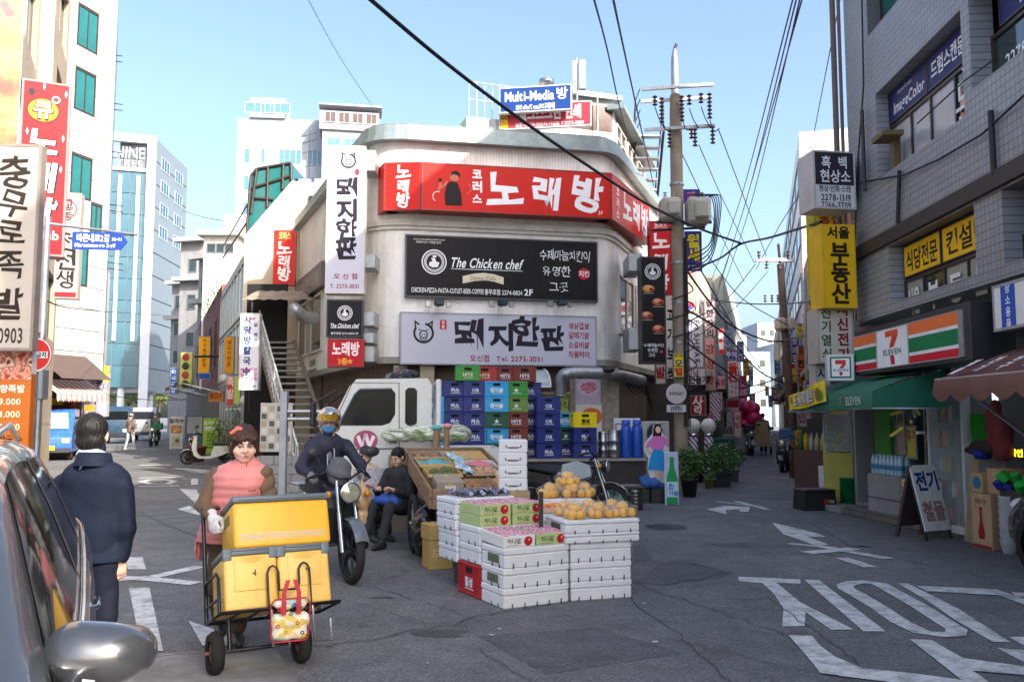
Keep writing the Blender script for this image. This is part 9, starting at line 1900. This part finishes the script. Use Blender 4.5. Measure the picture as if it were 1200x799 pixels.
MB().grid([[(-.75+.11*i,-.6,1.66)for i in range(7)],[(-.75+.11*i,.1,1.85)for i in range(7)]][::-1]).build('side_awning',M('awning_grey',(.22,.22,.2),r=.8),fs_)
st2=thing('stock_shelf','dim shelf of bottles and jars beside the food stall','shelf',Vector((*P2(955,17.2),0)),radians(-60));MB().box(-.6,.6,0,.4,0,.9).build('counter',M('counter_brown',(.1,.05,.04),r=.6),st2)
for k in range(8):MB().lathe([(0,.9),(.05,.9),(.05,1.1),(.02,1.2),(.02,1.25)],8,(-.5+.14*k,.1,0)).build('jar',hx(random.choice(['c8a030','2a6a3a','8a2a20','b0a890'])),st2)
# platform's right end: standee, bottle board, planters
sg=thing('advert_standee','flat cutout of a smiling woman in a pink top and blue skirt advertising drinks','standee',gp(772,588),radians(8));S_=.5
def flat(pts,nm_,c,y=0.0,d=.012):return MB().prism(pts,y,y+d,'y').build(nm_,hx(c),sg)
k=.98
MB().prism([(-.14,.35),(.14,.35),(.13,.6),(.22,.95),(.2,1.12),(.1,1.28),(.08,1.42),(0,1.48),(-.08,1.42),(-.1,1.26),(-.26,1.08),(-.27,.95),(-.18,.8),(-.2,.6)],.013,.03,'y').build('backing',m_white,sg)
flat([(-.07,.35),(-.02,.35),(-.01,.62),(-.08,.62)],'leg','e0b8a0');flat([(.02,.35),(.07,.35),(.08,.62),(.01,.62)],'leg','e0b8a0')
flat([(-.2,.6),(.17,.58),(.14,.85),(.08,.98),(-.08,.98),(-.14,.85)],'skirt','2a9ad8',-.004);flat([(-.09,.97),(.09,.97),(.13,1.1),(.22,1.0),(.2,1.12),(.1,1.22),(-.08,1.22),(-.2,1.1),(-.25,1.0),(-.15,1.05)],'top','e07ac0',-.008)
flat([(-.06,1.2),(.06,1.2),(.085,1.35),(.05,1.45),(-.05,1.45),(-.085,1.35),(-.1,1.15)],'hair','2a1c1c',-.006);flat([(.05*cos(a),1.34+.065*sin(a))for a in[2*pi*i/14 for i in range(14)]],'face','ecc8b0',-.03);flat([(-.25,.98),(-.19,1.0),(-.1,.93),(-.14,.9)],'arm','ecc8b0',-.012)
MB().box(-.2,.2,0,.3,0,.34,.01).build('box_stand',m_black,sg)
sb_=thing('bottle_standee','green bottle shaped advertising board leaning by the cutout woman','standee',gp(788,592),radians(5));MB().box(-.13,.13,.01,.03,0,.95,.01).build('backing',M('pale_board',(.55,.6,.7),r=.4),sb_)
MB().prism([(-.1,.02),(.1,.02),(.1,.48),(.04,.68),(.035,.86),(-.035,.86),(-.04,.68),(-.1,.48)],-.01,.008,'y').build('bottle',M('bottle_green',(.03,.35,.12),r=.2),sb_);MB().box(-.1,.1,-.014,-.0105,.15,.42).build('bottle_label',hx('c8dce8'),sb_);Txt().add('참',-.02,.33,.1,hx('2a7ab8'),brush=1).add('이슬',.02,.22,.08,hx('2a7ab8'),brush=1).build(sb_,-.016)
bc_=thing('blue_sacks','blue and grey cloth sacks in black crates under the cutout woman','sacks',gp(764,590)+Vector((0,.15,0)));nobj('sack',sdf_mesh([ell((0,0,.36),(.2,.14,.1)),ell((.15,.05,.3),(.14,.1,.08)),ell((-.1,0,.45),(.1,.08,.06))],.05,.016,lambda P,D:D+.012*np.sin(P[:,0]*45+P[:,2]*30)),M('sack_blue',(.05,.13,.35),r=.8),bc_);MB().box(-.28,-.02,-.05,.3,0,.27,.01).box(.0,.26,-.05,.3,0,.27,.01).build('black_crate',m_black,bc_)
def leaves(par,c,r,n,mat,size=.05,seed=1,flat_=.8,name='foliage'):
 random.seed(seed);b=MB()
 for i in range(n):
  while 1:
   p=Vector((random.uniform(-1,1),random.uniform(-1,1),random.uniform(-1,1)))
   if .35<p.length<1+.12*sin(p.x*5+p.y*7):break
  q=Vector(c)+Vector((p.x*r[0],p.y*r[1],p.z*r[2]));a=Vector((random.gauss(0,1),random.gauss(0,1),random.gauss(0,.6))).normalized();d=a.cross(Vector((random.gauss(0,1),random.gauss(0,1),random.gauss(0,1)))).normalized();s_=size*random.uniform(.6,1.3)
  b.mat(random.choice((0,0,1)));b.add([q,q+a*s_*.5+d*s_*.25,q+a*s_,q+a*s_*.5-d*s_*.25],[(0,1,2,3)])
 b.mat(0);o=b.build(name,[mat,M('leaf_light',(.12,.22,.05),r=.55,var=.3,vs=12)],par);return o
def planter(label,loc,w,h,r,n,seed,pot=m_black,mat=m_leaf,tall=0,shape='round',stems=True,group='potted plants'):
 t=thing('potted_plant',label,'plant',loc,random.uniform(-.2,.2),group)
 if shape=='box':MB().prism([(-w/2*.85,0),(w/2*.85,0),(w/2,h),(-w/2,h)],-w/2*.9,w/2*.9,'y').box(-w/2-.02,w/2+.02,-w/2-.01,w/2+.01,h-.04,h+.003).build('pot',pot,t)
 else:MB().lathe([(0,0),(w*.36,0),(w*.5,h*.9),(w*.53,h*.9),(w*.53,h),(w*.46,h),(w*.45,h-.04),(0,h-.05)],22).build('pot',pot,t)
 if stems:
  b=MB();random.seed(seed)
  for k in range(6):b.tube([(random.uniform(-.04,.04),random.uniform(-.04,.04),h-.05),(random.uniform(-.1,.1),random.uniform(-.1,.1),h+r[2]*.7+tall),(random.uniform(-r[0],r[0])*.6,random.uniform(-r[1],r[1])*.6,h+r[2]*1.4+tall)],[.012,.008,.004],5)
  b.build('stem',M('stem_brown',(.09,.06,.03),r=.8),t)
 leaves(t,(0,0,h+r[2]*.9+tall),r,n,mat,.085 if n<900 else .075,seed);return t
planter('broad leafy bush in a dark square planter, left side of the alley mouth',gp(846,571)+Vector((0,.2,0)),.42,.32,(.42,.36,.36),1500,3,shape='box');planter('smaller bush right behind the broad one in the alley mouth',gp(862,566)+Vector((0,.5,0)),.4,.3,(.34,.3,.3),1000,5,shape='box');planter('spindly plant in a black pot beside the bottle standee',gp(808,582),.34,.36,(.26,.24,.34),700,7);planter('small low potted plant in a mossy round pot between the planters',gp(832,572),.26,.22,(.12,.12,.06),150,8,pot=M('moss_pot',(.16,.17,.06),r=.8));planter('dark leaved plant by the barber poles',gp(822,566)+Vector((0,.3,0)),.3,.25,(.25,.22,.25),500,9)
tb=thing('green_litter_bin','dark green box with a white label behind the alley bushes','bin',Vector((*P2(846,23),0)));MB().box(-.3,.3,0,.4,0,1.0,.02).build('body',hx('17463c'),tb);MB().box(-.12,.14,-.004,-.001,.6,.85).build('paper_label',m_white,tb)
sign('alley_menu_board','small white and red menu board standing deep in the alley',(860,482,868,512),31,'d8b8b0',[('국밥',.5,.4,.2,'b03030',{'vert':True})],d=.05)
m_sc1=M('scooter_dark',(.03,.03,.035),r=.3,coat=.6);m_sc2=M('scooter_white',(.6,.62,.58),r=.3,coat=.5)
motorcycle('dark scooter with a blue cover parked on the right of the alley',gp(920,552),radians(-115),m_sc1,scooter=True,box=M('box_blue',(.05,.12,.3),r=.5));motorcycle('dark motorcycle parked on the left of the alley beyond the bushes',gp(880,533),radians(-100),m_sc1,box=m_black);motorcycle('second scooter parked further up the left of the alley',gp(872,528),radians(-80),m_sc2,scooter=True)
walker('person pushing a loaded handcart away down the alley',895,532,(.25,1,0),M('jacket_dim',(.10,.09,.09),r=.8),m_dkin,cap_=None)
ld=thing('loaded_handcart','handcart piled with brown cartons in the middle of the alley','handcart',gp(896,534)+Vector((.1,.6,0)),radians(-10));MB().box(-.35,.35,0,.7,.35,.42).box(-.3,.3,.05,.6,.421,1.0,.02).box(-.22,.25,.1,.55,1.001,1.35,.02).build('load',m_card,ld)
for x in(-.36,.36):MB().lathe([(.1,-.02),(.22,-.02),(.22,.02),(.1,.02)],16,(x,.3,.22),(1,0,0)).build('wheel',m_rubber,ld)
pk_=thing('pink_balloon_display','cluster of bright pink round decorations hanging under the pink alley sign','decoration',at(873,482,37));[MB().ball((random.uniform(-.5,.5),random.uniform(-.3,.3),random.uniform(-.6,.3)),random.uniform(.2,.36),12,8).build('balloon',M('hot_pink',(.7,.03,.12),r=.35),pk_)for k in range(9)]
# clutter on the left street
planter('large red brown pot with a leafless rim beside the street boards',gp(229,541),.72,.55,(.2,.2,.08),120,11,pot=M('pot_redbrown',(.19,.06,.045),r=.6,dirt=.2),shape='round')
for(lb,px,py,W_,H_,rz,mt,tx)in(('noodle poster board standing at the kerb, upper white part, left street',206,526,.6,1.55,.25,M('board_pale',(.5,.5,.45),r=.6),'noodle'),('dark blue board with a round emblem and a paper sheet above it',227,531,.75,1.6,.35,M('board_navy',(.05,.08,.16),r=.5),'navy'),('bright green menu board beside the dark blue board',246,532,.6,1.5,.3,M('board_green',(.28,.5,.03),r=.5),'green')):
 Yb=gp(px,py).y;t=thing('street_board',lb,'board',gp(px,py),rz,'advertising boards on the left street');MB().box(-W_/2,W_/2,0,.08,0,H_,.01).build('board',mt,t);T=Txt()
 if tx=='noodle':MB().box(-W_*.45,W_*.45,-.006,-.001,.75,1.15).build('food_photo',Mramp('noodle_ink',['3a2a20','c89048','7a4a28','e0c890','5a3020'],9),t);T.add('칼국수',0,1.35,.2,hx('3a3028'),wt=.03);T.rect(-.2,.2,.15,.6,hx('a8a894'));T.disc(.05,.4,.1,hx('5a6a4a'),.001)
 if tx=='navy':T.rect(-.3,.3,.85,1.56,hx('a8acac'));T.ring(0,.42,.13,.17,hx('d8c0c8'));T.disc(0,.42,.11,hx('a04a5a'));T.add('사당',0,.72,.09,hx('c0c8d0'));[T.rect(-.22,.22,.95+.08*k,.97+.08*k,hx('8a8e90'),.001)for k in range(7)]
 if tx=='green':T.add('고기국수',0,1.3,.14,hx('f0f0e0'),wt=.03);T.rect(-.24,.24,1.0,1.15,hx('d0d8c8'));[T.add('생삼겹',-.02,.85-.14*k,.09,hx('2a4a10'))for k in range(5)]
 T.build(t,-.008)
planter('bushy plant beside the green menu board, left street',gp(261,539),.4,.35,(.5,.45,.6),1100,21);planter('tall dark plant in front of the teal shop board, left street',gp(278,546),.4,.35,(.45,.4,.7),900,22);planter('reddish flowering plant near the stair foot, left street',gp(293,552),.35,.3,(.35,.3,.3),500,23,mat=M('leaf_red',(.25,.04,.03),r=.6))
sign('teal_shop_board','teal shop name board over the plants on the left street',(264,476,286,483),27.5,'0f4a4c',[('종로약국',.4,.5,.6,'d0d8c0'),('TEA',.85,.5,.6,'e0e0d0')],d=.2)
sign('orange_shop_board','orange lettered shop board under the brown awning, left street',(245,457,262,471),31,'d87a28',[('생고기',.5,.5,.4,'6a2a10')],d=.15);sign('red_side_board','tall red and white board left of the noodle sign',(266,440,275,476),28,'b84a44',[('족발',.5,.4,.3,'e8d0c8',{'vert':True})],d=.1);sign('lime_side_board','tall lime green panel left of the noodle sign',(275,440,282,474),27.6,'b8cc60',[],d=.1)
for(px,py,Y,lb)in((262,443,30,'round white globe lamp over the dark awning, left street'),(287,469,26,'round white globe lamp below the noodle sign')):t=thing('globe_lamp',lb,'lamp',at(px,py,Y));MB().ball((0,0,0),.15,16,10).build('globe',M('globe_white'),t);MB().tube([(0,0,.14),(0,.25,.3)],.015,5).build('arm',m_dkmetal,t)
motorcycle('white scooter with a green shield parked by the plants, left street',gp(243,544),radians(195),m_sc2,scooter=True,box=M('rider_pink',(.5,.15,.2),r=.7));motorcycle('motorcycle parked ahead of the walking pedestrian, left street',gp(180,523),radians(-80),M('bike_green',(.02,.2,.12),r=.4),box=M('crate_green',(.02,.2,.1)))
walker('rider standing over the green motorcycle far up the left street',181,521,(.1,-1,0),M('jacket_dim'),m_dkin)
pb_=thing('notice_panels','white notice panels stacked against the wall left of the stair','panels',Vector((*P2(306,16.2),.92)),radians(-4));W_=.62;MB().box(0,W_,0,.05,0,.92,.01).build('panel',M('notice_pale',(.48,.46,.42),r=.7,dirt=.2),pb_);T=Txt();[T.rect(.03+.15*i,.13+.15*i,.06+.14*j,.16+.14*j,hx(('a89c84','5a5a54','d0c8b8')[(i+j)%3]))for i in range(4)for j in range(6)];T.build(pb_,-.004)
pb2=thing('low_block_wall','low dark block wall under the white notice panels','wall',Vector((*P2(303,16.25),0)),radians(-4));[MB().box(.34*i+(.17 if j%2 else 0),.34*i+.33+(.17 if j%2 else 0),0,.2,.17*j,.17*j+.163,.005).build('block',m_conc,pb2)for i in range(3)for j in range(5)]
pr_=thing('pipe_rack','grey steel gate post with horizontal pipes left of the white truck','gate',Vector((*P2(334,12.4),0)));MB().box(-.05,.05,-.05,.05,0,1.95,.006).build('post',m_galv,pr_);MB().tube([(0,0,1.66),(.5,.1,1.66)],.03,8).tube([(0,0,1.55),(.5,.1,1.55)],.03,8).build('pipe',m_galv,pr_)
bm_=thing('foam_litter','white foam box with an open red lid behind the motorcyclist','box',gp(330,640)+Vector((.0,2.0,0)),radians(10));MB().box(-.22,.22,0,.3,0,.55,.01).build('body',m_foam,bm_);MB().box(-.2,.1,.0,.25,.56,.6).build('red_lid',hx('b04030'),bm_)
bgx=thing('grey_rucksack','grey rucksack hung between the arms of the motorcyclist','bag',mw(.18,.02,.92)+Vector((0,0,0)),mrz);nobj('bag',sdf_mesh([ell((-.02,0,.12),(.1,.13,.15)),ell((.03,0,.06),(.06,.1,.08))],.03,.012,lambda P,D:D+.006*np.sin(P[:,2]*50+P[:,1]*20)),M('rucksack',(.13,.13,.15),r=.8,bump=.3),bgx)
kr=thing('carrier_bag','tan plastic carrier bag hanging on the handlebar of the dark motorcycle','bag',mw(.35,.2,.62));nobj('bag',sdf_mesh([ell((0,0,.16),(.09,.08,.13)),cap((0,0,.2),(0,0,.38),.03,.012),ell((0,0,-.02),(.06,.05,.1))],.03,.012,lambda P,D:D+.006*np.sin(P[:,0]*60+P[:,2]*40)),M('bag_tan',(.55,.36,.2),r=.35,var=.3,vs=20),kr)
def tree(label,loc,h,r,n,seed):
 t=thing('street_tree',label,'tree',loc);b=MB();b.tube([(0,0,0),(.05,0,h*.3),(0,.1,h*.6)],[.22,.16,.1],8)
 for k in range(5):a=k*1.25;b.tube([(.03,0,h*.38),(r*.5*cos(a),r*.5*sin(a),h*.7)],[.08,.03],5)
 b.build('trunk',M('bark',(.09,.07,.05),r=.9),t);random.seed(seed);leaves(t,(0,0,h*.72),(r,r,h*.32),n,M('leaf_spring',(.2,.24,.03),r=.6,var=.4,vs=3),.55,seed,name='crown')
for k,(px,Y)in enumerate(((152,150),(163,142),(176,150),(188,146),(140,138))):tree('spring green street tree seen under the hotel tower, '+('leftmost but one','middle','right of the middle','rightmost','leftmost')[k],Vector((*P2(px,Y),0)),8.5,3.2,700,40+k)
inks={'white':'dcd8d8','red':'b8202c','yellow':'e8c828','blue':'24489c','green':'1e7a44','orange':'d8702a','black':'242228','pink':'d87a94','purple':'5a3a8c'}
words=['노래방','족발','국밥','호프집','칼국수','생고기','당구','모텔','미용실','소주방','전기','철물']
random.seed(31);k=0
for(px,py,w_,h_,Y,bg_,ink)in((842,470,9,22,28,'white','red'),(845,400,7,30,31,'red','white'),(857,446,7,18,40,'blue','white'),(868,412,7,24,44,'white','blue'),(874,430,6,20,48,'yellow','red'),(876,456,6,18,48,'green','white'),(880,440,5,22,58,'white','black'),(882,468,6,14,58,'orange','white'),(884,482,5,10,66,'blue','yellow'),(861,470,5,12,41,'yellow','black'),(938,432,8,34,26,'orange','black'),(928,440,8,28,30.5,'red','yellow'),(921,430,7,24,36,'white','green'),(915,450,6,22,42,'yellow','blue'),(908,462,6,16,50,'red','white'),(911,430,5,16,52,'blue','white'),(903,470,5,14,60,'white','purple'),(937,388,7,18,25,'yellow','green'),(946,486,10,10,22,'white','orange'),(935,512,8,18,25,'yellow','red'),(899,458,4,12,70,'green','yellow'),(833,492,8,14,25.5,'pink','purple')):
 side_='left' if px<890 else 'right'
 sign('alley_sign','small %s sign lettered in %s, %s side of the alley, %s'%(bg_,ink,side_,'above the shops' if py<450 else 'at shop level'),(px-w_/2,py-h_/2,px+w_/2,py+h_/2),Y,inks[bg_],[(words[k%len(words)],.5,.5,.26 if h_>1.3*w_ else .6,inks[ink],{'vert':h_>1.3*w_,'wt':.03})],d=.15,rot=radians(random.uniform(-6,10)),case='7a7672',group='signs hanging over the alley');k+=1
for j,(px,py,W_,H_,c,lb)in enumerate(((838,546,.8,.7,'6a4a30','brown stack of cartons by the left alley shops'),(856,538,.7,.9,'8a8a88','pale metal rack before the left alley shops'),(947,560,.9,.8,'5a2a24','dark red counter outside the right alley shops'),(938,548,.8,1.0,'b89a28','yellow vending cabinet on the right of the alley'),(931,541,.7,.8,'2a3a5a','navy crate pile on the right of the alley'),(868,532,.8,1.1,'a8a49c','white cabinet far along the left of the alley'))):
 t=thing('street_goods',lb,'goods',gp(px,py),radians(-17),'goods outside the alley shops')
 for i in range(3):MB().box(-W_/2+.03*i,W_/2-.05*i,0,.5,H_*i/3+.003,H_*(i+1)/3,.015).build('tier',hx(c),t)
